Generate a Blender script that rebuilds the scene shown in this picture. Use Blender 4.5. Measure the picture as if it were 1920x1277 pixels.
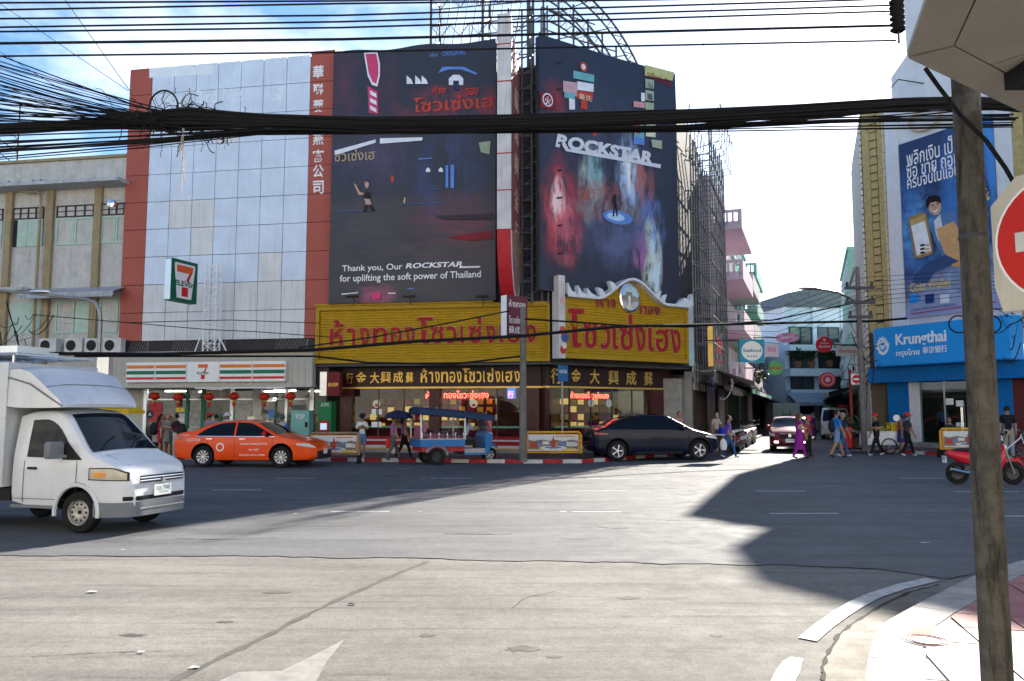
import bpy, bmesh, math, random
from math import sin, cos, pi, radians, sqrt, atan, atan2
from mathutils import Vector, Matrix
random.seed(7)
for o in list(bpy.data.objects): bpy.data.objects.remove(o)
SC = bpy.context.scene
# ---------------------------------------------------------------- camera
FPX, CX, CY, HOR, EYE = 1480.0, 960.0, 638.5, 772.0, 1.7
PITCH = atan((HOR-CY)/FPX)
cam = bpy.data.cameras.new('camera'); cam.lens = FPX/1920*36; cam.sensor_width = 36; cam.clip_start = .05; cam.clip_end = 3000
camo = bpy.data.objects.new('camera', cam); SC.collection.objects.link(camo)
camo.location = (0, 0, EYE); camo.rotation_euler = (pi/2+PITCH, 0, 0); SC.camera = camo
# ---------------------------------------------------------------- sky and sun
SUN_AZ, SUN_EL = radians(30.3), radians(30.0)     # azimuth measured from the view axis towards the right
SKY_STRENGTH, SUN_STRENGTH, EXPOSURE = .068, 5.0, 1.85
world = bpy.data.worlds.new('World'); SC.world = world; world.use_nodes = True
wn, wl = world.node_tree.nodes, world.node_tree.links
wn.clear()
wo = wn.new('ShaderNodeOutputWorld'); bg = wn.new('ShaderNodeBackground'); sky = wn.new('ShaderNodeTexSky')
sky.sky_type = 'NISHITA'; sky.sun_disc = False; sky.sun_elevation = SUN_EL; sky.sun_rotation = SUN_AZ
sky.air_density = 1.0; sky.dust_density = .6; sky.ozone_density = 2.5
tc = wn.new('ShaderNodeTexCoord'); mp = wn.new('ShaderNodeMapping'); mp.inputs['Scale'].default_value = (1.0, 1.0, 2.2)
nz = wn.new('ShaderNodeTexNoise'); nz.inputs['Scale'].default_value = 2.1; nz.inputs['Detail'].default_value = 8; nz.inputs['Roughness'].default_value = .58
mp.inputs['Location'].default_value = (2.9, .4, .3)
rp = wn.new('ShaderNodeValToRGB'); rp.color_ramp.elements[0].position = .54; rp.color_ramp.elements[1].position = .74
mx = wn.new('ShaderNodeMixRGB'); mx.inputs[2].default_value = (8.0, 8.2, 8.6, 1)
wl.new(tc.outputs['Generated'], mp.inputs['Vector']); wl.new(mp.outputs[0], nz.inputs['Vector']); wl.new(nz.outputs[0], rp.inputs[0])
wl.new(rp.outputs[0], mx.inputs[0]); hs = wn.new('ShaderNodeHueSaturation'); hs.inputs['Saturation'].default_value = 1.2; wl.new(sky.outputs[0], hs.inputs['Color']); wl.new(hs.outputs[0], mx.inputs[1]); wl.new(mx.outputs[0], bg.inputs[0])
bg.inputs[1].default_value = SKY_STRENGTH; wl.new(bg.outputs[0], wo.inputs[0])
sun = bpy.data.lights.new('sun', 'SUN'); sun.energy = SUN_STRENGTH; sun.angle = radians(.53); sun.color = (1, .93, .82)
suno = bpy.data.objects.new('sun', sun); SC.collection.objects.link(suno)
sdir = Vector((sin(SUN_AZ)*cos(SUN_EL), cos(SUN_AZ)*cos(SUN_EL), sin(SUN_EL)))
suno.rotation_euler = sdir.to_track_quat('Z', 'Y').to_euler(); suno.location = (20, 40, 60)
SC.view_settings.view_transform = 'Standard'; SC.view_settings.look = 'None'; SC.view_settings.gamma = 1
SC.view_settings.exposure = EXPOSURE
SC.render.engine = 'CYCLES'
SC.cycles.max_bounces = 6; SC.cycles.transparent_max_bounces = 12
# ---------------------------------------------------------------- survey helpers: bearings taken on the photograph -> places
def ray(px, py):
    x, y, z = (px-CX)/FPX, 1.0, -(py-CY)/FPX
    return Vector((x, y*cos(PITCH)-z*sin(PITCH), y*sin(PITCH)+z*cos(PITCH)))
def gnd(px, py, z=0.0):
    r = ray(px, py); t = (z-EYE)/r.z
    return Vector((r.x*t, r.y*t, z))
def at(px, py, depth):
    r = ray(px, py); t = depth/r.y
    return Vector((r.x*t, depth, EYE+r.z*t))
class Frame:                      # a facade: local X along it to the right, local Y into the building, Z up
    def __init__(s, o, d):
        s.o = Vector((o[0], o[1], 0)); s.d = Vector((d[0], d[1], 0)).normalized(); s.n = Vector((-s.d.y, s.d.x, 0))
    def uz(s, px, py, off=0):
        r = ray(px, py); o = Vector((0, 0, EYE)); p = s.o+s.n*off
        t = (p-o).dot(s.n)/r.dot(s.n); q = o+r*t
        return (q-s.o).dot(s.d), q.z
    def u(s, px, off=0, py=700): return s.uz(px, py, off)[0]
    def P(s, u, off=0, z=0): return s.o+s.d*u+s.n*off+Vector((0, 0, z))
    def M(s, u=0, off=0, z=0, rot=0):
        m = Matrix((s.d, s.n, Vector((0, 0, 1)))).transposed().to_4x4(); m.translation = s.P(u, off, z)
        return m @ Matrix.Rotation(rot, 4, 'Z')
FL = Frame((1.48, 29.17), (.985, -.172))       # long street facade
FC = Frame((1.48, 29.17), (.848, .53))         # chamfered corner of the gold shop
CB = FC.P(6.89)
FS = Frame((CB.x, CB.y), (.354, .935))         # side wall along the lane
FK = Frame((17.03, 37.5), (.457, -.89))        # bank front
FA = Frame((17.03, 37.5), (-.354, -.935))      # bank side along the lane (seen from the lane)
# ---------------------------------------------------------------- objects
COL = SC.collection
def link(o): COL.objects.link(o); return o
def props(o, label=None, cat=None, group=None, kind=None):
    if label: o['label'] = label
    if cat: o['category'] = cat
    if group: o['group'] = group
    if kind: o['kind'] = kind
    return o
def thing(name, label, cat, M=None, group=None):
    o = link(bpy.data.objects.new(name, None)); o.empty_display_size = .2
    if M is not None: o.matrix_world = M if isinstance(M, Matrix) else Matrix.Translation(M)
    return props(o, label, cat, group)
def copy_tree(o, parent=None):
    c = o.copy(); link(c)
    if parent: c.parent = parent
    for ch in list(o.children): copy_tree(ch, c)
    return c
def RZ(p, a): return Matrix.Translation(p) @ Matrix.Rotation(a, 4, 'Z')
class MB:
    def __init__(s): s.v, s.f, s.m = [], [], []
    def add(s, vs, fs, mi=0):
        n = len(s.v); s.v += [tuple(v) for v in vs]; s.f += [tuple(i+n for i in f) for f in fs]; s.m += [mi]*len(fs); return s
    def box(s, x0, x1, y0, y1, z0, z1, mi=0):
        x0, x1 = sorted((x0, x1)); y0, y1 = sorted((y0, y1)); z0, z1 = sorted((z0, z1))
        vs = [(x, y, z) for x in (x0, x1) for y in (y0, y1) for z in (z0, z1)]
        return s.add(vs, [(0,1,3,2),(4,6,7,5),(0,4,5,1),(2,3,7,6),(0,2,6,4),(1,5,7,3)], mi)
    def quad(s, a, b, c, d, mi=0): return s.add([a, b, c, d], [(0,1,2,3)], mi)
    def prism(s, poly, axis, t0, t1, mi=0):
        A = sum(poly[i][0]*poly[(i+1)%len(poly)][1]-poly[(i+1)%len(poly)][0]*poly[i][1] for i in range(len(poly)))
        if A < 0: poly = poly[::-1]
        k = {'x': lambda a, b, t: (t, a, b), 'y': lambda a, b, t: (a, t, b), 'z': lambda a, b, t: (a, b, t)}[axis]
        t0, t1 = min(t0, t1), max(t0, t1); n = len(poly)
        vs = [k(a, b, t0) for a, b in poly]+[k(a, b, t1) for a, b in poly]
        fs = [tuple(range(n))[::-1], tuple(range(n, 2*n))]+[(i, (i+1)%n, n+(i+1)%n, n+i) for i in range(n)]
        if axis == 'y': fs = [f[::-1] for f in fs]
        return s.add(vs, fs, mi)
    def tube(s, pts, r, n=6, mi=0, cap=True, closed=False):
        pts = [Vector(p) for p in pts]; N = len(pts); rs = r if isinstance(r, (list, tuple)) else [r]*N
        vs = []; up = None
        for i, p in enumerate(pts):
            t = (pts[min(i+1, N-1)]-pts[max(i-1, 0)]) if not closed else pts[(i+1)%N]-pts[i-1]
            if t.length < 1e-9: t = Vector((0, 0, 1))
            t.normalize()
            if up is None: up = t.orthogonal().normalized()
            up = (up-t*up.dot(t))
            up = up.normalized() if up.length > 1e-6 else t.orthogonal().normalized()
            b = t.cross(up)
            vs += [p+(up*cos(2*pi*k/n)+b*sin(2*pi*k/n))*rs[i] for k in range(n)]
        R = N if closed else N-1
        fs = [(i*n+k, i*n+(k+1)%n, ((i+1)%N)*n+(k+1)%n, ((i+1)%N)*n+k) for i in range(R) for k in range(n)]
        if cap and not closed: fs += [tuple(range(n))[::-1], tuple(range((N-1)*n, N*n))]
        return s.add(vs, fs, mi)
    def lathe(s, prof, n=16, c=(0, 0, 0), axis='z', mi=0):
        k = {'z': lambda r, a, h: (c[0]+r*cos(a), c[1]+r*sin(a), c[2]+h), 'y': lambda r, a, h: (c[0]+r*cos(a), c[1]+h, c[2]+r*sin(a)), 'x': lambda r, a, h: (c[0]+h, c[1]+r*cos(a), c[2]+r*sin(a))}[axis]
        vs = [k(max(r, 1e-4), 2*pi*j/n, h) for r, h in prof for j in range(n)]
        fs = [(i*n+j, i*n+(j+1)%n, (i+1)*n+(j+1)%n, (i+1)*n+j) for i in range(len(prof)-1) for j in range(n)]
        if axis == 'y': fs = [f[::-1] for f in fs]
        return s.add(vs, fs, mi)
    def ball(s, c, rx, ry=None, rz=None, n=10, m=7, mi=0):
        ry = ry or rx; rz = rz or rx
        vs = [(c[0]+rx*sin(pi*i/m)*cos(2*pi*j/n), c[1]+ry*sin(pi*i/m)*sin(2*pi*j/n), c[2]-rz*cos(pi*i/m)) for i in range(m+1) for j in range(n)]
        fs = [(i*n+j, i*n+(j+1)%n, (i+1)*n+(j+1)%n, (i+1)*n+j) for i in range(m) for j in range(n)]
        return s.add(vs, fs, mi)
    def bar(s, a, b, w, h, mi=0):                       # box beam from a to b
        a, b = Vector(a), Vector(b); t = (b-a).normalized(); u = Vector((0, 0, 1))
        if abs(t.z) > .95: u = Vector((1, 0, 0))
        x = t.cross(u).normalized(); y = x.cross(t)
        vs = [p+x*sx*w/2+y*sy*h/2 for p in (a, b) for sx, sy in ((-1,-1),(1,-1),(1,1),(-1,1))]
        return s.add(vs, [(3,2,1,0),(4,5,6,7),(0,1,5,4),(1,2,6,5),(2,3,7,6),(3,0,4,7)], mi)
    def mesh(s, name, mats, smooth=False):
        me = bpy.data.meshes.new(name); me.from_pydata(s.v, [], s.f)
        for m in (mats if isinstance(mats, (list, tuple)) else [mats]): me.materials.append(m)
        if any(s.m): me.polygons.foreach_set('material_index', s.m)
        if smooth:
            me.polygons.foreach_set('use_smooth', [True]*len(s.f))
            try: me.set_sharp_from_angle(angle=radians(38))
            except Exception: pass
        me.update(); return me
    def build(s, name, mats, parent=None, M=None, smooth=False, **kw):
        o = link(bpy.data.objects.new(name, s.mesh(name, mats, smooth)))
        if parent: o.parent = parent
        if M is not None: o.matrix_local = M if isinstance(M, Matrix) else Matrix.Translation(M)
        return props(o, **kw)
def inst(me, name, parent, M=None):
    o = link(bpy.data.objects.new(name, me))
    if parent: o.parent = parent
    if M is not None: o.matrix_local = M if isinstance(M, Matrix) else Matrix.Translation(M)
    return o
# ---------------------------------------------------------------- materials
MATS = {}
def mat(name, col, rough=.6, var=.12, scale=3.0, metal=0, bump=0, bscale=40, streak=0, emit=0, coat=0, spec=.16, dirt=None):
    if name in MATS: return MATS[name]
    m = bpy.data.materials.new(name); m.use_nodes = True; N, L = m.node_tree.nodes, m.node_tree.links
    b = N['Principled BSDF']; b.inputs['Roughness'].default_value = rough; b.inputs['Metallic'].default_value = metal
    b.inputs['Specular IOR Level'].default_value = spec; b.inputs['Coat Weight'].default_value = coat; b.inputs['Coat Roughness'].default_value = .04
    col = tuple(col)+(1,)
    b.inputs['Base Color'].default_value = col
    t = N.new('ShaderNodeTexCoord')
    if var:
        n = N.new('ShaderNodeTexNoise'); n.inputs['Scale'].default_value = scale; n.inputs['Detail'].default_value = 6; n.inputs['Roughness'].default_value = .62
        L.new(t.outputs['Object'], n.inputs['Vector'])
        r = N.new('ShaderNodeMapRange'); r.inputs[1].default_value = .3; r.inputs[2].default_value = .7; r.inputs[3].default_value = 1-var; r.inputs[4].default_value = 1+var*.6
        L.new(n.outputs[0], r.inputs[0])
        h = N.new('ShaderNodeMixRGB'); h.blend_type = 'MULTIPLY'; h.inputs[0].default_value = 1; h.inputs[1].default_value = col
        L.new(r.outputs[0], h.inputs[2]); last = h
        if streak:                                       # rain streaks and grime
            mp = N.new('ShaderNodeMapping'); mp.inputs['Scale'].default_value = (5, 5, .35)
            n2 = N.new('ShaderNodeTexNoise'); n2.inputs['Scale'].default_value = 1.6; n2.inputs['Detail'].default_value = 7; n2.inputs['Roughness'].default_value = .7
            L.new(t.outputs['Object'], mp.inputs[0]); L.new(mp.outputs[0], n2.inputs['Vector'])
            r2 = N.new('ShaderNodeMapRange'); r2.inputs[1].default_value = .5; r2.inputs[2].default_value = .75; r2.inputs[3].default_value = 0; r2.inputs[4].default_value = streak
            L.new(n2.outputs[0], r2.inputs[0])
            k = N.new('ShaderNodeMixRGB'); k.inputs[2].default_value = tuple(dirt or (.09, .08, .065))+(1,)
            L.new(r2.outputs[0], k.inputs[0]); L.new(last.outputs[0], k.inputs[1]); last = k
        L.new(last.outputs[0], b.inputs['Base Color'])
    if bump:
        n3 = N.new('ShaderNodeTexNoise'); n3.inputs['Scale'].default_value = bscale; n3.inputs['Detail'].default_value = 5
        L.new(t.outputs['Object'], n3.inputs['Vector'])
        bp = N.new('ShaderNodeBump'); bp.inputs['Strength'].default_value = bump; bp.inputs['Distance'].default_value = .02
        L.new(n3.outputs[0], bp.inputs['Height']); L.new(bp.outputs[0], b.inputs['Normal'])
    if emit:
        b.inputs['Emission Color'].default_value = col; b.inputs['Emission Strength'].default_value = emit
    MATS[name] = m; return m
def glass(name, tint=(.75, .8, .82), gloss=.12, rough=.02):
    if name in MATS: return MATS[name]
    m = bpy.data.materials.new(name); m.use_nodes = True; N, L = m.node_tree.nodes, m.node_tree.links
    N.remove(N['Principled BSDF']); out = N['Material Output']
    tr = N.new('ShaderNodeBsdfTransparent'); tr.inputs[0].default_value = tuple(tint)+(1,)
    gl = N.new('ShaderNodeBsdfGlossy'); gl.inputs['Roughness'].default_value = rough
    fr = N.new('ShaderNodeFresnel'); fr.inputs[0].default_value = 1.5
    ad = N.new('ShaderNodeMath'); ad.operation = 'ADD'; ad.inputs[1].default_value = gloss
    ms = N.new('ShaderNodeMixShader'); hf = N.new('ShaderNodeMath'); hf.operation = 'MULTIPLY'; hf.inputs[1].default_value = .55; L.new(fr.outputs[0], hf.inputs[0]); L.new(hf.outputs[0], ad.inputs[0]); L.new(ad.outputs[0], ms.inputs[0])
    L.new(tr.outputs[0], ms.inputs[1]); L.new(gl.outputs[0], ms.inputs[2]); L.new(ms.outputs[0], out.inputs[0])
    MATS[name] = m; return m
def P(name, col, rough=.5, **k): return mat(name, col, rough, **k)
WHITE = mat('white_paint', (.78, .78, .76), .5, var=.1, streak=.12)
WHITEC = mat('clean_white', (.8, .8, .8), .45, var=.03)
BLACK = mat('black_plastic', (.012, .012, .013), .45, var=.1)
RUBBER = mat('rubber', (.014, .014, .015), .8, var=.2, scale=12)
STEEL = mat('grey_steel', (.3, .31, .32), .45, metal=.7, var=.2)
DSTEEL = mat('dark_steel', (.07, .07, .075), .55, metal=.4, var=.3)
CHROME = mat('chrome', (.75, .75, .77), .12, metal=1, var=.03, spec=.5)
ALU = mat('aluminium', (.62, .64, .66), .34, metal=.85, var=.12, scale=2, streak=.15)
CABLE = mat('cable_black', (.012, .012, .014), .85, var=.25, scale=20, spec=.12)
GLASS = glass('window_glass'); DGLASS = glass('dark_tinted_glass', (.1, .12, .14), .1); SHOPGLASS = glass('shop_glass', (.8, .84, .84), 0)
RED = mat('sign_red', (.55, .02, .03), .4, var=.08)
GOLD = mat('gold_leaf', (.62, .4, .1), .35, metal=.6, var=.15)
# ---------------------------------------------------------------- lettering
def text_mesh(s, mats, ext=.0, off=0.0):
    key = ('T', s, ext, off)
    c = bpy.data.curves.new('lettering', 'FONT'); c.body = s; c.resolution_u = 3; c.offset = off
    o = bpy.data.objects.new('lettering', c); me = bpy.data.meshes.new_from_object(o)
    vs = [tuple(v.co) for v in me.vertices]; fs = [tuple(p.vertices) for p in me.polygons]
    bpy.data.objects.remove(o); bpy.data.curves.remove(c); bpy.data.meshes.remove(me)
    return vs, fs
def lettering(parent, name, s, m, x0, x1, z0, z1, y=-.01, ext=.004, off=.0, shear=0.0, slope=0.0, **kw):
    """letters filling the box x0..x1, z0..z1 of the parent's XZ plane, facing -Y, ext thick"""
    vs, fs = text_mesh(s, m, 0, off)
    if not vs: return None
    a0, a1 = min(v[0] for v in vs), max(v[0] for v in vs); b0, b1 = min(v[1] for v in vs), max(v[1] for v in vs)
    sx, sz = (x1-x0)/max(a1-a0, 1e-6), (z1-z0)/max(b1-b0, 1e-6)
    def T(v, yy):
        t = (v[0]-a0)*sx; h = (v[1]-b0)*sz
        return (x0+t+h*shear, yy, z0+h+t*slope)
    mb = MB(); n = len(vs)
    mb.add([T(v, y-ext) for v in vs], fs)
    ec = {}
    for f in fs:
        for i in range(len(f)):
            e = (f[i], f[(i+1)%len(f)]); k = tuple(sorted(e)); ec.setdefault(k, []).append(e)
    rim = [e[0] for e in ec.values() if len(e) == 1]
    if ext > .002:
        off_ = len(mb.v); mb.add([T(v, y) for v in vs], [])
        mb.f += [(b, a, a+off_, b+off_) for a, b in rim]; mb.m += [0]*len(rim)
    return mb.build(name, m, parent, **kw)
def print_poly(parent, name, poly, m, y=-.006, t=.003, **kw):
    return MB().prism(poly, 'y', y-t, y).build(name, m, parent, **kw)
def ell(cx, cz, rx, rz, n=24, a0=0): return [(cx+rx*cos(a0+2*pi*i/n), cz+rz*sin(a0+2*pi*i/n)) for i in range(n)]
# ================================================================ ground, roads, pavements
def groundmat(name, c1, c2, rough, sc=.5, crack=0, grain=.25, streaks=0):
    m = bpy.data.materials.new(name); m.use_nodes = True; N, L = m.node_tree.nodes, m.node_tree.links; b = N['Principled BSDF']
    t = N.new('ShaderNodeTexCoord')
    def noise(s, d=6, r=.6, scale=None):
        n = N.new('ShaderNodeTexNoise'); n.inputs['Scale'].default_value = s; n.inputs['Detail'].default_value = d; n.inputs['Roughness'].default_value = r
        if scale:
            mp = N.new('ShaderNodeMapping'); mp.inputs['Scale'].default_value = scale; L.new(t.outputs['Object'], mp.inputs[0]); L.new(mp.outputs[0], n.inputs['Vector'])
        else: L.new(t.outputs['Object'], n.inputs['Vector'])
        return n
    def ramp(n, a, b_, v0, v1):
        r = N.new('ShaderNodeMapRange'); r.inputs[1].default_value = a; r.inputs[2].default_value = b_; r.inputs[3].default_value = v0; r.inputs[4].default_value = v1
        L.new(n.outputs[0], r.inputs[0]); return r
    a = ramp(noise(sc), .3, .7, 0, 1)
    mx = N.new('ShaderNodeMixRGB'); mx.inputs[1].default_value = tuple(c1)+(1,); mx.inputs[2].default_value = tuple(c2)+(1,); L.new(a.outputs[0], mx.inputs[0]); last = mx
    layers = [(noise(45, 3, .7), .3, .7, 1-grain, 1+grain), (noise(9, 6, .75), .35, .65, .86, 1.1), (noise(150, 2, .6), .35, .65, .85, 1.12), (noise(1.1, 7, .65, (.22, 1.6, 1)), .35, .7, 1.15, .76)]
    if streaks: layers += [(noise(2.2, 8, .75, (.16, 3.0, 1)), .52, .70, 1.0, 1-streaks)]
    for n, lo, hi, v0, v1 in layers:
        r = ramp(n, lo, hi, v0, v1); k = N.new('ShaderNodeMixRGB'); k.blend_type = 'MULTIPLY'; k.inputs[0].default_value = 1
        L.new(last.outputs[0], k.inputs[1]); L.new(r.outputs[0], k.inputs[2]); last = k
    if crack:
        v = N.new('ShaderNodeTexVoronoi'); v.feature = 'DISTANCE_TO_EDGE'; v.inputs['Scale'].default_value = crack
        w = noise(1.5, 5); ms = N.new('ShaderNodeVectorMath'); ms.operation = 'ADD'; L.new(t.outputs['Object'], ms.inputs[0]); L.new(w.outputs['Color'], ms.inputs[1]); L.new(ms.outputs[0], v.inputs['Vector'])
        r = ramp(v, 0, .006, .45, 1); k = N.new('ShaderNodeMixRGB'); k.blend_type = 'MULTIPLY'; k.inputs[0].default_value = .8
        L.new(last.outputs[0], k.inputs[1]); L.new(r.outputs[0], k.inputs[2]); last = k
    L.new(last.outputs[0], b.inputs['Base Color'])
    b.inputs['Specular IOR Level'].default_value = {'asphalt': .22}.get(name, .12)
    rr = ramp(noise(3), .3, .7, rough-.08, rough+.1); L.new(rr.outputs[0], b.inputs['Roughness'])
    bp = N.new('ShaderNodeBump'); bp.inputs['Strength'].default_value = .35; bp.inputs['Distance'].default_value = .01
    L.new(noise(90, 4, .7).outputs[0], bp.inputs['Height']); L.new(bp.outputs[0], b.inputs['Normal'])
    MATS[name] = m; return m
ASPH = groundmat('asphalt', (.076, .079, .085), (.115, .117, .121), .8, .35, crack=0, grain=.3, streaks=.25)
CONC = groundmat('road_concrete', (.128, .122, .111), (.188, .182, .169), .85, .4, crack=0, grain=.2, streaks=.42)
GUTT = groundmat('gutter_concrete', (.13, .115, .09), (.2, .185, .16), .75, 1.2, grain=.2, streaks=.35)
PAVE = groundmat('far_pavement', (.1, .07, .06), (.15, .1, .085), .65, 1.0, grain=.2)
DIRT = groundmat('city_ground', (.16, .15, .14), (.2, .19, .18), .8, .2)
LINE = mat('road_paint', (.38, .38, .37), .6, var=.35, scale=9, bump=.2, streak=.3, dirt=(.15, .14, .13))
CRACK = mat('crack_dark', (.035, .03, .026), .9, var=.4, scale=8)
KERBW = mat('kerb_white', (.52, .51, .49), .7, var=.3, scale=5); KERBR = mat('kerb_red', (.38, .03, .035), .7, var=.3, scale=5)
KERBC = mat('kerb_pale', (.30, .28, .265), .75, var=.35, scale=4, bump=.4, streak=.3, dirt=(.2, .17, .14))
def sheet(name, poly, z, m, parent=None, kind=None, t=0):
    mb = MB()
    if t: mb.prism([(p[0], p[1]) for p in poly], 'z', z-t, z)
    else:
        if sum(poly[i][0]*poly[(i+1)%len(poly)][1]-poly[(i+1)%len(poly)][0]*poly[i][1] for i in range(len(poly))) < 0: poly = poly[::-1]
        mb.add([(p[0], p[1], z) for p in poly], [tuple(range(len(poly)))])
    return mb.build(name, m, parent, kind=kind)
sheet('ground', [(-900, -300), (900, -300), (900, 1500), (-900, 1500)], -.02, DIRT, kind='structure')
conc = sheet('concrete_road', [(-60, -20), (60, -20), (60, 13), (-60, 13)], -.006, CONC, kind='structure')
seam = [(-500, 1038), (-120, 1038), (0, 1040), (62, 1042), (150, 1041), (300, 1043), (410, 1042), (520, 1043), (640, 1046), (735, 1045), (830, 1047), (880, 1050), (960, 1052), (1040, 1051), (1100, 1054), (1170, 1053), (1240, 1057), (1330, 1057), (1400, 1060), (1470, 1059), (1545, 1063), (1640, 1066), (1700, 1073), (1772, 1085), (1812, 1079)]
sp = []
for i in range(len(seam)-1):
    a, b = gnd(*seam[i]), gnd(*seam[i+1])
    for k in range(4):
        p = a.lerp(b, k/4); p.y += random.uniform(-.03, .03) if i > 1 else 0; sp.append(p)
sp.append(gnd(*seam[-1]))
asph = sheet('asphalt_road', [tuple(p[:2]) for p in sp]+[tuple(gnd(1935, 1046)[:2]), (60, 14), (60, 37), (34, 41.5), (46, 90), (60, 130), (30, 130), (7.5, 34), (-60, 42)], 0, ASPH, kind='structure')
# ragged dark seam between the two road surfaces
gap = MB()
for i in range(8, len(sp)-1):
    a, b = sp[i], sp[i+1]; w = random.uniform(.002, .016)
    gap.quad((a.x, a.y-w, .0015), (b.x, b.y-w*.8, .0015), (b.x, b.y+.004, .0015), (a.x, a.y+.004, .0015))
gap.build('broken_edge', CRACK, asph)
def dash(px0, px1, py, w=.1, parent=asph, nm='lane_line'):
    a, b = gnd(px0, py), gnd(px1, py)
    mb = MB(); n = 10; top, bot = [], []
    for i in range(n+1):
        p = a.lerp(b, i/n); top.append((p.x, p.y+w/2+random.uniform(-.008, .008), .004)); bot.append((p.x, p.y-w/2+random.uniform(-.008, .008), .004))
    for i in range(n):
        if random.random() < .97: mb.quad(bot[i], bot[i+1], top[i+1], top[i])
    return mb.build(nm, LINE, parent)
for a, b, y in ((398, 490, 919), (730, 826, 919), (1075, 1176, 921), (515, 590, 897), (790, 885, 897), (620, 730, 959.5), (1050, 1165, 960), (1443, 1572, 963), (1686, 1775, 897), (1790, 1910, 922), (1880, 2000, 968), (745, 775, 879), (305, 325, 957), (1415, 1510, 921), (60, 150, 919), (1100, 1190, 898)):
    dash(a, b, y, .1 if y > 900 else .12)
# slab joint, cracks, litter on the concrete
def ribbon(pts, w, z, m, nm, parent, jitter=.4):
    P_ = [Vector(p) for p in pts]; mb = MB(); L_, R_ = [], []
    for i, p in enumerate(P_):
        t = (P_[min(i+1, len(P_)-1)]-P_[max(i-1, 0)]).normalized(); n = Vector((-t.y, t.x, 0)); ww = w*(1+random.uniform(-jitter, jitter))/2
        L_.append((p.x+n.x*ww, p.y+n.y*ww, z)); R_.append((p.x-n.x*ww, p.y-n.y*ww, z))
    for i in range(len(P_)-1): mb.quad(R_[i], R_[i+1], L_[i+1], L_[i])
    return mb.build(nm, m, parent)
JOINT = mat('joint_filler', (.085, .08, .072), .8, var=.3, scale=6)
def poly_px(pts, sub=5, jit=.012):
    out = []
    for i in range(len(pts)-1):
        a, b = gnd(*pts[i]), gnd(*pts[i+1])
        for k in range(sub): 
            p = a.lerp(b, k/sub); p.x += random.uniform(-jit, jit); p.y += random.uniform(-jit, jit); out.append(p)
    return out+[gnd(*pts[-1])]
ribbon(poly_px([(320, 1277), (470, 1205), (600, 1140), (720, 1085), (800, 1052)], 8), .06, -.003, JOINT, 'slab_joint', conc)
ribbon(poly_px([(905+640, 1277), (1543, 1250), (1552, 1225), (1572, 1190), (1598, 1170), (1640, 1142), (1700, 1112), (1760, 1096)], 6, .008), .03, .0, CRACK, 'gutter_crack', conc, .7)
# gutter strip along the kerb and the curved edge line
gut = [(1545, 1277), (1543, 1250), (1552, 1225), (1572, 1190), (1600, 1168), (1642, 1142), (1702, 1112), (1765, 1094), (1812, 1082)]
kerb = [(1618, 1330), (1626, 1277), (1631, 1232), (1643, 1193), (1668, 1163), (1716, 1136), (1790, 1098), (1850, 1070), (1935, 1046), (2200, 990)]
kb = [gnd(a, b, .1) for a, b in kerb]
sheet('gutter', [tuple(gnd(a, b)[:2]) for a, b in gut]+[tuple(p[:2]) for p in kb[7:0:-1]], -.002, GUTT, kind='structure')
def stripe(outer, inner, nm='edge_line'):
    mb = MB(); o, i_ = [gnd(*p) for p in outer], [gnd(*p) for p in inner]
    for k in range(len(o)-1): mb.quad((i_[k].x, i_[k].y, .003), (i_[k+1].x, i_[k+1].y, .003), (o[k+1].x, o[k+1].y, .003), (o[k].x, o[k].y, .003))
    mb.build(nm, LINE, conc)
stripe([(1497, 1196), (1528, 1170), (1560, 1148), (1592, 1128), (1630, 1112), (1680, 1096), (1735, 1084)], [(1532, 1203), (1560, 1178), (1590, 1156), (1618, 1138), (1652, 1120), (1700, 1104), (1762, 1089)])
stripe([(1445, 1277), (1456, 1256), (1468, 1240), (1484, 1232)], [(1490, 1280), (1499, 1262), (1503, 1245), (1507, 1236)], 'worn_edge_line')
sheet('turn_arrow', [tuple(gnd(a, b)[:2]) for a, b in ((405, 1279), (448, 1259), (528, 1257), (600, 1222), (646, 1198), (624, 1226), (612, 1240), (592, 1279))], -.002, mat('old_road_paint', (.22, .217, .205), .7, var=.3, scale=7, streak=.5, dirt=(.3, .28, .25)), conc)
for px, py, s in ((173, 1110, .07), (660, 1133, .05), (555, 964, .06), (231, 1032, .05), (1735, 1018, .09), (790, 960, .05), (365, 1252, .05), (265, 1223, .04)):
    p = gnd(px, py); mb = MB(); mb.add([(p.x-s*.7, p.y-s*.3, .004), (p.x+s*.7, p.y-s*.4, .009), (p.x+s*.6, p.y+s*.35, .004), (p.x-s*.5, p.y+s*.4, .009)], [(0, 1, 2, 3)])
    mb.build('litter_scrap', BLACK if px in (660,) else mat('paper_scrap', (.4, .4, .39), .8), label='small scrap of %s litter lying on the %s' % ('dark' if px == 660 else 'pale', 'concrete road' if py > 1050 else 'asphalt road'), cat='litter', group='scraps of litter on the road')
STAIN = mat('oil_stain', (.095, .09, .08), .8, var=.5, scale=5); PATCH = mat('tar_patch', (.09, .09, .092), .8, var=.35, scale=7, bump=.4)
def splat(px, py, rx, ry, m, nm, z, par, n=18, jag=.35):
    c = gnd(px, py); pts = [(c.x+rx*(1+random.uniform(-jag, jag))*cos(2*pi*i/n), c.y+ry*(1+random.uniform(-jag, jag))*sin(2*pi*i/n)) for i in range(n)]
    return sheet(nm, pts, z, m, par)
for px, py, rx, ry in ((980, 1215, .12, .07), (1040, 1230, .05, .03), (1180, 1120, .09, .06), (520, 1110, .12, .05), (420, 1165, .07, .03), (800, 1190, .06, .05), (250, 1190, .1, .04), (1340, 1190, .05, .04)): splat(px, py, rx, ry, STAIN, 'oil_stain', -.0035, conc)
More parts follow.
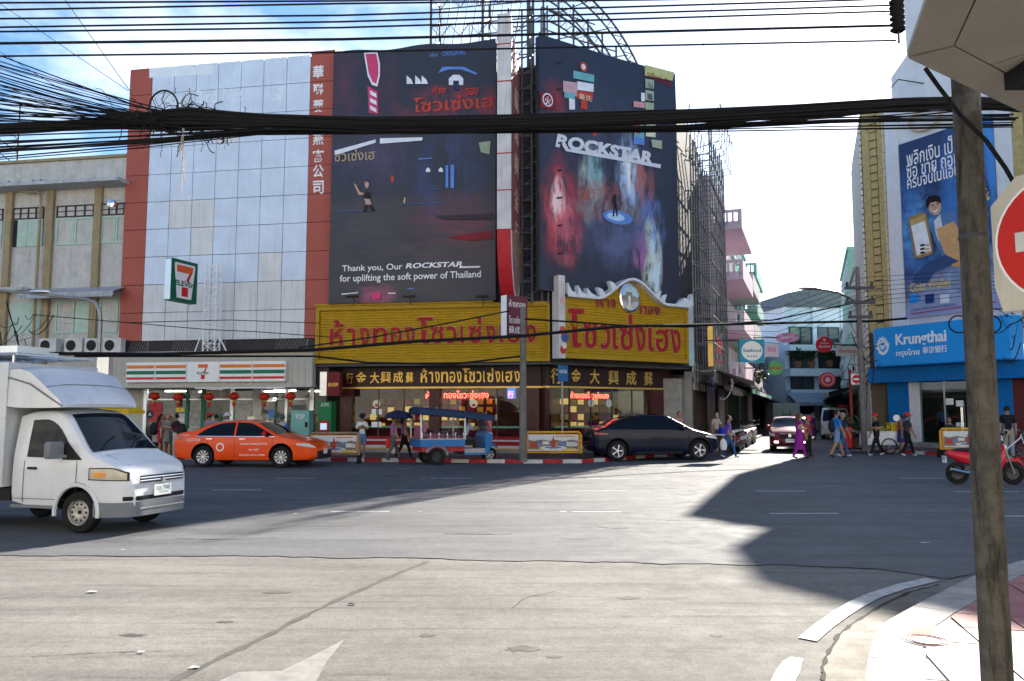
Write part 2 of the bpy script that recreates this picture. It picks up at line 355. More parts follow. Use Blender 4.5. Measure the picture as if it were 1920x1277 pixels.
for px, py, rx, ry in ((1000, 905, 1.3, .5), (610, 985, .5, .15), (1320, 893, .6, .25), (880, 1000, .35, .12), (1450, 940, .7, .12), (430, 1000, .5, .1), (1090, 1010, .3, .06)): splat(px, py, rx, ry, PATCH, 'tar_patch', .002, asph, 20, .25)
for pts in ([(960, 1140), (985, 1120), (1040, 1108)], [(60, 1230), (210, 1222), (330, 1219)]): ribbon(poly_px(pts, 10, .01), .006, -.003, CRACK, 'crack', conc, .8)
for pts in ([(860, 1000), (905, 1003), (960, 1001)], [(1120, 988), (1150, 991), (1180, 990)], [(1230, 975), (1290, 977), (1340, 976)], [(330, 1010), (420, 1012), (520, 1009)], [(640, 940), (900, 942), (1200, 941), (1500, 943)]): ribbon(poly_px(pts, 8, .015), .02, .0022, CRACK, 'crack', asph, .8)
splat(1165, 879, .55, .5, mat('iron_cover', (.06, .058, .055), .6, var=.4, scale=6), 'manhole_cover_plate', .0035, asph, 24, .02)
# near pavement at the right: kerb stones, tiles
near = MB().prism([(p.x, p.y) for p in kb]+[(30, 11), (30, 1), (2.0, 1.0)], 'z', -.02, .094).build('near_pavement', KERBC, kind='structure')
kmats = []
for i in range(len(kb)-1):
    a, b = kb[i], kb[i+1]; n_ = max(1, round((b-a).length/.9))
    for k in range(n_):
        p, q = a.lerp(b, k/n_), a.lerp(b, (k+1)/n_); t = (q-p).normalized(); n = Vector((t.y, -t.x, 0))
        if p.x > 12: continue
        p2, q2 = p+t*.006, q-t*.006; w = .3
        MB().prism([(v.x, v.y) for v in (p2-n*.01, q2-n*.01, q2+n*w, p2+n*w)], 'z', -.02, .1).build('kerb_stone', KERBC, near)
PALE = mat('pale_tile', (.3, .285, .275), .65, var=.18, scale=5, bump=.2, streak=.12); PINK = mat('pink_tile', (.30, .13, .125), .7, var=.25, scale=4, bump=.2)
def inside(p, poly):
    c = False; j = len(poly)-1
    for i in range(len(poly)):
        if (poly[i][1] > p[1]) != (poly[j][1] > p[1]) and p[0] < (poly[j][0]-poly[i][0])*(p[1]-poly[i][1])/(poly[j][1]-poly[i][1])+poly[i][0]: c = not c
        j = i
    return c
kin = []
for i, p in enumerate(kb):
    t = (kb[min(i+1, len(kb)-1)]-kb[max(i-1, 0)]).normalized(); kin.append((p.x+t.y*.32, p.y-t.x*.32))
area = kin+[(30, 11), (30, 1), (2.0, 1.0)]
sheet('joint_bed', area[:10]+[(8.5, 9.5), (8.5, 2.0), (2.4, 1.6)], .0955, CRACK, near)
tm = [MB().box(0, .425, 0, .425, 0, .012).mesh('tile', PALE), MB().box(0, .425, 0, .425, 0, .012).mesh('tile', PINK)]
ang = radians(-14); R2 = Matrix.Rotation(ang, 2)
for i in range(-12, 22):
    for j in range(0, 26):
        c = R2 @ Vector((i*.44, j*.44)); c = Vector((c.x+2.4, c.y+2.2))
        cs = [c+R2 @ Vector(d) for d in ((0, 0), (.42, 0), (.42, .42), (0, .42))]
        if c.x > 8 or not 2 < c.y < 10: continue
        pk = c.y > 5.75+.12*(c.x-3)
        if not all(inside(q, area) for q in cs):
            sub_ = [Vector(p_) for p_ in area]
            for k in range(4):
                a_, b_ = cs[k], cs[(k+1) % 4]; n_ = Vector((-(b_-a_).y, (b_-a_).x)); out = []
                for m_ in range(len(sub_)):
                    p_, q_ = sub_[m_], sub_[(m_+1) % len(sub_)]; dp_, dq_ = (p_-a_).dot(n_), (q_-a_).dot(n_)
                    if dp_ >= 0: out.append(p_)
                    if dp_*dq_ < 0: out.append(p_.lerp(q_, dp_/(dp_-dq_)))
                sub_ = out
                if len(sub_) < 3: break
            if len(sub_) >= 3 and abs(sum(sub_[m_].x*sub_[(m_+1) % len(sub_)].y-sub_[(m_+1) % len(sub_)].x*sub_[m_].y for m_ in range(len(sub_)))) > .01:
                MB().prism([(p_.x, p_.y) for p_ in sub_], 'z', .0885, .1025+random.uniform(0, .003)).build('tile', PINK if pk else PALE, near)
        else:
            inst(tm[1 if pk else 0], 'tile', near, Matrix.Translation((c.x, c.y, .0905+random.uniform(0, .003))) @ Matrix.Rotation(ang, 4, 'Z'))
pm = gnd(1737, 1202, .1); mc = thing('manhole_cover', 'round pale manhole cover set in the white corner tiles', 'manhole cover', Matrix.Translation((pm.x, pm.y, .1)))
MB().lathe([(0, .006), (.15, .006), (.155, .002), (.155, -.02)], 28).build('lid', mat('cover_metal', (.5, .47, .46), .6, var=.2), mc)
for r in (.135, .105): MB().tube([(r*cos(2*pi*i/28), r*sin(2*pi*i/28), .008) for i in range(28)], .005, 4, closed=True).build('ring', PINK, mc)
lm = lettering(mc, 'lettering', 'MEA', PINK, -.07, .07, -.025, .025, 0, .001); lm.matrix_local = Matrix.Translation((0, 0, .008)) @ Matrix.Rotation(-pi/2, 4, 'X')
# cement patch around the cover
sheet('cement_patch', [tuple(gnd(a, b, .1)[:2]) for a, b in ((1700, 1196), (1718, 1160), (1735, 1160), (1775, 1190), (1790, 1208), (1760, 1214))], .1035, GUTT, near)
# far pavement with red and white kerb
kl = [FL.P(-40, -3.0), FL.P(-.6, -3.0), FL.P(1.3, -2.55), FC.P(3.6, -1.5), FC.P(6.3, -1.3), FC.P(7.4, -.6), FS.P(1.5, -1.5), FS.P(50, -1.5)]
back = [FS.P(50, 3), FS.P(2, 4), FC.P(5, 5), FL.P(-2, 5), FL.P(-40, 5)]
far = MB().prism([(p.x, p.y) for p in kl+back], 'z', -.02, .112).build('far_pavement', PAVE, kind='structure')
def kerbrow(pts, parent, seg=.6, u0=0, colours=True):
    k_ = 0
    for i in range(len(pts)-1):
        a, b = pts[i], pts[i+1]; n_ = max(1, round((b-a).length/seg))
        for k in range(n_):
            p, q = a.lerp(b, k/n_), a.lerp(b, (k+1)/n_); t = (q-p).normalized(); n = Vector((t.y, -t.x, 0)); k_ += 1
            p2, q2 = p+t*.008, q-t*.008
            MB().prism([(v.x, v.y) for v in (p2+n*.02, q2+n*.02, q2-n*.16, p2-n*.16)], 'z', -.015, .12).build('kerb_stone', (KERBR if (k_//1) % 2 else KERBW) if colours else KERBC, parent)
kerbrow([FL.P(-22, -3.0)]+kl[1:6], far, .62)
# far pavement on the bank side
br = [Vector((34, 23.8, 0)), FK.P(8.5, -3.4), FK.P(3.2, -3.0), FK.P(.3, -2.2), FA.P(-1.0, -1.2), FA.P(-60, -1.2)]
bank_pave = MB().prism([(p.x, p.y) for p in br]+[(75, 95), (60, 30)], 'z', -.02, .112).build('bank_pavement', PAVE, kind='structure')
kerbrow(br[:4], bank_pave, .62)
# ================================================================ old concrete block and the panel-clad shop building
def UV(fr, u0, off=0): return lambda px, py: (lambda q: (q[0]-u0, q[1]))(fr.uz(px, py, off))
OLDW = mat('old_render', (.52, .51, .48), .85, var=.2, scale=2.5, bump=.3, streak=.45, dirt=(.1, .09, .07))
OLDC = mat('ochre_column', (.34, .27, .16), .85, var=.25, scale=3, streak=.4)
MINT = mat('mint_frame', (.42, .55, .47), .55, var=.15); MAROONF = mat('maroon_frame', (.06, .03, .04), .5)
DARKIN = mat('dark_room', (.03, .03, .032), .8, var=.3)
WINPANE = mat('dusty_pane', (.09, .095, .1), .12, var=.3, scale=1.5, spec=.8)
AWN = mat('awning_sheet', (.42, .44, .46), .5, var=.25, streak=.4)
off = .25
u0 = FL.u(235, off); uL = FL.u(-140, off); W = u0-uL
T = thing('concrete_building', 'weathered grey concrete building with ochre columns and mint window frames beside the panel-clad facade', 'building', FL.M(uL, off))
q = UV(FL, uL, off)
zt = q(120, 302)[1]; zl0, zl1 = q(120, 357)[1], q(120, 343)[1]
MB().box(0, W, 0, 8, 2.6, zt).build('wall', OLDW, T)
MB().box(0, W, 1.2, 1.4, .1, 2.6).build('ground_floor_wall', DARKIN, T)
MB().box(-.05, W+.02, -.12, .3, zt, zt+.12).build('coping', OLDC, T)
led = MB()
led.box(0, W-.02, -1.0, -.002, zl0, zl0+.14)
for i in range(46):
    x = random.uniform(.1, W-.3); s = random.uniform(.05, .2); led.box(x, x+s, -.95+random.random()*.6, -.4+random.random()*.3, zl0+.138, zl0+.16+random.random()*.14)
led.build('broken_ledge', AWN, T)
for px in (-60, 15, 92, 182):
    x = q(px, 500)[0]; MB().box(x-.16, x+.16, -.16, -.002, 2.7, zl0).build('column', OLDC, T)
def window(par, x0, x1, z0, z1, fm, pm, y=-.05, fw=.06, nv=1, nh=0, d=.1):
    f = MB()
    f.box(x0, x1, y, y+d, z0, z0+fw).box(x0, x1, y, y+d, z1-fw, z1).box(x0, x0+fw, y, y+d, z0+fw, z1-fw).box(x1-fw, x1, y, y+d, z0+fw, z1-fw)
    for k in range(1, nv): x = x0+(x1-x0)*k/nv; f.box(x-fw/2, x+fw/2, y+.005, y+d, z0+fw, z1-fw)
    for k in range(1, nh+1): z = z0+(z1-z0)*k/(nh+1); f.box(x0+fw, x1-fw, y+.01, y+d, z-fw*.3, z+fw*.3)
    w = f.build('window', fm, par)
    for k in range(nv):
        a, b = x0+(x1-x0)*k/nv, x0+(x1-x0)*(k+1)/nv
        MB().box(a+fw*.5, b-fw*.5, y+d*.55, y+d*.6, z0+fw*.5, z1-fw*.5).build('pane', pm, w)
    return w
for a, b, mode in ((-50, 6, 1), (24, 82, 0), (106, 176, 1), (190, 246, 1)):
    x0, x1 = q(a, 420)[0], q(b, 420)[0]; x1 = min(x1, W-.02)
    zb, zm, z1 = q(120, 460)[1], q(120, 409)[1], q(120, 386)[1]
    window(T, x0, x1, zm+.02, z1, MAROONF, WINPANE, nv=4 if x1-x0 > 1.3 else 2, nh=1, fw=.05)
    if mode: 
        n = 2
        for k in range(n): window(T, x0+(x1-x0)*k/n+.01, x0+(x1-x0)*(k+1)/n-.01, zb, zm, MINT, WINPANE, fw=.085)
    else:
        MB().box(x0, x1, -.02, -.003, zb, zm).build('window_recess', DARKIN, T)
        MB().box(x0+.3, x0+.78, -.06, -.022, zb, zm).build('shutter', MINT, T); MB().box(x0+.8, x1, -.06, -.022, zb, zm).build('shutter', MINT, T)
zb, z1 = q(120, 625)[1], q(120, 566)[1]
for a, b, m_ in ((-50, 10, 0), (20, 80, 0), (104, 140, 1), (142, 176, 0), (186, 222, 1), (224, 246, 0)):
    x0, x1 = q(a, 600)[0], min(q(b, 600)[0], W-.02)
    if m_: window(T, x0, x1, zb, z1, MINT, WINPANE, nv=1, nh=2, fw=.08)
    else: MB().box(x0, x1, -.05, -.003, zb, z1).build('shutter', MINT, T)
# sheet awning over the lower windows
aw = MB(); za, zb2 = q(150, 540)[1], q(150, 562)[1]
x0, x1 = q(66, 550)[0], W-.02
aw.add([(x0, -.02, za), (x1, -.02, za+.02), (x1, -.95, zb2+.18), (x0, -.95, zb2+.16), (x1, -.95, zb2), (x0, -.95, zb2-.02)], [(0, 3, 2, 1), (3, 5, 4, 2)])
for k in range(34): x = x0+(x1-x0)*k/34; aw.box(x, x+.09, -.97, -.952, zb2-.05, zb2+.12)
aw.build('awning', AWN, T)
MB().box(q(-60, 550)[0], x0-.03, -.7, -.02, za-.12, za).build('concrete_sunshade', OLDW, T)
x = q(80, 500)[0]; MB().tube([(x-1.0, -.3, zl0-.06), (x-.15, -.3, zl0-.1), (x, -.3, zl0-.35), (x, -.3, 2.8)], .06, 8).build('drain_pipe', OLDC, T)
lp = q(226, 388); MB().tube([(lp[0]-.35, -.05, lp[1]+.1), (lp[0]-.3, -.5, lp[1]+.1), (lp[0]-.1, -.55, lp[1]+.05)], .02, 6).build('lamp_arm', DSTEEL, T)
MB().lathe([(.02, -.16), (.17, -.12), (.19, 0), (.16, .02), (.05, -.04)], 16, (lp[0], -.5, lp[1]), 'y').build('flood_lamp', CHROME, T, smooth=True)
# roof steel antenna frame on the old block
A_ = thing('rooftop_pipe_frame', 'thin steel pipe frame standing on the roof of the weathered concrete building', 'pipe frame', FL.M(uL, off))
mb = MB(); xa = q(22, 300)[0]
for dx in (0, -1.1):
    mb.tube([(xa+dx, .3, zl0+.2), (xa+dx, .3, q(22, 195)[1])], .035, 6)
for z in (0, .5, 1.0): mb.tube([(xa, .3, zt+z*1.2), (xa-1.1, .3, zt+z*1.2)], .025, 5); mb.tube([(xa, .3, zt+z*1.2), (xa-1.1, .3, zt+z*1.2+.8)], .02, 5)
mb.build('pipe_lattice', DSTEEL, A_)
# air conditioners
ACM = mat('ac_white', (.6, .6, .57), .55, var=.15, streak=.2)
def aircon(fr, u, z, o_, lab, w=.8, h=.58, side=0, rot=0):
    t = thing('air_conditioner', lab, 'air conditioner', fr.M(u, o_, z, rot), 'outdoor air conditioner units')
    MB().box(-w/2, w/2, -.3, 0, 0, h).build('case', ACM, t)
    MB().lathe([(0, .0), (.2, .0), (.22, -.012), (.22, .01)], 18, (-.1, -.302, h/2), 'y').build('fan_grille', BLACK, t)
    return t
for i, (px, lab) in enumerate(((98, 'white outdoor air conditioner unit under the grey awning near the drain pipe'), (146, 'white outdoor air conditioner unit second under the awning'), (184, 'white outdoor air conditioner unit under the awning beside the lamp post'), (218, 'white outdoor air conditioner unit by the red cladding edge'))):
    u, z = FL.uz(px, 662, -.2); aircon(FL, u, z, -.2, lab)
# ---------------- panel-clad building
REDP = mat('terracotta_panel', (.38, .095, .07), .5, var=.08, scale=1.2, streak=.12); BLUEP = mat('pale_panel', (.62, .71, .84), .38, var=.12, scale=.9, streak=.28, dirt=(.32, .31, .27))
WARMP = mat('stained_panel', (.66, .67, .68), .45, var=.12, scale=1.0, streak=.55, dirt=(.30, .27, .2)); DGAP = mat('panel_joint', (.05, .045, .045), .8)
uL, uR = FL.u(230, 0, 450), FL.u(620, 0, 450); W = uR-uL
T = thing('panel_clad_building', 'facade of pale blue metal panels between two terracotta strips above the convenience store', 'building', FL.M(uL))
q = UV(FL, uL)
z0, z1 = q(420, 637)[1], q(420, 116)[1]
MB().box(0, W, .1, 12, 2.65, z1-.02).build('wall', DGAP, T)
xs = [0]+[q(p, 400)[0] for p in (275, 317, 359, 401, 444, 487, 531, 576)]+[W]
rows = 10; rh = (z1-z0)/rows
for r in range(rows):
    for c in range(9):
        red = c in (0, 8); g = .012
        m = REDP if red else (WARMP if (r < 2 or random.random() < .06 or (r in (4,) and c in (2, 3))) else BLUEP)
        tl = random.uniform(-.012, .012)
        o = MB().box(xs[c]+g, xs[c+1]-g, .0+random.uniform(0, .006), .098, z0+r*rh+g, z0+(r+1)*rh-g).build('panel', m, T)
        o.data.vertices[2 if tl > 0 else 0].co.y += abs(tl); o.data.vertices[5].co.y -= abs(tl)*.6
MB().box(xs[8]+.02, W+.05, -.02, .06, z1+.003, z1+.12).build('capping', REDP, T)
WH = mat('white_letter', (.8, .8, .82), .4, var=.03); GHOST = mat('ghost_letter', (.72, .78, .84), .4, var=.05)
for s, (a, b) in zip('華聯藥行燕窩公司', ((123, 147), (157, 178), (187, 210), (218, 240), (250, 272), (281, 304), (309, 333), (339, 364))):
    c = q(597, (a+b)/2); h = (q(597, a)[1]-q(597, b)[1])
    lettering(T, 'character', s, WH, c[0]-.23, c[0]+.23, c[1]-h/2, c[1]+h/2, -.002, .02, .018)
lettering(T, 'faded_lettering', 'Masri Bird Nest', GHOST, q(305, 190)[0], q(466, 190)[0], q(305, 202)[1], q(305, 176)[1], -.001, .003, 0, 0, .018)
x, z = q(528, 180); k = .014
print_poly(T, 'faded_bird', [(x+a*k, z+b*k) for a, b in ((8, 30), (10, 24), (4, 14), (3, 0), (-4, -30), (-8, -8), (-40, -14), (-12, 0), (-26, 6), (-4, 8), (-10, 22), (0, 28))], GHOST, -.001)
print_poly(T, 'faded_notice', [q(*p) for p in ((280, 146), (400, 139), (400, 121), (280, 128))], GHOST, -.001)
# ledge, lattice grille and recessed units under the cladding
GR = mat('grille_steel', (.25, .24, .23), .6, var=.3)
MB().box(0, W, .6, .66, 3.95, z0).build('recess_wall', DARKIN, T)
zz0, zz1 = q(420, 664)[1], z0
for a, b in ((236, 275), (316, 374), (384, 420), (510, 575)):
    g = MB(); x0, x1 = q(a, 650)[0], q(b, 650)[0]; n = int((x1-x0)/.11)
    for k in range(n+1):
        x = x0+(x1-x0)*k/max(n, 1)
        g.bar((x, .1, zz0), (min(x+.22, x1), .1, zz1), .012, .012); g.bar((x, .12, zz0), (max(x-.22, x0), .12, zz1), .012, .012)
    g.build('lattice_grille', GR, T)
for px, lab in ((300, 'outdoor air conditioner on its side below the pale panels, left of the sign truss'), (440, 'outdoor air conditioner behind the lattice grille by the white truss'), (490, 'outdoor air conditioner below the pale panels near the yellow gold sign')):
    u, z = FL.uz(px, 664, .3); aircon(FL, u, z, .45, lab, .85, .52)
# fascia boards over the shop
FASC = mat('fascia_board', (.46, .45, .39), .6, var=.15, scale=2, streak=.3)
u0, u1 = FL.u(120, -.3), FL.u(586, -.3); W2 = u1-u0
q2 = UV(FL, u0, -.3)
S = thing('convenience_store_front', 'convenience store front with cream boarded fascia, tiled pier and glass doors', 'shop front', FL.M(u0, -.3))
zf0, zf1 = q2(400, 724)[1], q2(400, 666)[1]
nb = 40
bm_ = MB().box(.006, W2/nb-.006, -.03, 0, zf0, zf1).mesh('board', FASC)
for k in range(nb): inst(bm_, 'board', S, Matrix.Translation((W2*k/nb, random.uniform(-.004, .004), 0)))
MB().box(0, W2, .0, .3, zf0+.02, zf1+.08).build('fascia_core', FASC, S)
MB().box(-.02, W2+.02, -.14, .3, zf1+.08, zf1+.16).build('fascia_cap', AWN, S)
MB().box(-.02, W2+.02, -.1, 1.7, zf0-.06, zf0+.018).build('soffit', mat('soffit_cream', (.45, .43, .38), .7, var=.15), S)
MB().box(W2*.55, W2*.9, -.12, -.04, zf0-.1, zf0-.062).build('tube_light', WHITEC, S)
# shop front itself
TILE = mat('cream_tile', (.5, .48, .42), .35, var=.12, scale=6); GRN = mat('store_green', (.02, .16, .08), .4, var=.1); ORG = mat('store_orange', (.75, .2, .03), .4, var=.05)
MB().box(0, W2, 4.8, 4.9, .1, zf0-.062).build('back_wall', mat('store_inside', (.2, .2, .19), .7, var=.35, scale=2.2), S)
for x_ in (0, W2-.1): MB().box(x_, x_+.1, 1.6, 4.8, .1, zf0-.062).build('party_wall', DARKIN, S)
MB().box(0, W2, 1.6, 4.8, .113, .125).build('shop_floor', mat('shop_floor_grey', (.3, .3, .28), .4), S)
yF = 1.45
def sx(px): return FL.u(px, -.3+yF)-u0
pier = MB().box(sx(228), sx(272), yF, yF+.3, .1, zf0-.062).build('pier', mat('grout', (.25, .24, .22), .8), S)
tmesh = MB().box(0, .13, -.012, 0, 0, .065).mesh('tile', TILE)
nx, nz_ = int((sx(272)-sx(228))/.135), 36
tb = MB()
for i in range(nx):
    for j in range(nz_): tb.box(sx(228)+i*.135, sx(228)+i*.135+.13, yF-.012, yF-.001, .12+j*.07, .12+j*.07+.065)
tb.build('pier_tiles', TILE, S, kind='stuff')
for a, b in ((272, 278), (351, 356), (380, 386), (434, 440), (476, 492), (536, 541), (582, 590)):
    MB().box(sx(a), sx(b), yF-.03, yF+.08, .1, zf0-.062).build('mullion', TILE if a == 476 else GRN if a in (351, 380) else ALU, S)
MB().box(sx(272), sx(590), yF, yF+.1, zf0-.52, zf0-.47).build('transom', ALU, S)
for a, b in ((278, 351), (356, 380), (440, 476), (492, 536), (541, 582)):
    MB().box(sx(a), sx(b), yF+.03, yF+.04, .12, zf0-.52).build('pane', SHOPGLASS, S); MB().box(sx(a), sx(b), yF+.03, yF+.04, zf0-.47, zf0-.07).build('pane', SHOPGLASS, S)
MB().box(sx(386), sx(434), yF+.06, yF+.07, zf0-.47, zf0-.1).build('door_header', mat('poster_pale', (.45, .38, .34), .6, var=.4, scale=4), S)
posters = [(281, 306, 700+55, 700+90, (.5, .05, .05)), (332, 348, 765, 772, (.8, .6, .05)), (334, 349, 776, 800, (.6, .6, .58)), (357, 379, 770, 800, (.35, .32, .3)), (360, 378, 800, 812, (.5, .55, .3)), (443, 474, 758, 790, (.42, .42, .38)), (446, 470, 792, 805, (.5, .12, .1)), (505, 516, 768, 783, (.1, .25, .6)), (497, 512, 745, 752, (.6, .5, .2)), (356, 380, 803, 818, (.6, .62, .55)), (290, 300, 805, 830, (.35, .28, .25)), (548, 575, 760, 775, (.15, .16, .18)), (310, 330, 780, 812, (.14, .12, .12)), (496, 530, 800, 815, (.5, .3, .1)), (500, 534, 818, 826, (.25, .4, .2))]
for k, (a, b, t, bt, c) in enumerate(posters):
    z = lambda y: FL.uz(400, y, -.3+yF)[1]
    MB().box(sx(a), sx(b), yF+.012, yF+.02, z(bt), z(t)).build('poster', mat('poster%d' % k, c, .5, var=.4, scale=7), S)
x, z = sx(284), FL.uz(284, 777, -.3+yF)[1]
print_poly(S, 'round_sticker', ell(x, z, .17, .17), mat('navy_sticker', (.02, .03, .09), .4), yF+.01)
lettering(S, 'sticker_letter', 'A', WH, x-.07, x+.07, z-.07, z+.08, yF+.004)
lettering(S, 'window_lettering', 'SELECT', mat('lit_white', (.9, .95, 1), .4, emit=2.0), sx(502), sx(519), FL.uz(510, 752, 1.1)[1], FL.uz(510, 746, 1.1)[1], yF+.02)
LIT = mat('shop_tube', (1, .97, .9), .4, emit=7)
for k, px in enumerate((300, 340, 370, 470, 510, 560)): MB().box(sx(px)-.5, sx(px)+.5, 2.6+k % 2, 2.66+k % 2, zf0-.14, zf0-.1).build('ceiling_tube', LIT, S)
for px, y_, h_, c in ((300, 3.2, 1.3, (.35, .2, .12)), (345, 3.4, 1.5, (.2, .3, .2)), (460, 3.2, 1.2, (.4, .3, .1)), (510, 3.0, 1.4, (.3, .12, .1)), (560, 3.3, 1.5, (.15, .25, .3))):
    sh = MB(); 
    for k in range(4): sh.box(sx(px)-.6, sx(px)+.6, y_, y_+.4, .13+k*.38, .16+k*.38)
    shelf = sh.build('goods_shelf', mat('shelf_%d' % px, c, .5, var=.5, scale=9), S)
    gd = MB()
    for k in range(4):
        for i in range(9): gd.box(sx(px)-.56+i*.125, sx(px)-.46+i*.125, y_+.02, y_+.2, .165+k*.38, .165+k*.38+random.uniform(.12, .3), random.randrange(4))
    gd.build('goods', [mat('g%d' % i, c_, .4) for i, c_ in enumerate(((.5, .08, .05), (.6, .5, .1), (.1, .3, .15), (.6, .6, .6)))], shelf)
# brand marks
C7O, C7R, C7G = mat('mark_orange', (.75, .12, .03), .4, var=.03), mat('mark_red', (.6, .02, .03), .4, var=.03), mat('mark_green', (.01, .14, .07), .4, var=.03)
def seven(par, cx, cz, s, y=-.01):
    """the red seven with the word across it, s = height"""
    p = lambda pts: [(cx+a*s, cz+b*s) for a, b in pts]
    print_poly(par, 'numeral_bar', p(((-.36, .5), (.36, .5), (.36, .36), (.22, .27), (-.36, .27))), C7O, y, .004)
    print_poly(par, 'numeral_stem', p(((.36, .36), (.2, .26), (.06, .02), (-.06, -.02), (-.06, .0), (.0, .0), (.18, -.0), (.26, .18))), C7R, y-.001, .004)
    print_poly(par, 'numeral_foot', p(((-.12, -.5), (.16, -.5), (.16, -.2), (-.12, -.2))), C7R, y, .004)
    lettering(par, 'lettering', 'ELEVEn', C7G, cx-.42*s, cx+.42*s, cz-.17*s, cz-.0*s, y-.004, .004, .03)
u0b, u1b = FL.u(236, -.5), FL.u(535, -.5)
SB = thing('store_lightbox_sign', 'long white light box sign with orange, green and red stripes over the convenience store', 'shop sign', FL.M(u0b, -.5))
q3 = UV(FL, u0b, -.5); zz = [q3(236, 717)[1], q3(236, 680)[1]]; Wb = u1b-u0b
bx_ = [q3(p, 700)[0] for p in (236, 290.5, 349.5, 411, 473, 535)]
for k in range(5):
    o = MB().box(bx_[k]+.012, bx_[k+1]-.012, 0, .14, zz[0], zz[1]).build('sign_panel', mat('lightbox_white', (.8, .8, .78), .35, var=.06, scale=1.5, streak=.08), SB)
    hh = zz[1]-zz[0]
    if k != 2:
        for a, b, m in ((.69, .85, ORG), (.39, .57, mat('stripe_green', (.01, .17, .09), .4)), (.13, .25, mat('stripe_red', (.6, .03, .03), .4))):
            MB().box(bx_[k]+.03, bx_[k+1]-.03, -.004, -.001, zz[0]+a*hh, zz[0]+b*hh).build('stripe', m, o)
    else: seven(o, (bx_[k]+bx_[k+1])/2, (zz[0]+zz[1])/2, hh*.74, -.002)
# projecting square sign on a white lattice mast
us, zs = FL.uz(372, 650, -1.2)
TR = thing('white_truss_mast', 'white steel lattice mast standing on the shop fascia beside the projecting store sign', 'truss', FL.M(us, -.9))
zb_, zt_ = zf1+.1, FL.uz(385, 492, -.9)[1]; x0, x1 = 0.0, .5
mb = MB()
for x in (x0, x1):
    for y in (0, .35): mb.tube([(x, y, zb_), (x, y, zt_)], .03, 6)
n = 11
for k in range(n):
    a, b = zb_+(zt_-zb_)*k/n, zb_+(zt_-zb_)*(k+1)/n
    for y in (0, .35): mb.tube([(x0 if k % 2 else x1, y, a), (x1 if k % 2 else x0, y, b)], .016, 5); mb.tube([(x0, y, a), (x1, y, a)], .014, 5)
    for x in (x0, x1): mb.tube([(x, 0, a), (x, .35, b)], .014, 5)
mb.build('mast_lattice', WHITEC, TR)
mb = MB(); mb.tube([(0, .1, zb_), (-.35, .1, zb_-.02)], .02, 5).tube([(0, 0, zb_+.9), (-.4, .1, zb_)], .025, 5).tube([(.5, 0, zb_+.9), (.95, .1, zb_)], .025, 5); mb.build('stay', WHITEC, TR)
# the sign's broad face looks to the right and forward, its narrow end to the camera side
p0, p1 = at(323, 483, 27.2), at(371, 495, 28.4)
d = Vector((p1.x-p0.x, p1.y-p0.y, 0)); Lg = d.length; ang_ = atan2(d.y, d.x)
zs0, zs1 = at(323, 562, 27.2).z, p0.z
SG = thing('store_projecting_sign', 'square green bordered store sign with a red seven, projecting from a white lattice mast', 'shop sign', RZ(Vector((p0.x, p0.y, 0)), ang_))
MB().box(0, Lg, 0, .3, zs0, zs1).build('sign_box', mat('sign_green', (.012, .12, .065), .4), SG)
MB().box(-.015, -.002, .02, .28, zs0+.03, zs1-.03).build('end_plate', ALU, SG)
cx, cz, hh = Lg/2, (zs0+zs1)/2, (zs1-zs0)
print_poly(SG, 'white_field', [(cx+a*Lg, cz+b*hh) for a, b in ((-.38, .42), (.38, .42), (.4, .36), (.28, -.42), (-.28, -.42), (-.4, .36))], WHITEC, -.002, .003)
seven(SG, cx, cz, hh*.74, -.006)
for z in (zs0+.15, zs1-.15): MB().tube([(Lg-.1, .2, z), (Lg+.7, .6, z)], .02, 5).build('bracket', WHITEC, SG)
# red paper lanterns
LR = mat('lantern_red', (.5, .03, .02), .55, var=.2, scale=8); LG = mat('lantern_gold', (.6, .35, .08), .45, metal=.3)
lm0 = None
for i, (px, py) in enumerate(((290, 743), (334, 745), (392, 744), (439, 743), (496, 744), (545, 743))):
    u, z = FL.uz(px, py, .25)
    if lm0 is None:
        lm0 = thing('paper_lantern', 'round red paper lantern with gold trim hanging under the store fascia', 'lantern', FL.M(u, .25, z), 'red lanterns hanging in a row')
        b = MB(); nn = 24
        prof = [(.06, -.15), (.13, -.12), (.19, -.06), (.205, 0), (.19, .06), (.13, .12), (.06, .15)]
        for r_, h in prof:
            b.v += [(r_*(1+.035*(j % 2))*cos(2*pi*j/nn), r_*(1+.035*(j % 2))*sin(2*pi*j/nn), h) for j in range(nn)]
        b.f = [(i_*nn+j, i_*nn+(j+1) % nn, (i_+1)*nn+(j+1) % nn, (i_+1)*nn+j) for i_ in range(6) for j in range(nn)]; b.m = [0]*len(b.f)
        b.build('shade', LR, lm0, smooth=True)
        MB().lathe([(0, .19), (.07, .19), (.075, .15), (.06, .145)], 14).build('top_collar', LG, lm0)
        MB().lathe([(.06, -.145), (.075, -.15), (.07, -.21), (0, -.21)], 14).build('bottom_collar', LG, lm0)
        MB().lathe([(.05, -.21), (.065, -.27), (.06, -.4), (0, -.41)], 12).build('tassel', LR, lm0)
        MB().tube([(0, 0, .19), (0, 0, .42)], .008, 4).build('cord', DSTEEL, lm0)
    else:
        c = copy_tree(lm0); c.matrix_world = FL.M(u, .25, z)
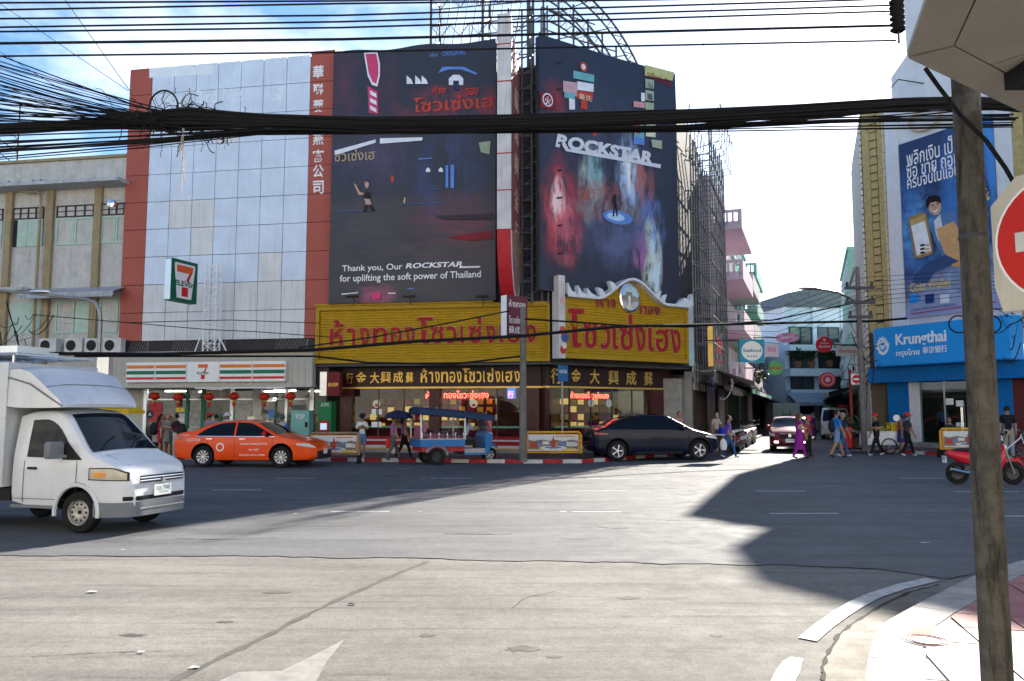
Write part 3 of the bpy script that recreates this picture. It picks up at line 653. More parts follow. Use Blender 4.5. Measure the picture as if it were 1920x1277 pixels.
# cash machine and charging cabinet
u, z = FL.uz(607, 836, .4)
AT = thing('cash_machine', 'tall green cash machine with a red screen panel beside the store glass', 'cash machine', FL.M(u, .4))
MB().box(-.28, .28, 0, .5, .112, 2.1).build('cabinet', mat('atm_green', (.015, .2, .07), .4), AT)
MB().box(-.2, .2, -.05, -.002, .35, 1.35).build('red_console', mat('atm_red', (.5, .02, .03), .4), AT)
MB().box(-.13, .13, -.07, -.052, 1.0, 1.25).build('screen', mat('screen_blue', (.3, .4, .5), .2, emit=.4), AT)
MB().box(-.18, .18, -.2, -.052, .88, .94).build('keypad_shelf', DSTEEL, AT)
lettering(AT, 'lettering', 'ATM', WH, -.16, .16, 1.9, 2.04, -.002)
u, z = FL.uz(561, 836, .1)
TG = thing('charging_cabinet', 'mint green cabinet with white lettering standing in front of the store window', 'cabinet', FL.M(u, .1))
MB().box(-.37, .37, 0, .5, .112, 1.75).build('cabinet', mat('mint_cabinet', (.2, .42, .37), .45), TG)
lettering(TG, 'lettering', 'TOP', WH, -.2, .2, 1.42, 1.6, -.002)
MB().box(.22, .33, -.012, -.001, 1.1, 1.3).build('card_reader', BLACK, TG)
# ================================================================ gold shop on the corner
BODY = mat('dark_shell', (.06, .06, .065), .8, var=.3); YEL = mat('sign_yellow', (.44, .265, .014), .5, var=.12, scale=2, streak=.2, dirt=(.14, .09, .02)); YELD = mat('sign_yellow_frame', (.40, .24, .014), .5, var=.15)
LRED = mat('letter_red', (.34, .015, .02), .6, var=.12, scale=4); LEDGE = mat('letter_pale_edge', (.5, .3, .2), .6, var=.1)
MAR = mat('maroon_granite', (.07, .022, .02), .25, var=.3, scale=6); MARD = mat('fascia_maroon', (.035, .012, .012), .3, var=.3, scale=5)
ZR = 15.3
uLg = FL.u(592)
G = thing('gold_shop_building', 'corner gold shop building with dark upper shell and maroon granite shop front', 'building', FL.M(0))
inv = FL.M(0).inverted()
loc = lambda v: tuple((inv @ v))
plan = [FL.P(uLg, .25), FL.P(-.1, .25), FC.P(.1, .25), FC.P(6.75, .25), FS.P(6.3, .25), FS.P(6.3, 9), FL.P(uLg, 13)]
MB().prism([loc(p)[:2] for p in plan], 'z', 3.525, ZR-.3).build('upper_shell', BODY, G)
MB().prism([loc(p)[:2] for p in (FS.P(.1, .3), FS.P(6.3, .3), FS.P(6.3, 3), FS.P(.1, 3))], 'z', .1, 3.09).build('side_wall', mat('side_grey', (.3, .29, .27), .7, var=.3, streak=.4), G)
# canopy slab under the signs
MB().prism([loc(p)[:2] for p in (FL.P(uLg, -.1), FL.P(-.02, -.1), FC.P(6.9, -.1), FC.P(6.9, 1.5), FL.P(-.3, 1.6), FL.P(uLg, 1.6))], 'z', 3.445, 3.52).build('canopy_slab', DSTEEL, G)
def ribbed(par, fr_poly_top, x0, x1, z0, z1, y=-.05, pitch=.105):
    """horizontal rounded ribs clipped by a top outline function"""
    mb = MB(); n = int((max(z1(x0), z1((x0+x1)/2), z1(x1))-z0)/pitch)+1; steps = 36
    for k in range(n):
        a, b = z0+k*pitch, z0+(k+1)*pitch; run = None
        for s in range(steps+1):
            xx = x0+(x1-x0)*s/steps; ok = z1(xx) >= b-.01
            if ok and run is None: run = xx
            if (not ok or s == steps) and run is not None:
                xe = xx if ok else x0+(x1-x0)*(s-1)/steps
                if xe-run > .05:
                    zz = [(a, 0), (a+pitch*.15, -.03), (a+pitch*.6, -.036), (a+pitch*.88, -.012), (b, 0)]
                    vs = [(xv, y+d_, zv) for xv in (run, xe) for zv, d_ in zz]
                    mb.add(vs, [(i, 5+i, 6+i, 1+i) for i in range(4)])
                run = None
    return mb.build('ribbed_panel', YEL, par)
# --- long yellow sign
SY = thing('long_gold_shop_sign', 'long yellow ribbed sign with raised red Thai letters along the street facade', 'shop sign', FL.M(uLg))
q = UV(FL, uLg); Wy = -uLg
z0, z1 = q(800, 680)[1], q(800, 571)[1]
MB().box(0, Wy-.06, .0, .2, z0, z1).build('sign_core', YELD, SY)
ribbed(SY, None, .16, Wy-.2, z0+.16, lambda x: z1-.18, -.001)
for a in ((0, .15, z0, z1), (Wy-.18, Wy-.06, z0, z1), (.15, Wy-.18, z0, z0+.14), (.15, Wy-.18, z1-.16, z1)):
    MB().box(a[0], a[1], -.13, -.001, a[2], a[3]).build('frame_rail', YELD, SY)
MB().box(-.03, Wy-2.2, -.2, .1, z1+.002, z1+.09).build('top_rail', YELD, SY)
def raised(par, qf, items, zb, zt, y=-.06, m=LRED, k=1.0):
    for s, a, b in items:
        x0, x1 = qf(a, 640)[0], qf(b, 640)[0]
        base, top = zb, zt
        hi = any(ch in s for ch in '่้็ั'); tall = s in ('โ',); low = s in ('ฏ',)
        if hi: top = zb+(zt-zb)*1.5
        if tall: top = zb+(zt-zb)*1.55
        L_ = lettering(par, 'letter', s, LEDGE, x0-.02, x1+.02, base-.02, top+.02, y+.035, .05, .022)
        lettering(L_, 'letter_face', s, m, x0+.005, x1-.005, base, top, y-.018, .03, .012)
LI = [('ห้', 620, 645), ('า', 652, 668), ('ง', 675, 694), ('ท', 700, 727), ('อ', 733, 755), ('ง', 760, 779), ('โ', 783, 812), ('ซ', 808, 832), ('ว', 838, 857), ('เ', 864, 872), ('ซ่', 879, 904), ('ง', 911, 930), ('เ', 937, 945), ('ฮ', 951, 978), ('ง', 985, 1006)]
raised(SY, q, LI, q(800, 645)[1], q(800, 613)[1])
# --- chamfer sign with the curved roofline
SCg = thing('corner_gold_shop_sign', 'yellow corner sign with curved white roofline, round temple picture and large red Thai letters', 'shop sign', FC.M(0, -.45))
q = UV(FC, 0, -.45); We = q(1287, 620)[0]; Wp = q(1056, 620)[0]
z0 = q(1160, 676)[1]; zS = q(1085, 560)[1]
def zc(x):      # roofline
    xa, xb, xm = q(1108, 540)[0], q(1243, 560)[0], q(1180, 540)[0]
    if x < xa or x > xb: return zS
    t = abs(x-xm)/((xb-xa)/2); return zS+(q(1180, 528)[1]-zS)*(.5+.5*cos(pi*min(1, t)))
outline = [(Wp, z0), (We, z0)]+[(We-(We-Wp)*i/60, zc(We-(We-Wp)*i/60)) for i in range(61)]
MB().prism(outline, 'y', 0, .2).build('sign_core', YELD, SCg)
ribbed(SCg, None, Wp+.14, We-.12, z0+.2, lambda x: zc(x)-.12, -.001)
for a in ((Wp, Wp+.13, z0, zS-.1), (We-.11, We, z0, zS-.1), (Wp+.13, We-.11, z0, z0+.18)): MB().box(a[0], a[1], -.11, -.001, a[2], a[3]).build('frame_rail', YELD, SCg)
RW = mat('roofline_white', (.62, .66, .7), .35, var=.12, streak=.15)
mb = MB(); prev = None
pts = [(Wp+(We-Wp)*i/60, zc(Wp+(We-Wp)*i/60)) for i in range(61)]
for (xa, za), (xb, zb) in zip(pts, pts[1:]):
    mb.add([(xa, -.3, za), (xb, -.3, zb), (xb, .2, zb), (xa, .2, za), (xa, -.3, za+.1), (xb, -.3, zb+.1), (xb, .2, zb+.1), (xa, .2, za+.1)], [(0, 1, 5, 4), (4, 5, 6, 7), (0, 3, 2, 1)])
mb.build('roofline_moulding', RW, SCg)
for a, h in ((1058, .42), (1077, .36), (1094, .3)):
    x = q(a, 560)[0]; print_poly(SCg, 'roof_fin', [(x, zS+.1), (x+.42, zS+.1), (x+.36, zS+.16), (x+.18, zS+.22), (x, zS+.1+h)], RW, .0, .25)
for a, s in ((1140, 1), (1228, -1), (1118, 1), (1238, -1)):
    x = q(a, 540)[0]; z = zc(x)+.1
    print_poly(SCg, 'upturned_tip', [(x, z), (x+.3*s, z+.06), (x+.1*s, z+.28), (x-.12*s, z+.34)], RW, -.05, .2)
x = q(1262, 560)[0]
print_poly(SCg, 'roof_fin', [(x, zS+.1), (x+.9, zS+.1), (x+.85, zS+.6), (x+.7, zS+.3), (x+.4, zS+.4)], RW, .0, .25)
# painted post at the left and the steel end at the right
PST = mat('painted_post', (.6, .58, .57), .5, var=.25, scale=1.2, streak=.3, dirt=(.4, .1, .08))
zp1 = q(1045, 517)[1]
MB().box(-.12, Wp-.02, -.16, .25, z0-.02, zp1).build('painted_post', PST, SCg)
for k, (a, b, r, c) in enumerate(((.12, .3, .14, (.5, .05, .05)), (.2, .75, .17, (.08, .1, .3)), (.1, 1.0, .14, (.6, .1, .08)), (.18, .45, .1, (.75, .7, .6)), (.1, 2.1, .12, (.6, .35, .35)))):
    print_poly(SCg, 'painted_flower', ell(a-.05, z0+b, r, r*1.2, 14), mat('flower%d' % k, c, .5), -.16-.001*(k+1), .002)
MB().box(We+.005, We+.28, -.12, .2, z0-.1, zS+.3).build('steel_end_cover', ALU, SCg)
RI = [('โ', 1064, 1100), ('ซ', 1088, 1115), ('ว', 1123, 1141), ('เ', 1146, 1156), ('ซ่', 1159, 1184), ('ง', 1188, 1207), ('เ', 1213, 1223), ('ฮ', 1227, 1251), ('ง', 1254, 1273)]
RI[0] = ('โ', 1062, 1092); RI[1] = ('ซ', 1092, 1116)
raised(SCg, q, RI, q(1160, 656)[1], q(1160, 605)[1]-.12)
SMR = mat('small_letter_red', (.3, .05, .05), .4)
for items, yb, yt in (([('ห้', 1117, 1130), ('า', 1133, 1141), ('ง', 1144, 1152)], 580, 564), ([('ท', 1198, 1211), ('อ', 1214, 1224), ('ง', 1226, 1235)], 586, 570)):
    for s, a, b in items:
        x0, x1 = q(a, 570)[0], q(b, 570)[0]; zz = (q(1175, yb)[1], q(1175, yt)[1]*1.0+(.12 if s == 'ห้' else 0))
        lettering(SCg, 'small_letter', s, SMR, x0, x1, zz[0], zz[1], -.05, .05, .02)
ec = q(1177, 559)
em = MB().lathe([(.52, 0), (.52, -.1), (.45, -.12), (.44, -.04)], 32, (0, 0, 0), 'y').build('emblem_ring', CHROME, SCg, Matrix.Translation((ec[0], -.04, ec[1])) @ Matrix.Scale(1.12, 4, (0, 0, 1)), smooth=True)
print_poly(em, 'emblem_sky', ell(0, 0, .45, .45, 28), mat('emblem_sky', (.45, .62, .72), .4), -.05, .003)
for nm, p, c in (('emblem_court', [(-.43, -.1), (.43, -.1), (.25, -.37), (-.25, -.37)], (.45, .47, .45)), ('emblem_wall', [(-.44, -.1), (-.44, .04), (-.12, .1), (-.12, -.14)], (.3, .25, .18)), ('emblem_wall', [(.44, -.1), (.44, .04), (.12, .1), (.12, -.14)], (.3, .25, .18)), ('emblem_gate', [(-.14, -.2), (-.14, .16), (-.18, .2), (.18, .2), (.14, .16), (.14, -.2)], (.25, .24, .22)), ('emblem_arch', [(-.06, -.2), (-.06, .04), (0, .1), (.06, .04), (.06, -.2)], (.65, .7, .72)), ('emblem_path', [(-.06, -.2), (.06, -.2), (.14, -.4), (-.14, -.4)], (.7, .65, .5))):
    print_poly(em, nm, p, mat(nm, c, .5), -.054-.003*('gate' in nm)-.005*('arch' in nm or 'path' in nm), .002)
# --- shop front: fascia, piers, glass and the lit interior
gq = 1.0
def front(fr, u0, u1, piers, glass_, chars, name):
    F_ = thing(name, {'gold_shop_street_front': 'gold shop window wall on the street side with maroon piers and gold characters', 'gold_shop_corner_front': 'gold shop window wall on the chamfered corner with six gold Chinese characters'}[name], 'shop front', fr.M(u0, gq))
    xx = lambda px: fr.u(px, gq, 760)-u0
    zz = lambda py: fr.uz((glass_[0][0]+glass_[0][1])/2, py, gq)[1]
    W = u1-u0; zg = zz(727)
    MB().box(0, W, -.1, .2, zg, 3.44).build('name_fascia', MARD, F_)
    MB().box(0, W, -.13, -.101, zg-.04, zg+.03).build('gold_trim', GOLD, F_)
    for a, b in piers: MB().box(xx(a), xx(b), -.15, .2, .112, zg-.041).build('pier', MAR, F_)
    for a, b in glass_:
        n = max(1, round((xx(b)-xx(a))/1.1))
        for k in range(n):
            x0, x1 = xx(a)+(xx(b)-xx(a))*k/n, xx(a)+(xx(b)-xx(a))*(k+1)/n
            MB().box(x0+.02, x1-.02, .02, .03, .75, zg-.05).build('pane', SHOPGLASS, F_)
            MB().box(x1-.02, x1+.02, .0, .06, .7, zg-.05).build('mullion', DSTEEL, F_)
        # stepped red and white base
        for j, (m, za, zb) in enumerate(((KERBC, .112, .24), (GOLD, .24, .3), (mat('base_white', (.6, .58, .55), .4), .3, .4), (mat('base_red', (.34, .02, .025), .35), .4, .56), (mat('base_white', (.6, .58, .55), .4), .56, .62), (mat('base_red', (.34, .02, .025), .35), .62, .74))):
            MB().box(xx(a), xx(b), -.14+j*.02, .1, za+.001, zb-.001).build('base_course', m, F_)
    for ch, a, b, ya, yb in chars:
        lettering(F_, 'character', ch, GOLD, xx(a), xx(b), zz(yb), zz(ya), -.102, .025, .012)
    # interior
    MB().box(0, W, 3.2, 3.3, .1, 2.93).build('back_wall', mat('gold_display', (.12, .035, .02), .4, var=.5, scale=4), F_)
    for x_ in (0, W-.08): MB().box(x_, x_+.08, .2, 3.19, .1, 2.93).build('party_wall', MARD, F_)
    dp = MB()
    for j in range(4):
        for i in range(int(W/.4)):
            if random.random() < .8: dp.box(.1+i*.4, .36+i*.4, 3.1, 3.19, 1.0+j*.34, 1.0+j*.34+.2+random.random()*.07, random.randrange(3))
    dp.build('gold_trays', [mat('tray_gold', (.7, .42, .06), .35, metal=.5), mat('tray_red', (.4, .02, .03), .5), mat('tray_lit', (.75, .5, .15), .3, emit=.25)], F_)
    MB().box(.2, W-.2, 1.0, 1.6, .112, 1.05).build('counter', mat('counter_dark', (.12, .02, .02), .3), F_)
    MB().box(.2, W-.2, .98, 1.62, 1.052, 1.12).build('counter_top', mat('counter_glow', (.12, .3, .22), .2, emit=.12), F_)
    MB().box(0, W, .2, 3.3, 2.94, 2.97).build('ceiling', DARKIN, F_)
    dl = mat('downlight', (1, .93, .78), .4, emit=5)
    for i in range(int(W/.9)):
        for y in (.9, 2.3): MB().lathe([(0, 0), (.07, 0), (.08, .02)], 10, (.4+i*.9, y, 2.91)).build('downlight', dl, F_)
    return F_, xx, zz
u0 = FL.u(640, gq)
F1, xx, zz = front(FL, u0, -.2, ((640, 662), (806, 826), (986, 1012)), ((662, 806), (826, 986)), [('行', 650, 663, 699, 719), ('金', 668, 688, 697, 719), ('大', 695, 712, 698, 719), ('興', 715, 734, 697, 718), ('成', 738, 757, 697, 718), ('蘇', 762, 776, 698, 718)]+[(s, 790+(a-620)*.48, 790+(b-620)*.48, 698 if s not in ('โ', 'ห้', 'ซ่') else 692, 718) for s, a, b in LI], 'gold_shop_street_front')
NEON = mat('red_neon', (1, .05, .03), .4, emit=5); NEONP = mat('pink_neon', (1, .1, .3), .4, emit=4)
lettering(F1, 'neon_lettering', 'ห้', NEON, xx(797), xx(807), zz(747), zz(735), .1, .01)
lettering(F1, 'neon_lettering', 'ทองโซวเซ่งเฮง', NEON, xx(831), xx(915), zz(747), zz(733), .1, .01)
MB().box(xx(950), xx(966), .1, .12, zz(748), zz(723)).build('blue_lightbox', mat('lightbox_blue', (.02, .12, .4), .4, emit=.8), F1)
lettering(F1, 'neon_lettering', '行', NEONP, xx(952), xx(962), zz(747), zz(734), .09, .01)
for px in (706, 888):
    print_poly(F1, 'round_sign', ell(xx(px), zz(757), .16, .16), mat('round_cream', (.75, .68, .5), .4), .015, .003); print_poly(F1, 'round_sign_mark', ell(xx(px), zz(760), .09, .05), RED, .011, .003)
for a, b, c, d_ in ((697, 705, 767, 777), (708, 716, 767, 777), (697, 715, 791, 801), (812, 824, 765, 777)):
    MB().box(xx(a), xx(b), -.16 if a == 812 else .008, -.152 if a == 812 else .014, zz(d_), zz(c)).build('notice', WHITEC, F1)
F2, xx, zz = front(FC, .2, 6.75, ((1018, 1026), (1220, 1240)), ((1026, 1222),), [('行', 1030, 1050, 693, 722), ('金', 1068, 1086, 693, 720), ('大', 1103, 1121, 693, 720), ('興', 1138, 1157, 694, 721), ('成', 1171, 1190, 694, 721), ('蘇', 1205, 1221, 694, 721)], 'gold_shop_corner_front')
lettering(F2, 'neon_lettering', 'ห้างทองโซวเซ่งเฮง', NEON, xx(1073), xx(1144), zz(747), zz(735), .1, .01)
for px in (1109, 1142): print_poly(F2, 'round_sign', ell(xx(px), zz(756), .16, .16), mat('round_grey', (.55, .57, .58), .4), .015, .003)
lettering(F2, 'side_lettering', 'ห้างทองโซวเซ่งเฮง', GOLD, xx(1243), xx(1280), zz(722), zz(706), -.11, .02)
# bank-style red panel at the left end and small lit boxes
u, z = FL.uz(628, 720, -.2)
RB = thing('maroon_hanging_sign', 'maroon hanging sign box with faint gold lettering under the yellow sign by the store', 'shop sign', FL.M(u, -.1))
a, b = FL.uz(612, 742, -.1), FL.uz(637, 697, -.1)
MB().box(a[0]-u, b[0]-u, 0, .3, a[1], b[1]).build('sign_box', mat('sign_maroon', (.14, .01, .015), .4), RB); MB().box(a[0]-u-.28, a[0]-u-.004, .0, .25, a[1], b[1]).build('lit_end', ALU, RB)
lettering(RB, 'lettering', '蘇成興', GOLD, a[0]-u+.06, b[0]-u-.06, a[1]+.35, a[1]+.5, -.002)
# --- banners ------------------------------------------------------------------
BAN = mat('banner_night', (.035, .036, .055), .5, var=.3, scale=.35); BANB = mat('banner_brown', (.055, .042, .042), .5, var=.2, scale=.4)
def printed(name, base, glows, var=.3):
    """printed cloth: soft coloured patches of streaky ink at fixed spots of the print (x, z, rx, rz, colour, strength, stretch)"""
    m = bpy.data.materials.new(name); m.use_nodes = True; N, L = m.node_tree.nodes, m.node_tree.links; b = N['Principled BSDF']; b.inputs['Roughness'].default_value = .5
    t = N.new('ShaderNodeTexCoord'); rgb = N.new('ShaderNodeRGB'); rgb.outputs[0].default_value = tuple(base)+(1,); last = rgb.outputs[0]
    for i, (x, z, rx, rz, c, k, st) in enumerate(glows):
        mp = N.new('ShaderNodeMapping'); mp.vector_type = 'POINT'; mp.inputs['Scale'].default_value = (1/rx, 0, 1/rz); mp.inputs['Location'].default_value = (-x/rx, 0, -z/rz)
        L.new(t.outputs['Object'], mp.inputs[0]); g = N.new('ShaderNodeTexGradient'); g.gradient_type = 'SPHERICAL'; L.new(mp.outputs[0], g.inputs[0])
        m2 = N.new('ShaderNodeMapping'); m2.inputs['Scale'].default_value = (st[0], 1, st[1]); m2.inputs['Location'].default_value = (i*3.1, 0, i*1.7); L.new(t.outputs['Object'], m2.inputs[0])
        n = N.new('ShaderNodeTexNoise'); n.inputs['Scale'].default_value = 1.0; n.inputs['Detail'].default_value = 7; n.inputs['Roughness'].default_value = .68; L.new(m2.outputs[0], n.inputs['Vector'])
        r = N.new('ShaderNodeMapRange'); r.inputs[1].default_value = .42; r.inputs[2].default_value = .62; L.new(n.outputs[0], r.inputs[0])
        p = N.new('ShaderNodeMath'); p.operation = 'POWER'; p.inputs[1].default_value = .8; L.new(g.outputs['Fac'] if 'Fac' in g.outputs else g.outputs[1], p.inputs[0])
        q2 = N.new('ShaderNodeMath'); q2.operation = 'MULTIPLY'; L.new(p.outputs[0], q2.inputs[0]); L.new(r.outputs[0], q2.inputs[1])
        q3 = N.new('ShaderNodeMath'); q3.operation = 'MULTIPLY'; q3.use_clamp = True; q3.inputs[1].default_value = k; L.new(q2.outputs[0], q3.inputs[0])
        mx = N.new('ShaderNodeMixRGB'); mx.inputs[2].default_value = tuple(c)+(1,); L.new(q3.outputs[0], mx.inputs[0]); L.new(last, mx.inputs[1]); last = mx.outputs[0]
    L.new(last, b.inputs['Base Color']); MATS[name] = m; return m
def ink(c, n): return mat('ink_'+n, c, .5, var=.15, scale=3)
NAVY = ink((.03, .04, .11), 'navy'); RDK = ink((.22, .02, .03), 'darkred'); PNK = ink((.55, .06, .16), 'pink'); PWH = ink((.7, .74, .82), 'palewhite'); LBL = ink((.12, .25, .65), 'blue'); ORD = ink((.5, .06, .035), 'orangered'); GRNK = ink((.35, .42, .3), 'palegreen'); SKI = ink((.5, .33, .27), 'skin'); MIDB = ink((.06, .1, .24), 'midblue'); TEAL = ink((.15, .4, .45), 'teal')
uA, uB = FL.u(621, -.3, 330), FL.u(929, -.3, 330)
B1 = thing('street_banner', 'huge dark banner with white thank-you lettering on the street facade above the long yellow sign', 'billboard', FL.M(uA, -.3))
q = UV(FL, uA, -.3)
zt0, zb0 = q(775, 87)[1], q(775, 566)[1]; Wb = uB-uA
mb = MB(); nx, nz2 = 24, 30                      # slightly billowing cloth
for j in range(nz2+1):
    for i in range(nx+1):
        x, z = Wb*i/nx, zb0+(zt0-zb0)*j/nz2
        mb.v.append((x, .012*sin(x*1.7+z*.6)+.01*sin(z*2.3), z+(.05*sin(x*2.1) if j == nz2 else 0)))
mb.f = [(j*(nx+1)+i, j*(nx+1)+i+1, (j+1)*(nx+1)+i+1, (j+1)*(nx+1)+i) for j in range(nz2) for i in range(nx)]; mb.m = [0 if j > 11 else 1 for j in range(nz2) for i in range(nx)]
gz = lambda px, py: q(px, py)
def gl(px, py, wx, wz, c, k, st): a = q(px, py); return (a[0], a[1], wx, wz, c, k, st)
BAN = printed('banner_street_print', (.016, .018, .034), [gl(680, 160, 1.6, 2.4, (.16, .02, .06), .9, (.5, .3)), gl(850, 195, 2.6, .9, (.3, .02, .03), 1.3, (.8, .8)), gl(840, 330, 1.6, 2.2, (.03, .06, .22), 1.2, (.8, .3)), gl(700, 300, 2.2, 1.5, (.07, .05, .12), 1.0, (.6, .4)), gl(860, 430, 2.6, 1.6, (.16, .03, .04), 1.2, (.25, 1.2)), gl(660, 420, 2.4, 1.6, (.07, .055, .06), 1.2, (.2, .9)), gl(770, 470, 5, 2.6, (.05, .04, .04), 2.0, (.15, .4)), gl(705, 552, .9, .5, (.5, .08, .2), 1.2, (.8, .8))])
mb.m = [0]*len(mb.m); mb.build('cloth', BAN, B1, smooth=True)
MB().box(-.02, Wb+.02, .05, .2, zb0, zt0-.1).build('backing_frame', BODY, B1)
Y = -.035
def pr(par, nm, pts, m, k=0): return print_poly(par, 'printed_'+nm, [q(*p) for p in pts], m, Y-.004*k, .002)
pr(B1, 'sign', [(683, 100), (708, 98), (713, 120), (713, 142), (708, 163), (698, 160), (690, 143)], PWH); pr(B1, 'sign', [(686, 102), (706, 101), (710, 122), (710, 142), (706, 158), (699, 154), (692, 138)], PNK, 1)
pr(B1, 'sign', [(690, 162), (708, 172), (710, 214), (692, 212)], PNK)
for k in range(3): pr(B1, 'stripe', [(694, 170+k*14), (706, 176+k*14), (707, 184+k*14), (695, 178+k*14)], PWH, 1)
for x in (763, 779, 791): pr(B1, 'fin', [(x, 142), (x+9, 150), (x+12, 158), (x, 158)], PWH)
pr(B1, 'arch', [(830, 126), (870, 126), (895, 138), (893, 141), (866, 131), (842, 131), (822, 138)], LBL); pr(B1, 'gate', [(842, 160), (842, 148), (850, 141), (862, 141), (869, 148), (869, 160)], PWH)
pr(B1, 'gate', [(850, 170), (850, 152), (861, 152), (861, 170)], NAVY, 1)
for s, a, b, ya, yb in (('โซวเซ่งเฮ', 776, 925, 212, 184), ('ห้าง', 812, 836, 176, 162), ('ทอง', 873, 897, 180, 166)):
    x0, x1 = q(a, yb)[0], q(b, yb)[0]; lettering(B1, 'printed_lettering', s, ORD, x0, x1, q(a, ya)[1], q(a, yb)[1], Y, .002, .015)
lettering(B1, 'printed_lettering', 'vine   ORIGINAL', LBL, q(806, 100)[0], q(874, 100)[0], q(806, 108)[1], q(806, 99)[1], Y, .002)
pr(B1, 'glow', [(628, 283), (705, 262), (705, 268), (628, 292)], PWH); pr(B1, 'glow', [(713, 260), (793, 258), (792, 264), (713, 270)], PWH)
lettering(B1, 'printed_lettering', 'ซวเซ่งเฮ', ink((.4, .33, .22), 'bronze'), q(628, 290)[0], q(703, 290)[0], q(628, 304)[1], q(628, 282)[1], Y, .002, .01)
pr(B1, 'door', [(836, 311), (841, 310), (841, 352), (836, 353)], LBL); pr(B1, 'door', [(845, 310), (852, 309), (852, 353), (845, 353)], LBL)
for x in (803, 827): pr(B1, 'lamp', [(x-4, 323), (x-4, 318), (x, 314), (x+4, 318), (x+4, 323)], PWH)
for x0, x1, y in ((785, 810, 298), (750, 835, 382), (632, 700, 396), (775, 830, 356)): pr(B1, 'light', [(x0, y), (x1, y-2), (x1, y), (x0, y+2)], MIDB if y > 300 else LBL)
pr(B1, 'light', [(898, 268), (920, 265), (918, 290), (902, 286)], GRNK); pr(B1, 'light', [(757, 380), (759, 370), (761, 371), (759, 382)], ink((.6, .65, .2), 'lime')); pr(B1, 'lamp', [(734, 330), (739, 330), (739, 342), (734, 342)], ORD)
# printed dancer
for nm, p, m in (('arm', ((664, 344), (668, 347), (676, 361), (684, 362), (683, 366), (673, 366)), SKI), ('head', ((684, 341), (688, 339), (692, 342), (692, 350), (688, 354), (685, 350)), SKI), ('hair', ((684, 345), (686, 339), (691, 338), (693, 344), (690, 341)), ink((.02, .018, .02), 'black')), ('top', ((679, 362), (690, 359), (697, 366), (694, 374), (683, 372)), ink((.02, .018, .02), 'black')), ('waist', ((684, 373), (694, 374), (697, 384), (687, 384)), SKI), ('leg', ((684, 386), (690, 386), (688, 398), (681, 398)), ink((.025, .02, .025), 'dk')), ('leg', ((692, 385), (698, 385), (704, 396), (697, 397)), ink((.025, .02, .025), 'dk'))):
    pr(B1, 'dancer_'+nm, p, m, 1)
pr(B1, 'glow', [(840, 445), (925, 432), (925, 448), (880, 452)], RDK); pr(B1, 'glow', [(815, 405), (925, 400), (925, 412), (830, 412)], ink((.05, .035, .05), 'plum'))
pr(B1, 'glow', [(695, 555), (700, 548), (712, 548), (716, 554), (712, 561), (699, 562)], PNK); pr(B1, 'light', [(641, 551), (672, 548), (672, 550), (641, 553)], PWH); pr(B1, 'light', [(728, 549), (742, 549), (742, 551), (728, 551)], PWH); pr(B1, 'light', [(764, 541), (777, 540), (777, 542), (764, 543)], LBL)
WL = mat('print_white', (.8, .8, .82), .5, var=.02)
lettering(B1, 'printed_lettering', 'Thank you, Our', WL, q(642, 500)[0], q(755, 500)[0], q(700, 511)[1], q(700, 496)[1], Y, .002, .01, 0, .003)
lettering(B1, 'printed_lettering', 'ROCKSTAR', WL, q(761, 495)[0], q(868, 495)[0], q(820, 502)[1], q(820, 492)[1], Y, .002, .03, .3)
pr(B1, 'underline', [(862, 500), (901, 499), (900, 502), (861, 503)], WL)
lettering(B1, 'printed_lettering', 'for uplifting the soft power of Thailand', WL, q(638, 520)[0], q(902, 520)[0], q(770, 529)[1], q(770, 512)[1], Y, .002, .01, 0, .003)
for px in (664, 770, 906):        # floodlights on the sign's top rail
    u, z = FL.uz(px, 570, -.6)
    fl = thing('banner_floodlight', 'small black floodlight on the yellow sign rail, aimed up at the banner', 'floodlight', FL.M(u, -.6, z), 'floodlights below the street banner')
    mb = MB(); mb.tube([(0, 0, -.05), (.02, -.1, .12), (.04, -.2, .25)], .02, 5); mb.build('arm', DSTEEL, fl); MB().box(-.22, .22, -.34, -.16, .22, .28).build('lamp_head', BLACK, fl); MB().tube([(-.2, -.1, .22), (-.2, -.05, .38), (.2, -.05, .38), (.2, -.1, .22)], .012, 4).build('bracket', DSTEEL, fl)
# right banner on the chamfer
uA, uB = FC.u(1011, -.3, 330), FC.u(1271, -.3, 400)
B2 = thing('corner_banner', 'huge night street banner with slanted silver title above the curved yellow sign', 'billboard', FC.M(uA, -.3))
q = UV(FC, uA, -.3); Wb = uB-uA; zb0 = q(1140, 556)[1]; zl, zr = q(1012, 63)[1], q(1264, 138)[1]
mb = MB(); nx, nz2 = 24, 30
for j in range(nz2+1):
    for i in range(nx+1):
        x = Wb*i/nx; ztop = zl+(zr-zl)*i/nx-.25*sin(pi*i/nx)*.2; z = zb0+(ztop-zb0)*j/nz2
        mb.v.append((x, .012*sin(x*1.5+z*.5)+.01*sin(z*2.1), z))
mb.f = [(j*(nx+1)+i, j*(nx+1)+i+1, (j+1)*(nx+1)+i+1, (j+1)*(nx+1)+i) for j in range(nz2) for i in range(nx)]; mb.m = [0]*len(mb.f)
RS_, CS_ = (.9, .35), (2.6, .8)
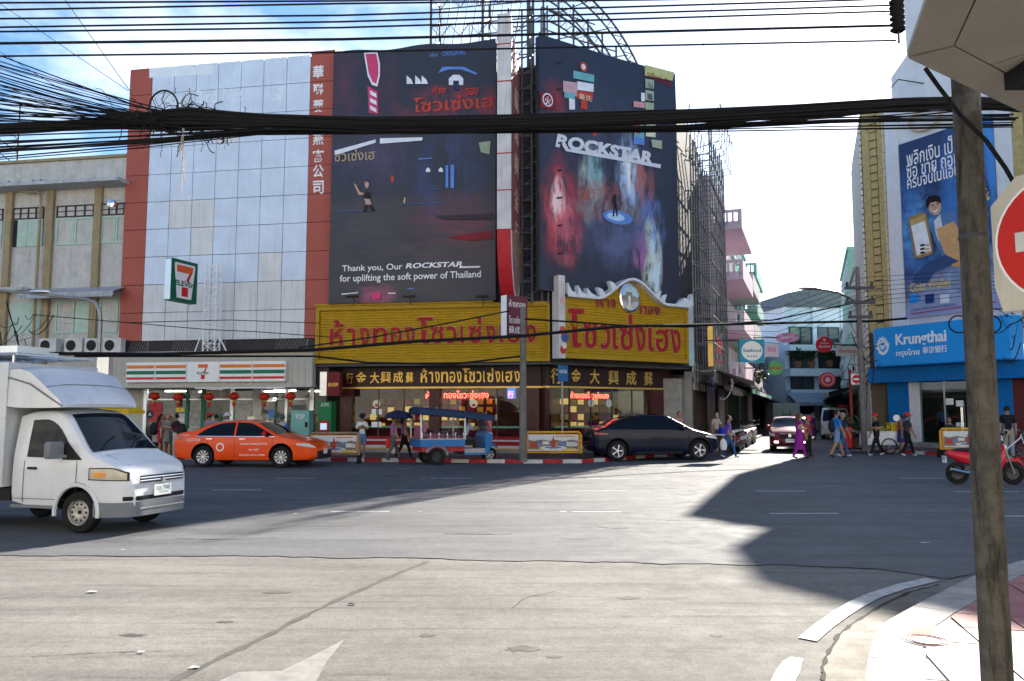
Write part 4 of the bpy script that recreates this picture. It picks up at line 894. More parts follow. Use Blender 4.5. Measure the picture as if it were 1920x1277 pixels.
mb.build('cloth', printed('banner_corner_print', (.014, .019, .042), [gl(1140, 330, 3.5, 4.5, (.045, .05, .10), 1.5, (.5, .3)), gl(1055, 400, 1.2, 2.6, (.30, .02, .03), 2.2, (1.2, .7)), gl(1050, 385, .75, 1.5, (.75, .12, .14), 2.4, CS_), gl(1060, 445, .9, 1.2, (.45, .1, .14), 2.0, CS_), gl(1047, 375, .4, 1.0, (.85, .6, .6), 2.6, (3, 1)), gl(1105, 345, .6, 1.8, (.3, .38, .34), 2.2, CS_), gl(1118, 330, .5, 1.4, (.2, .45, .5), 2.0, CS_), gl(1180, 330, .8, 1.9, (.35, .5, .75), 2.0, CS_), gl(1178, 320, .4, 1.1, (.75, .78, .8), 2.2, (3, 1)), gl(1205, 345, .7, 1.4, (.4, .12, .1), 1.8, CS_), gl(1120, 370, 1.6, 1.0, (.3, .08, .06), 1.6, (1, 1)), gl(1220, 425, .9, 1.5, (.1, .2, .5), 2.0, CS_), gl(1222, 490, .62, 2.0, (.5, .58, .5), 2.8, (2.2, .9)), gl(1228, 500, .45, 1.5, (.55, .7, .8), 2.6, (2.6, .8)), gl(1200, 470, .5, .9, (.5, .15, .4), 2.2, CS_), gl(1160, 450, 1.8, 1.4, (.08, .1, .22), 1.8, (1.2, .6)), gl(1040, 188, .8, 1.0, (.2, .02, .03), 1.5, (.8, .8)), gl(1150, 400, 2.6, .5, (.2, .16, .2), 1.6, (3.5, 1))]), B2, smooth=True)
MB().box(-.02, Wb+.02, .05, .2, zb0, min(zl, zr)-.1).build('backing_frame', BODY, B2)
for pts, m, k in (([(1012, 172), (1040, 178), (1041, 205), (1012, 203)], RDK, 0), ([(1055, 152), (1082, 156), (1082, 182), (1055, 172)], ink((.55, .35, .4), 'dustpink'), 0), ([(1057, 172), (1077, 176), (1077, 186), (1057, 184)], TEAL, 1), ([(1074, 133), (1113, 141), (1113, 155), (1074, 147)], TEAL, 0), ([(1081, 153), (1112, 158), (1112, 173), (1081, 169)], PWH, 0), ([(1081, 170), (1111, 175), (1110, 189), (1079, 184)], ORD, 0), ([(1088, 187), (1100, 189), (1100, 206), (1088, 204)], ORD, 0), ([(1066, 184), (1077, 187), (1077, 206), (1066, 206)], PWH, 0), ([(1208, 122), (1263, 136), (1260, 152), (1208, 142)], ink((.5, .5, .22), 'olivegold'), 0), ([(1209, 148), (1225, 151), (1225, 167), (1209, 165)], GRNK, 0), ([(1209, 169), (1225, 172), (1225, 190), (1209, 188)], GRNK, 0), ([(1209, 192), (1225, 194), (1225, 206), (1209, 206)], GRNK, 0), ([(1201, 174), (1208, 175), (1208, 191), (1201, 190)], PWH, 0), ([(1187, 190), (1208, 193), (1208, 203), (1187, 201)], ink((.6, .3, .35), 'rose'), 0), ([(1188, 232), (1207, 230), (1207, 272), (1188, 268)], TEAL, 0), ([(1210, 228), (1228, 230), (1228, 258), (1210, 256)], ink((.65, .66, .5), 'cream'), 0), ([(1187, 256), (1207, 260), (1207, 273), (1187, 270)], LBL, 1), ([(1190, 234), (1199, 234), (1199, 252), (1190, 250)], ORD, 2), ([(1111, 238), (1117, 239), (1117, 256), (1111, 255)], ORD, 0), ([(1220, 262), (1240, 264), (1240, 280), (1222, 276)], GRNK, 0)):
    pr(B2, 'sign', pts, m, k)
c = q(1093, 126); print_poly(B2, 'printed_sign', ell(c[0], c[1], .17, .2, 16), ORD, Y, .002); print_poly(B2, 'printed_sign', ell(c[0], c[1], .1, .11, 12), PWH, Y-.004, .002)
c = q(1026, 188); print_poly(B2, 'printed_sign', ell(c[0], c[1], .24, .26, 18), PWH, Y-.004, .002); print_poly(B2, 'printed_sign', ell(c[0], c[1], .19, .21, 18), RDK, Y-.008, .002)
for s, a, b, ya, yb, m in (('汕', 1212, 1222, 164, 153, NAVY), ('頭', 1212, 1222, 187, 175, NAVY), ('ราเยืองฮองงี่เฮง', 1212, 1258, 146, 131, RDK), ('黄氏', 1084, 1108, 186, 175, ink((.6, .6, .4), 'cr')), ('火', 1020, 1032, 197, 180, PWH)):
    x0, x1 = q(a, yb)[0], q(b, yb)[0]; lettering(B2, 'printed_lettering', s, m, x0, x1, q(a, ya)[1], q(a, yb)[1], Y-.012, .002, .01, 0, -.1 if len(s) > 3 else 0)
SIL = mat('print_silver', (.62, .66, .74), .4, var=.12, scale=4)
sl = (q(1243, 312)[1]-q(1042, 275)[1])/(q(1243, 312)[0]-q(1042, 275)[0])
lettering(B2, 'printed_title', 'ROCKSTAR', SIL, q(1040, 272)[0], q(1222, 300)[0], q(1040, 276)[1], q(1040, 247)[1]-.06, Y-.004, .003, .05, .22, sl*1.0)
pr(B2, 'title_bar', [(1057, 279), (1100, 284), (1238, 309), (1237, 316), (1180, 305), (1060, 284)], SIL, 1)
random.seed(11)
c = q(1157, 408); print_poly(B2, 'printed_spotlight', ell(c[0], c[1], .75, .28, 24), LBL, Y-.008, .002); print_poly(B2, 'printed_spotlight', ell(c[0]-.1, c[1], .45, .15, 20), ink((.4, .6, .85), 'lightblue'), Y-.012, .002)
for k in range(7): pr(B2, 'crossing', [(1105+k*15, 370+k*3), (1111+k*15, 371+k*3), (1107+k*15, 388+k*3), (1100+k*15, 387+k*3)], ink((.2, .17, .2), 'stripe'), 0)
pr(B2, 'figure', [(1149, 366), (1152, 364), (1154, 368), (1155, 384), (1157, 406), (1154, 406), (1152, 390), (1150, 407), (1147, 406), (1149, 386), (1147, 374)], ink((.02, .02, .03), 'figure'), 4)
# --- pylon sign at the corner
PYW = mat('pylon_white', (.55, .55, .56), .5, var=.2, scale=1.5, streak=.55, dirt=(.25, .06, .05)); PYR = mat('pylon_red', (.42, .02, .03), .4, var=.12, streak=.15); PYM = mat('pylon_maroon', (.24, .07, .07), .6, var=.35, scale=2, streak=.4, dirt=(.5, .42, .36))
upy = FL.u(932, -2.2, 300)
PY = thing('vertical_pylon_sign', 'tall peeling white and maroon pylon sign with a red rounded foot projecting at the corner', 'shop sign', FL.M(upy, -2.2))
q = UV(FL, upy, -2.2); th = q(958, 300)[0]; dp = 2.3
edges = [24, 82, 152, 217, 287, 356, 430]
for k in range(6):
    za, zb = q(945, edges[k+1])[1], q(945, edges[k])[1]
    MB().box(0, th, 0, .12, za+.02, zb-.02).build('front_plate', PYR if k == 99 else PYW, PY)
    MB().box(-.02, th+.02, -.02, .1, za-.015, za+.015).build('red_joint', PYR, PY)
zt_, zm_, zbm = q(945, 20)[1], q(945, 430)[1], q(970, 556)[1]
MB().box(.02, th-.02, .125, dp, zm_, zt_-.9).build('core', PYM, PY)
print_poly(PY, 'top_wedge', [(0.02, 0), (0.02, 0)], PYW) if 0 else None
MB().prism([(.125, zm_), (dp, zm_), (dp, zt_-2.6), (.125, zt_-.2)], 'x', th-.018, th+.002).build('peeling_side', PYM, PY)
arc = [(0, zm_), (dp, zm_)]+[(dp/2+dp/2*cos(a)*(1-.1*sin(a)), zm_-(zm_-zbm)*(sin(a)**.9)) for a in [pi*i/18 for i in range(1, 18)]]
MB().prism(arc, 'x', 0, th).build('rounded_foot', PYR, PY)
arc2 = [(dp/2+(y_-dp/2)*.86, zm_+(z_-zm_)*.93) for y_, z_ in arc]
MB().prism(arc, 'x', th+.001, th+.012).build('white_rim', RW, PY); MB().prism(arc2, 'x', th+.013, th+.025).build('wooden_disc', mat('peeled_wood', (.3, .17, .13), .7, var=.5, scale=5), PY)
inv_ = None
for k, ch in enumerate('蘇成興金行'):
    zc_ = zt_-2.9-k*1.25
    o = lettering(PY, 'character', ch, mat('faded_gold', (.55, .42, .3), .6, var=.3), -.45, .45, -.42, .42, 0, .01)
    o.matrix_local = Matrix.Translation((th+.006, dp/2, zc_)) @ Matrix.Rotation(pi/2, 4, 'Z')
br_ = MB()
for k in range(9):
    z = zm_-.6+k*1.05
    if z < zt_-.3: br_.tube([(th/2, dp, z), (th/2+.2, 2.25, z+.05), (th+1.6, 2.0, z+.1)], .035, 5).tube([(th/2, dp*.3, z), (th, 2.2, z-.9)], .02, 5)
br_.build('bracing', DSTEEL, PY)
# steel ladder frame in the gap behind the pylon
SCF = mat('scaffold_steel', (.16, .17, .17), .5, metal=.5, var=.3)
LF = thing('gap_ladder_frame', 'dark steel ladder frame in the gap between the two huge banners', 'scaffold', FL.M(-1.6, -.25))
mb = MB()
for x, y in ((0, 0), (.5, .15), (.9, 0), (1.25, .2), (1.5, .05)): mb.tube([(x, y, 5.7), (x, y, 17.2)], .04, 6)
for k in range(18): mb.tube([(0, 0, 5.9+k*.62), (.9, 0, 5.9+k*.62)], .028, 5); mb.tube([(.5, .15, 5.9+k*.62), (1.5, .05, 6.4+k*.62)], .022, 5)
mb.build('ladder_lattice', SCF, LF)
# small white box sign hanging from the pole by the shop
u, z = FL.uz(952, 625, -3.0)
# --- rooftop advertising frame and arches
RF = thing('rooftop_billboard_frame', 'rusty empty billboard frame of trusses and arches on the gold shop roof', 'scaffold', FL.M(0))
RUST = mat('rusty_steel', (.12, .11, .10), .6, metal=.3, var=.35, scale=4)
mb = MB()
def lp(v): return Vector(loc(v))
def truss(a, b, h, n, r=.03):
    a, b = Vector(a), Vector(b); up = Vector((0, 0, h))
    mb.tube([a, b], r, 5).tube([a+up, b+up], r, 5)
    for k in range(n):
        p, q_ = a.lerp(b, k/n), a.lerp(b, (k+1)/n); mb.tube([p, q_+up] if k % 2 else [p+up, q_], r*.6, 4); mb.tube([p, p+up], r*.6, 4)
for px in (808, 905, 990):
    u = FL.u(px, 1.0, 60)
    for o_ in (1.0, 2.4):
        mb.tube([lp(FL.P(u, o_, 13.5)), lp(FL.P(u, o_, 19.0))], .06, 6)
    for k in range(6): mb.tube([lp(FL.P(u, 1.0, 14+k*.85)), lp(FL.P(u, 2.4, 14.85+k*.85))], .03, 4)
for z in (15.9, 16.9, 18.1):
    truss(lp(FL.P(FL.u(808, 1.0, 60), 1.0, z)), lp(FL.P(FL.u(990, 1.0, 60), 1.0, z)), .5, 10)
for k in range(10):
    u = FL.u(808, 1.2, 60)+k*.37; mb.tube([lp(FL.P(u, 1.1, 15.5)), lp(FL.P(u+.5, 1.1, 18.4))], .022, 4)
cu = FC.u(1010, .9, 100)
for R_, o_, c0 in ((7.0, .9, 0), (5.7, 1.4, .2), (4.2, 2.0, .5), (3.0, 1.6, .9), (7.5, 2.6, .1)):
    arcp = [lp(FC.P(.4+c0+R_*.95*cos(a)*.9, o_, 12.3+R_*sin(a))) for a in [pi*.02+pi*.46*i/22 for i in range(23)]]
    arcq = [lp(FC.P(.4+c0+(R_-.45)*.95*cos(a)*.9, o_, 12.3+(R_-.45)*sin(a))) for a in [pi*.02+pi*.46*i/22 for i in range(23)]]
    mb.tube(arcp, .045, 5).tube(arcq, .04, 5)
    for i in range(22): mb.tube([arcp[i], arcq[i+1]], .018, 4); mb.tube([arcp[i], arcq[i]], .018, 4)
for k in range(9):
    u = .5+k*.75; top = 19.3-k*.42
    mb.tube([lp(FC.P(u, 1.2, 13.0)), lp(FC.P(u, 1.2, top))], .045, 5); mb.tube([lp(FC.P(u, 2.2, 13.0)), lp(FC.P(u, 2.2, top-.6))], .035, 5)
for z in (15.2, 16.1, 17.0, 17.9):
    mb.tube([lp(FC.P(.4, 1.2, z)), lp(FC.P(6.6-(z-15)*1.2, 1.2, z))], .03, 5); mb.tube([lp(FC.P(.4, 2.2, z-.3)), lp(FC.P(6.2-(z-15)*1.2, 1.2, z+.9))], .025, 4)
mb.build('frame_lattice', RUST, RF)
DS = thing('satellite_dish', 'white satellite dish among the rooftop frame arches', 'satellite dish', FC.M(6.0, .9, 14.0))
MB().lathe([(0, .12), (.2, .1), (.38, .02), (.45, -.06), (.46, -.07), (.38, .0), (.2, .08), (0, .1)], 20, (0, 0, .9), 'y').build('reflector', WHITEC, DS, smooth=True); MB().tube([(0, .1, .9), (0, .25, .5), (0, .25, 0)], .03, 6).build('mast', STEEL, DS); MB().tube([(0, .05, .6), (0, -.35, .85)], .015, 5).build('feed_arm', STEEL, DS)
# --- side scaffolding along the lane
SS = thing('side_scaffold', 'pipe scaffolding up the lane side of the gold shop', 'scaffold', FS.M(0, -.15))
for r, (y, dz) in enumerate(((-.1, 0), (-.9, .2))):
    for k in range(8):
        x = .2+k*.82; MB().tube([(x, y, 2.9), (x, y, 13.3+dz+(random.random()*.5))], .035, 6).build('upright', SCF, SS)
mb = MB()
for z in [3.4+k*1.15 for k in range(9)]:
    for y in (-.1, -.9): mb.tube([(0, y, z), (6.1, y, z)], .03, 5)
    for k in range(0, 8): mb.tube([(.2+k*.82, -.1, z), (.2+k*.82, -.9, z)], .025, 4)
    for k in range(0, 7, 2): mb.tube([(.2+k*.82, -.9, z), (1.02+k*.82, -.9, z+1.15)], .02, 4)
mb.build('cross_pipes', SCF, SS)
mb = MB()                       # ragged upper outrigger frame
for k in range(6):
    x = .2+k*1.0; z = 14.0
    P0 = [(x, .1, z-1.2), (x, -1.3, z-.9), (x, -1.4, z+.7), (x, -.1, z+.9)]
    mb.tube(P0+[P0[0]], .022, 4)
    for j in range(4): mb.tube([P0[j], (P0[j][0]+1.1, P0[j][1]+random.uniform(-.1, .1), P0[j][2]+random.uniform(-.15, .15))], .018, 4)
    mb.tube([P0[0], P0[2]], .016, 4)
mb.build('outrigger_frame', SCF, SS)
# ================================================================ bank building
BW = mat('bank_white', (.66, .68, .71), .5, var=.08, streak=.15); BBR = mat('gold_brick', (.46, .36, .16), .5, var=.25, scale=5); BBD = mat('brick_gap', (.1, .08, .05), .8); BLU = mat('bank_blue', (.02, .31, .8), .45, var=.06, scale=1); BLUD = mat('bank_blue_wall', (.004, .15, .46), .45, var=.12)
ZK = 16.3
K = thing('bank_building', 'white bank building with gold brick strips above the blue branch on the lane corner', 'building', FK.M(0))
inv = FK.M(0).inverted(); loc = lambda v: tuple(inv @ v)
q = UV(FK, 0)
WK = 16.0
MB().box(.0, WK, .12, 14, 5.4, ZK).build('wall', BW, K)
# taller set-back top
x0 = q(1665, 200)[0]
MB().prism([(x0, ZK+.01), (WK, ZK+.01), (WK, 18.3), (x0+.9, 18.3), (x0, 17.5)], 'y', .3, 9).build('upper_block', BW, K)
lk = q(1690, 150); MB().tube([(lk[0]+.9, .3, 16.6), (lk[0]+.2, -.5, 16.9), (lk[0]-.1, -.6, 16.6)], .03, 5).build('lamp_arm', DSTEEL, K)
def bricks(xa, xb, nm):
    n = 3; w = (xb-xa)/n
    for k in range(n):
        MB().box(xa+k*w, xa+(k+1)*w-.02, .02+.05*(k % 2), .118, 5.45, ZK).build('brick_strip', BBD if k % 2 else BBR, K)
    me = MB().box(.02, w-.05, -.03, .04, .02, .36).mesh('brick', BBR); h = .4
    for j in range(int((ZK-5.5)/h)): inst(me, 'brick', K, Matrix.Translation((xa+w, .03, 5.5+j*h)))
    me2 = MB().box(.0, .07, -.05, .02, .02, .34).mesh('brick', mat('pale_brick', (.6, .55, .42), .5, var=.2))
    for j in range(int((ZK-5.5)/h)): inst(me2, 'brick', K, Matrix.Translation((xb-.12, .03, 5.55+j*h)))
xA, xB = .02, q(1664, 400)[0]
bricks(xA, xB, 'l'); bricks(q(1906, 400)[0], q(1906, 400)[0]+1.4, 'r')
MB().box(xB+.01, q(1690, 400)[0], .0, .118, 5.4, ZK-.1).build('white_pilaster', BW, K); MB().box(q(1872, 400)[0], q(1905, 400)[0], .0, .118, 5.4, ZK-.1).build('white_pilaster', BW, K)
# lane side of the bank: pierced block screen
scr = MB(); nC, nR = 26, 40
for i in range(nC):
    for j in range(nR):
        p = FA.P(-.15-i*.3, -.03, 3.2+j*.31)
        if 3.2+j*.31 < ZK-.3:
            a = loc(p); d_ = inv.to_3x3() @ FA.d; n_ = inv.to_3x3() @ FA.n
            vs = [Vector(a)+d_*dx+n_*dy+Vector((0, 0, dz)) for dx in (-.11, .11) for dy in (-.06, .03) for dz in (0, .24)]
            scr.add(vs, [(0, 1, 3, 2), (4, 6, 7, 5), (0, 4, 5, 1), (2, 3, 7, 6), (0, 2, 6, 4), (1, 5, 7, 3)])
scr.build('block_screen', mat('pale_block', (.6, .58, .52), .6, var=.2), K, kind='stuff')
MB().prism([loc(p)[:2] for p in (FA.P(-.02, .01), FA.P(-9, .01), FA.P(-9, 4), FA.P(-.02, 4))], 'z', .1, ZK-.05).build('side_wall', BBD, K)
for ch, a, b in (('G', 1712, 1726), ('S', 1736, 1752), ('B', 1758, 1776)):
    if ch == 'S': continue
# relief emblem above the banner (weathered ring)
c = q(1735, 222); MB().tube([(c[0]+.75*cos(t), -.02, c[1]+.5*sin(t)) for t in [2*pi*i/24 for i in range(24)]], .09, 6, closed=True).build('relief_emblem', mat('relief_tan', (.5, .42, .32), .6, var=.2), K)
# blue branch sign, rounded at the lane corner
KS = thing('bank_branch_sign', 'big sky blue branch sign with white bird emblem and bank name over the doorway', 'shop sign', FK.M(0, -.9))
qs = UV(FK, 0, -.9); zk0, zk1 = qs(1700, 683)[1], qs(1700, 610)[1]; xe = qs(1893, 630)[0]; xs_ = qs(1640, 640)[0]
pl = [(xe, 0), (xe, .9), (xs_-.4, .9)]+[(xs_+.3-.75*sin(a), .75-.75*cos(a)) for a in [pi*.5*(1-i/8) for i in range(9)]]
MB().prism(pl, 'z', zk0, zk1).build('sign_box', BLU, KS, smooth=False)
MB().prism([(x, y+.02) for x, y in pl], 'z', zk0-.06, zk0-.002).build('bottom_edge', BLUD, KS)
WL2 = mat('sign_white', (.78, .84, .9), .4, var=.03)
lettering(KS, 'lettering', 'Krungthai', WL2, qs(1680, 640)[0], qs(1775, 640)[0], qs(1728, 648)[1]-.05, qs(1728, 622)[1], -.002, .03, .02)
lettering(KS, 'thai_lettering', 'กรุงไทย', WL2, qs(1680, 655)[0], qs(1724, 655)[0], qs(1728, 663)[1]-.12, qs(1728, 648)[1]-.1, -.002, .02, .01)
lettering(KS, 'chinese_lettering', '泰京银行', WL2, qs(1730, 655)[0], qs(1776, 655)[0], qs(1728, 659)[1]-.1, qs(1728, 645)[1]-.12, -.002, .02, .01)
ec = qs(1655, 648); EM = mat('emblem_silver', (.7, .78, .85), .35, var=.15, scale=6)
k = .36
bird = [(-.1, -1.05), (.35, -1.0), (.75, -.7), (.95, -.2), (1.0, .3), (.8, .1), (.75, .55), (.5, .4), (.55, .85), (.25, .75), (.1, 1.05), (-.1, .8), (-.4, .95), (-.45, .6), (-.75, .6), (-.65, .3), (-1.0, .2), (-.8, -.05), (-1.0, -.4), (-.7, -.4), (-.6, -.8)]
em = print_poly(KS, 'bird_emblem', [(ec[0]+a*k*.95, ec[1]+b*k*1.15) for a, b in bird], EM, -.002, .02)
for pts in (((-.5, -.5), (.2, -.75), (.65, -.3), (.5, .0), (.2, -.4)), ((-.3, .2), (.1, .3), (.5, .15), (.2, .0), (-.1, -.05)), ((-.55, .1), (-.3, -.1), (-.1, -.5), (-.4, -.35)), ((.0, .6), (.1, .4), (.25, .6)), ((-.35, .5), (-.2, .35), (-.15, .6))):
    print_poly(em, 'emblem_feather', [(ec[0]+a*k*.95, ec[1]+b*k*1.15) for a, b in pts], BLU, -.023, .004)
# branch front below
KF = thing('bank_shop_front', 'blue bank branch front with glass entrance between blue walls', 'shop front', FK.M(0, .3))
qf = UV(FK, 0, .3); X = lambda px: qf(px, 760)[0]
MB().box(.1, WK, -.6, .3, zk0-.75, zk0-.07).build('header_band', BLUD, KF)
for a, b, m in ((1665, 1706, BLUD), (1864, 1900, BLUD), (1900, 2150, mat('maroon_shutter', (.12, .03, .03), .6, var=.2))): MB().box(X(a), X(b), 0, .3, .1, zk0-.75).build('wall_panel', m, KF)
for a, b in ((1706, 1722), (1814, 1820)): MB().box(X(a), X(b), -.03, .25, .1, zk0-.75).build('door_frame', BW, KF)
MB().box(X(1706), X(1864), -.12, .3, .112, .34).build('threshold', KERBC, KF)
for a, b in ((1722, 1768), (1768, 1814), (1820, 1864)): MB().box(X(a)+.01, X(b)-.01, .12, .13, .34, zk0-.75).build('pane', glass('bank_glass', (.5, .62, .68), .05), KF); MB().box(X(b)-.025, X(b)+.025, .1, .16, .34, zk0-.75).build('mullion', ALU, KF)
MB().box(X(1706), X(1864), 3.5, 3.6, .1, zk0-.7).build('back_wall', mat('bank_inside', (.03, .12, .25), .5, var=.3), KF); MB().box(X(1735), X(1755), 3.4, 3.49, 1.6, 2.3).build('notice_board', BLU, KF)
for a, b, c_, d_ in ((1771, 1785, 747, 759), (1790, 1804, 751, 762), (1788, 1803, 792, 800)): MB().box(X(a), X(b), .1, .115, qf(1780, d_)[1], qf(1780, c_)[1]).build('notice', WHITEC, KF)
for dx in (.0, .06): MB().tube([(X(1800)+dx, .05, .9), (X(1800)+dx, .05, 1.9)], .015, 6).build('door_handle', CHROME, KF)
for t in range(3):
    p = loc(FA.P(-.6-t*1.6, -.0)); 
MB().prism([tuple((FK.M(0, .3).inverted() @ p)[:2]) for p in (FA.P(-.1, -.05), FA.P(-6, -.05), FA.P(-6, .02), FA.P(-.1, .02))], 'z', .1, 3.4).build('lane_side_panel', mat('pale_side', (.4, .4, .38), .6, var=.3, streak=.4), KF)
MB().tube([tuple((FK.M(0, .3).inverted() @ FA.P(.25, -.9)))[:2]+(.0,), tuple((FK.M(0, .3).inverted() @ FA.P(.25, -.9)))[:2]+(3.7,)], .07, 8).build('red_post', mat('post_red', (.25, .04, .03), .6, var=.2), KF)
# banner on the bank
uA, uB = FK.u(1691, -.05, 400), FK.u(1871, -.05, 400)
BK = thing('bank_banner', 'tall blue banner with smiling man, phone and gold title on the bank wall', 'billboard', FK.M(uA, -.05))
q = UV(FK, uA, -.05); Wb = uB-uA; zb, zt = q(1780, 588)[1], q(1780, 240)[1]
mb = MB(); nn = 16
for j in range(nn+1):
    for i in range(9): mb.v.append((Wb*i/8, .01*sin(i*1.3+j*.7), zb+(zt-zb)*j/nn))
mb.f = [(j*9+i, j*9+i+1, (j+1)*9+i+1, (j+1)*9+i) for j in range(nn) for i in range(8)]; mb.m = [0 if j > 12 else (1 if j > 2 else 2) for j in range(nn) for i in range(8)]
def gl(px, py, wx, wz, c, k, st): a = q(px, py); return (a[0], a[1], wx, wz, c, k, st)
mb.m = [0]*len(mb.m); mb.build('cloth', printed('bank_banner_print', (.014, .035, .12), [gl(1760, 420, 4, 3.4, (.03, .14, .42), 2.2, (.5, .4)), gl(1840, 330, 2, 4, (.05, .22, .6), 1.8, (1.2, .3)), gl(1720, 430, 1.6, 2.0, (.1, .3, .62), 1.6, (1.5, 1.5)), gl(1780, 575, 5, 1.9, (.28, .33, .52), 3.5, (.1, .1)), gl(1840, 520, 1.8, 1.5, (.35, .5, .7), 1.8, (2, .6)), gl(1840, 230, 1.2, 1.0, (.1, .4, .8), 2, (.6, .6))]), BK, smooth=True)
Y = -.03
pz = lambda px, py: q(px, py)
for s, a, b, ya, yb in (('พลิกเงิน เป็น', 1700, 1800, 318, 282), ('ซื้อ ขาย ถอน', 1700, 1800, 342, 306), ('ครบจบในแอป', 1701, 1800, 352, 329)):
    x0, x1 = q(a, yb)[0], q(b, yb)[0]; z0_, z1_ = q(a, ya)[1], q(a, yb)[1]
    h = {0: .95, 1: .9, 2: .8}[['พ', 'ซ', 'ค'].index(s[0])]; zc_ = [q(1705, 296)[1], q(1705, 320)[1], q(1705, 341)[1]][['พ', 'ซ', 'ค'].index(s[0])]
    lettering(BK, 'printed_lettering', s, WL, x0, x1, zc_-h*.42, zc_+h*.42, Y, .002, .01)
lettering(BK, 'printed_lettering', 'Gold Wallet', ink((.7, .55, .2), 'gold'), q(1707, 540)[0], q(1784, 530)[0], q(1710, 546)[1]-.05, q(1710, 531)[1], Y-.004, .002, .015)
lettering(BK, 'printed_lettering', 'ดาวน์โหลด ซื้อขาย ทองคำ 07.00-02.00 น.', ink((.06, .07, .15), 'smallprint'), q(1709, 583)[0], q(1796, 572)[0], q(1709, 583)[1]-.02, q(1709, 578)[1], Y-.004, .002, 0)
for a, m in ((1707, BLU), (1736, ink((.02, .05, .2), 'appnavy')), (1764, PWH)):
    x, z = q(a, 567); print_poly(BK, 'printed_app_icon', [(x, z-.06), (x+.42, z-.06), (x+.42, z+.34), (x, z+.34)], m, Y-.004, .002)
print_poly(BK, 'printed_line', [q(1709, 588), q(1870, 565), q(1870, 567), q(1709, 590)], ink((.35, .03, .15), 'winered'), Y-.004, .002)
man = {'jacket': ([(1746, 418), (1760, 402), (1790, 395), (1800, 430), (1798, 480), (1770, 485), (1752, 450)], (.1, .2, .38)), 'shirt': ([(1752, 415), (1764, 402), (1768, 425), (1762, 455), (1756, 440)], (.6, .65, .7)), 'face': ([(1741, 386), (1744, 376), (1757, 372), (1765, 380), (1766, 394), (1760, 403), (1752, 404), (1744, 397)], (.55, .34, .25)), 'hair': ([(1738, 388), (1737, 376), (1743, 368), (1756, 366), (1764, 370), (1766, 382), (1762, 380), (1755, 378), (1745, 381), (1742, 390)], (.015, .012, .014)), 'eye': ([(1747, 385), (1751, 383), (1752, 385), (1748, 386)], (.02, .015, .015)), 'other_eye': ([(1757, 382), (1761, 380), (1762, 382), (1758, 384)], (.02, .015, .015)), 'nose': ([(1753, 383), (1756, 390), (1752, 391)], (.42, .24, .17)), 'smile': ([(1750, 395), (1756, 395), (1761, 390), (1759, 396), (1754, 399)], (.8, .78, .75)), 'sleeve': ([(1757, 430), (1790, 415), (1806, 440), (1806, 500), (1788, 500), (1770, 470)], (.6, .35, .16)), 'trousers': ([(1712, 530), (1716, 515), (1745, 490), (1775, 478), (1800, 490), (1775, 500), (1752, 512), (1742, 530)], (.04, .08, .2)), 'phone': ([(1705, 412), (1708, 407), (1733, 398), (1739, 401), (1752, 472), (1749, 477), (1722, 485), (1716, 482)], (.35, .22, .08)), 'phone_screen': ([(1708, 414), (1734, 403), (1748, 471), (1721, 480)], (.78, .8, .84)), 'phone_header': ([(1708, 414), (1734, 403), (1737, 414), (1710, 424)], (.5, .35, .15)), 'gold_bar': ([(1838, 405), (1856, 402), (1846, 425), (1838, 428)], (.6, .42, .15))}
for i, (nm, (pts, c_)) in enumerate(man.items()): print_poly(BK, 'printed_'+nm, [q(*p) for p in pts], ink(c_, 'man_'+nm), Y-.003*(i+1), .002)
for k_ in range(3):
    for j in range(2): print_poly(BK, 'printed_button', [q(1727+j*9, 459+k_*7), q(1735+j*9, 457+k_*7), q(1736+j*9, 461+k_*7), q(1728+j*9, 463+k_*7)], ink((.03, .03, .05) if j == 0 else (.55, .4, .25), 'btn%d' % j), Y-.04, .002)
lettering(BK, 'printed_lettering', '9%', ink((.75, .6, .2), 'yellow'), q(1838, 380)[0], q(1857, 375)[0], q(1845, 378)[1], q(1845, 362)[1], Y-.004, .002, .01); lettering(BK, 'printed_lettering', '%', ink((.75, .6, .2), 'yellow'), q(1841, 355)[0], q(1851, 355)[0], q(1845, 358)[1], q(1845, 348)[1], Y-.004, .002, .01)
